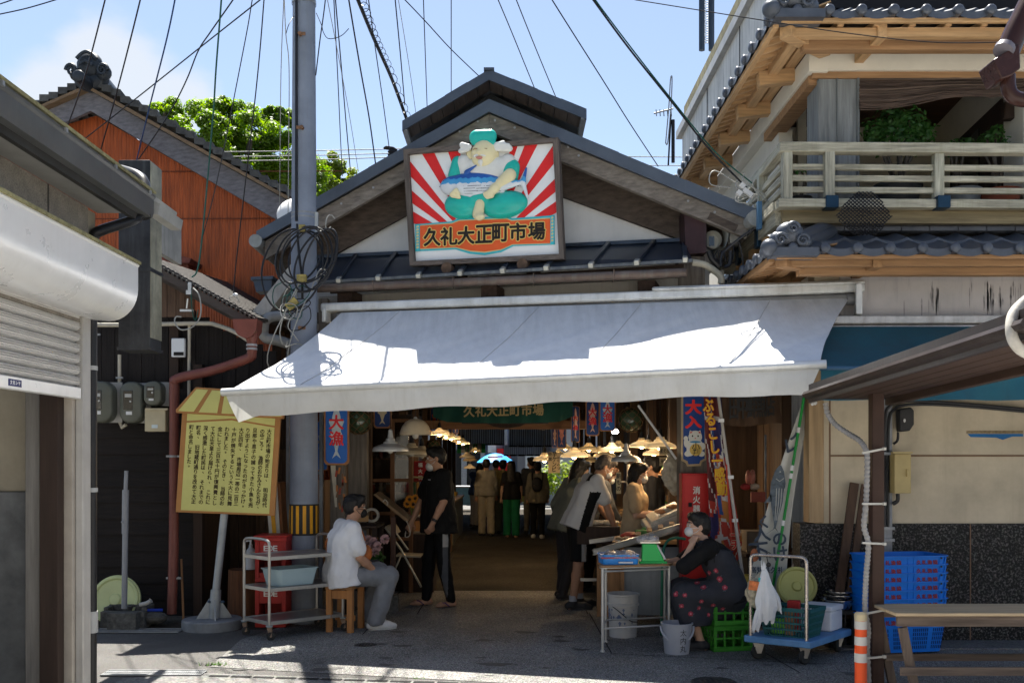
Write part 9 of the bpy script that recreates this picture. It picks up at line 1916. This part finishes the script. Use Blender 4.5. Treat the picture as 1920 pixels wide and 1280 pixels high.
# ---- C: seated woman in flowered apron
apr=clothm('apron_dark',(.026,.028,.036),.2,streak=.0);xC,yC=PX(1366,8.62),8.60
poseC=dict(pel=(0,-.02,.54),hipL=(-.10,.0,.52),hipR=(.10,.0,.52),kneeL=(-.13,.40,.50),kneeR=(.13,.42,.50),ankL=(-.12,.27,.085),ankR=(.12,.30,.085),wst=(0,.02,.66),chest=(0,.12,.84),neck=(0,.215,.99),head=(0,.285,1.125),shL=(-.165,.185,.945),shR=(.165,.185,.945),elL=(-.235,.44,.765),wrL=(-.12,.345,.965),elR=(.21,.42,.775),wrR=(.05,.56,.785),yaw=12,pitch=-2,footL=-6,footR=8,palmL=(.7,-.6,.2),palmR=(-.3,.3,-1),curlL=1.2,curlR=.5)
tC,TC,JC,TTc,hpC=person('elderly seated woman in black top and flowered dark apron leaning her chin on her hand',(xC,yC),84,1.62,poseC,skinB,black_c,'elbow',.5,None,'long',shoe_d,None,'wavy',None,True,.008,None,None,None,None,.016,False)
s=SDF();J=JC
s.cap(J['pel']+V((-.085,0,0)),J['pel']+V((.085,0,0)),.145,.145,.03);s.cap(J['pel'],J['chest'],.155,.150,.03);s.cap(J['pel']+V((-.07,0,0)),J['chest']+V((-.065,0,.02)),.142,.142,.03);s.cap(J['pel']+V((.07,0,0)),J['chest']+V((.065,0,.02)),.148,.148,.03)
for q in 'LR':s.cap(J['hip'+q],J['knee'+q],.135,.115,.05);s.cap(J['knee'+q]+V((0,.02,0)),J['ank'+q]+V((0,.06,.17)),.115,.13,.06)
s.cap(J['kneeL'],J['kneeR'],.11,.11,.05);s.cap(J['ankL']+V((0,.05,.2)),J['ankR']+V((0,.05,.2)),.12,.12,.05);s.cap(J['pel']+V((0,.05,-.10)),J['ankL'].lerp(J['ankR'],.5)+V((0,-.02,.26)),.17,.16,.05);s.cut((0,0,.235),(0,0,-1));s.cut(J['chest']+V((0,.03,.10)),(0,-.2,1))
soft(s,.009,'apron',apr,tC,TC,None,2,.012,9,.4)
for q in(-1,1):strap('apron_strap',[TTc(J['chest']+V((q*.085,.145,.05))),TTc(J['neck']+V((q*.085,.055,-.015))),TTc(J['neck']+V((q*.085,-.055,-.035))),TTc(J['chest']+V((q*.08,-.13,.02)))],.021,apr,tC)
m=MB();rng=random.Random(8);pk=MB();lf=MB();CAMV=V((0,0,CZ))
dg=bpy.context.evaluated_depsgraph_get();apo=[o for o in COL.objects if o.name.startswith('apron')and o.parent==tC and 'strap' not in o.name][0]
from mathutils.bvhtree import BVHTree
oo=org(apo);bv=BVHTree.FromPolygons([tuple(v.co)for v in apo.data.vertices],[tuple(p.vertices)for p in apo.data.polygons])
for x,y in((1341,1036),(1343,1069),(1331,1073),(1359,1101),(1307,1093),(1319,1101),(1284,1115),(1315,1126),(1278,1135),(1337,1133),(1310,1139),(1328,1152),(1333,1178),(1268,1113),(1350,1085),(1295,1150),(1355,1140)):
 o_=CAMV-oo;dd=(P(x,y,1)-CAMV).normalized();hit=bv.ray_cast(o_,dd)
 if hit[0]is None:continue
 c=hit[0]+oo+hit[1]*.003;n=hit[1];a=n.orthogonal().normalized();b=n.cross(a);rr_=rng.uniform(.015,.024)
 for k in range(6):t_=k*math.pi/3+rng.uniform(0,1);ct=c+(a*math.cos(t_)+b*math.sin(t_))*rr_*.55;m.add([ct+(a*math.cos(u_)+b*math.sin(u_))*rr_*.6+n*.001*k for u_ in[2*math.pi*i/8 for i in range(8)]],[tuple(range(8))])
 pk.add([c+n*.008+(a*math.cos(u_)+b*math.sin(u_))*rr_*.45 for u_ in[2*math.pi*i/8 for i in range(8)]],[tuple(range(8))])
 for k in range(2):t_=rng.uniform(0,6.3);ct=c+(a*math.cos(t_)+b*math.sin(t_))*rr_*1.3;lf.add([ct+(a*math.cos(u_)+b*math.sin(u_)*.5)*rr_*.5 for u_ in[2*math.pi*i/8 for i in range(8)]],[tuple(range(8))])
m.build('apron_flower',mat('flower_rose',(.30,.035,.06),.8,0,.3,60),tC,0);pk.build('apron_flower_heart',mat('flower_pink',(.48,.16,.18),.8,0,.2,60),tC,0);lf.build('apron_leaf',mat('flower_leaf',(.06,.075,.085),.8),tC,0)
# ---- D: bending man in black and white polo
dblk=1
def scolD(c):out=np.zeros(len(c));out[(c[:,0]>.085)&(np.abs(c[:,1]-(c[:,2]-.95)*.33-.03)<.055)&(c[:,2]<1.27)]=1;out[(c[:,2]>1.385)&(c[:,0]>.05)&(c[:,0]<.16)]=1;out[(c[:,0]<-.085)&(np.abs(c[:,1]-(c[:,2]-.95)*.33)<.06)&(c[:,2]<1.27)]=1;return out
def pcolD(c):out=np.zeros(len(c));out[(c[:,0]>.12)&(np.abs(c[:,1]-.02)<.028)]=1;return out
xD,yD=PX(1083,10.95),10.95
tD,TD,JD,TTd,hpD=person('grey haired man in white and black polo and black shorts bending over the fish stall',(xD,yD),-78,1.74,dict(pel=(0,0,.95),wst=(0,.06,1.08),chest=(0,.12,1.25),neck=(0,.20,1.43),head=(0,.31,1.535),shL=(-.18,.17,1.39),shR=(.18,.17,1.39),elR=(.21,.27,1.11),wrR=(.19,.36,.885),elL=(-.21,.30,1.12),wrL=(-.18,.43,.93),yaw=-4,pitch=34,ankL=(-.10,.05,.085),ankR=(.10,-.08,.085),kneeL=(-.10,.04,.49),kneeR=(.10,-.02,.49),palmR=(-.3,.2,-1),curlR=.3,curlL=.4),skinA,None,'short',.85,None,'shorts',shoe_d,None,'short',mat('hair_greying',(.07,.06,.055),.6,0,.5,40,bump=.5),True,.008,scolD,[clothm('polo_white',(.46,.46,.47),.06),black_c],pcolD,[black_c,stripe_w],.020,False,.007,False,mat('sock_pale',(.36,.38,.44),.9))
# ---- E, F, G, H: customers and vendors on the right
person('woman with long black hair and grey-green top behind the bending man',(PX(1062,11.75),11.75),-66,1.66,dict(wst=(0,.04,1.08),chest=(0,.09,1.26),neck=(0,.13,1.44),head=(0,.20,1.57),shL=(-.16,.11,1.40),shR=(.16,.11,1.40),elR=(.20,.10,1.12),wrR=(.19,.22,.92),ankR=(.1,-.10,.085),pitch=22),skinB,clothm('cloth_greygreen',(.13,.14,.12)),'long',.80,clothm('cloth_charcoal',(.025,.025,.03)),'long',shoe_d,None,'long',None,True,.010,loose=.025)
person('brown haired customer in dark grey bending beyond the man in the polo shirt',(PX(1098,12.4),12.4),-70,1.66,dict(wst=(0,.06,1.08),chest=(0,.13,1.24),neck=(0,.22,1.40),head=(0,.33,1.50),shL=(-.16,.19,1.36),shR=(.16,.19,1.36),elR=(.2,.26,1.08),wrR=(.18,.38,.92),elL=(-.2,.26,1.08),wrL=(-.18,.38,.92),pitch=34),skinB,clothm('cloth_slate',(.06,.065,.075)),'long',.85,black_c,'long',shoe_d,None,'bob',hairb,True,.011)
person('vendor woman in beige shirt and white mask standing behind the fish stall with raised hands',(PX(1190,10.75),10.75),-104,1.60,dict(elR=(.21,.04,1.12),wrR=(.08,.28,1.14),elL=(-.21,.04,1.12),wrL=(-.03,.29,1.13),pitch=14,curlL=1.3,curlR=1.3,head=(0,.05,1.60)),skinB,clothm('cloth_beige',(.36,.27,.17)),'short',.86,black_c,'long',shoe_d,None,'bob',None,True,.008,loose=.022)
person('shopkeeper in dark clothes half hidden behind the beige shirted vendor',(PX(1226,11.8),11.8),70,1.66,dict(elR=(.2,.06,1.12),wrR=(.1,.25,1.08)),skinA,clothm('cloth_night',(.015,.016,.02)),'long',.85,black_c,'long',shoe_d,None,'short',None,True,.012)
# ---- walkers seen from behind
def walk(a):return dict(shL=(-.148,0,1.415),shR=(.148,0,1.415),kneeL=(-.095,.10*a,.50),ankL=(-.10,.14*a-.03,.085),kneeR=(.095,-.02*a,.50),ankR=(.10,-.20*a,.10),elL=(-.205,-.06*a-.02,1.14),wrL=(-.225,-.08*a+.02,.89),elR=(.205,.05*a-.02,1.14),wrR=(.22,.14*a,.90))
khaki=clothm('cloth_khaki',(.27,.24,.18));hh=.013
person('walker in beige shirt and khaki trousers, leftmost of the group in the aisle',(PX(912,21.4),21.4),3,1.64,walk(.5),skinA,clothm('cloth_sand',(.20,.185,.15)),'long',.90,khaki,'wide',shoe_d,None,'short',None,False,hh,loose=.016)
person('woman with hair bun and olive top walking right beside the beige walker',(PX(943,22.2),22.2),-6,1.62,walk(-.4),skinB,clothm('cloth_olive',(.20,.19,.11)),'short',.88,clothm('cloth_greenish',(.11,.12,.09)),'wide',shoe_d,None,'bun',None,True,hh,loose=.014)
person('long haired woman in black top and green trousers walking away in the aisle',(PX(959,21.0),21.0),0,1.60,walk(.3),skinB,black_c,'short',.86,clothm('cloth_green',(.008,.13,.055)),'wide',None,mat('sandal_brown',(.1,.04,.02),.6),'long',None,False,hh,loose=.016)
person('tall man in dark shirt walking away, face turned to the left, behind the backpacker',(PX(996,22.0),22.0),-4,1.68,dict(walk(-.5),yaw=40),skinA,clothm('cloth_darkblue',(.03,.035,.045)),'long',.86,clothm('cloth_stone',(.17,.15,.12)),'long',shoe_d,None,'short',None,True,hh,loose=.014)
_,TP,JP,TTp,hpp=person('backpacker in grey-brown top and black trousers walking away, rightmost of the group',(PX(1008,20.8),20.8),-5,1.58,walk(.45),skinA,clothm('cloth_taupe',(.12,.11,.085)),'long',.80,black_c,'long',shoe_w,None,'bun',None,False,hh,loose=.016)
bp_=thing('backpack','small black backpack on the back of the rightmost walker','backpack',TTp((0,-.17,1.2)));s=SDF();s.ell((0,-.19,1.22),(.125,.085,.175),.02);s.ell((0,-.24,1.14),(.10,.05,.08),.02);soft(s,.013,'bag',mat('backpack_black',(.012,.012,.014),.6,0,.2),bp_,TP,None,1)
for q in(-1,1):strap('strap',[TTp((q*.09,-.15,1.12)),TTp((q*.12,-.10,1.40)),TTp((q*.11,.0,1.485)),TTp((q*.12,.11,1.38))],.016,MATS['backpack_black'],bp_)
m=MB();m.box(TTp((0,-.262,1.20)),(.14,.01,.012));m.build('zip',mat('zip_brown',(.12,.05,.03),.6),bp_)
person('walker in pale top mostly hidden behind the beige walker',(PX(930,23.5),23.5),0,1.62,walk(.4),skinB,clothm('cloth_cream2',(.34,.30,.22)),'short',.88,clothm('cloth_ink',(.02,.022,.03)),'long',shoe_d,None,'short',None,False,.015)
person('vendor in blue shirt bending over the far left counter',(PX(890,24),24),-60,1.55,dict(chest=(0,.08,1.26),neck=(0,.12,1.44),head=(0,.18,1.58),elL=(-.2,.15,1.15),wrL=(-.1,.35,1.05),elR=(.2,.15,1.15),wrR=(.1,.35,1.05),pitch=20),skinA,clothm('cloth_royal',(.03,.07,.22)),'short',.88,clothm('cloth_pale',(.3,.3,.32)),'long',shoe_d,None,'bob',None,False,.015)
# ================================================================ every countable piece of a part becomes an object of its own
def islands(o):
 me=o.data;n=len(me.vertices);par=list(range(n))
 def find(a):
  while par[a]!=a:par[a]=par[par[a]];a=par[a]
  return a
 for e in me.edges:
  a,b=find(e.vertices[0]),find(e.vertices[1])
  if a!=b:par[a]=b
 g={}
 for p in me.polygons:g.setdefault(find(p.vertices[0]),[]).append(p)
 return list(g.values())
SPLIT={'post','bracket','side_bracket','inner_post','frame','rail','rung','barge_board','bracket_block','support_log','batten','batten_cap','bolt','ray','joist','post_shoe','folding_arm','slat','side_slat','cable_tie','pillar_batten','conduit_clip','conduit','eye','pupil','eyebrow','apron_flower','soffit_board','window','pane','tie_beam','rafter','side_rafter','left_post','corner_post','top_board','wall_joint','sheet_lap','rake_board','eave_rafter','eave_gutter','inner_board','seam','end_cap','band_stripe','step_socket','clamp_band','gutter_bracket','pipe_clip','reflective_band','joint_sleeve','clip','band','ear_inner','scroll_end','eye_line','fork','apron','shelf','bulb','cable','clamp','stem','loose_end','flange','mask_strap','rivet_hole','rib','rod','side_bottom_rail','floor_beam','cupola_eave','recess_pier','stretcher','fish_pieces','contents','wrapped_fish','centre','roof_field','lintel_line','drip_edge','lead','tail','tie','post_cap','soot_stain','paint_stain','printed_fish','thong','forearm','sleeve','scarf_tail','scroll_mark','eave_boards','eave_beam'}
for o in[q for q in COL.objects if q.type=='MESH' and q.parent and q.name.split('.')[0]in SPLIT and not any(c.parent==q for c in COL.objects)]:
 gs=islands(o)
 if not 1<len(gs)<=100:continue
 nm=o.name.split('.')[0];me=o.data
 one={'fish_pieces':'fish_piece','contents':'food_piece','wrapped_fish':'wrapped_piece'}.get(nm,nm)
 for g in gs:
  ids=sorted({v for p in g for v in p.vertices});mp_={v:i for i,v in enumerate(ids)};m2=bpy.data.meshes.new(one);m2.from_pydata([tuple(me.vertices[v].co)for v in ids],[],[[mp_[v]for v in p.vertices]for p in g])
  for mt_ in me.materials:m2.materials.append(mt_)
  if len(me.materials)>1:m2.polygons.foreach_set('material_index',[p.material_index for p in g])
  m2.shade_smooth();m2.set_sharp_from_angle(angle=.6);q=bpy.data.objects.new(one,m2);COL.objects.link(q);q.parent=o.parent
  for md in o.modifiers:
   if md.type=='BEVEL':b=q.modifiers.new('bevel','BEVEL');b.width=md.width;b.segments=2;b.limit_method='ANGLE';b.angle_limit=R(40)
 bpy.data.objects.remove(o)
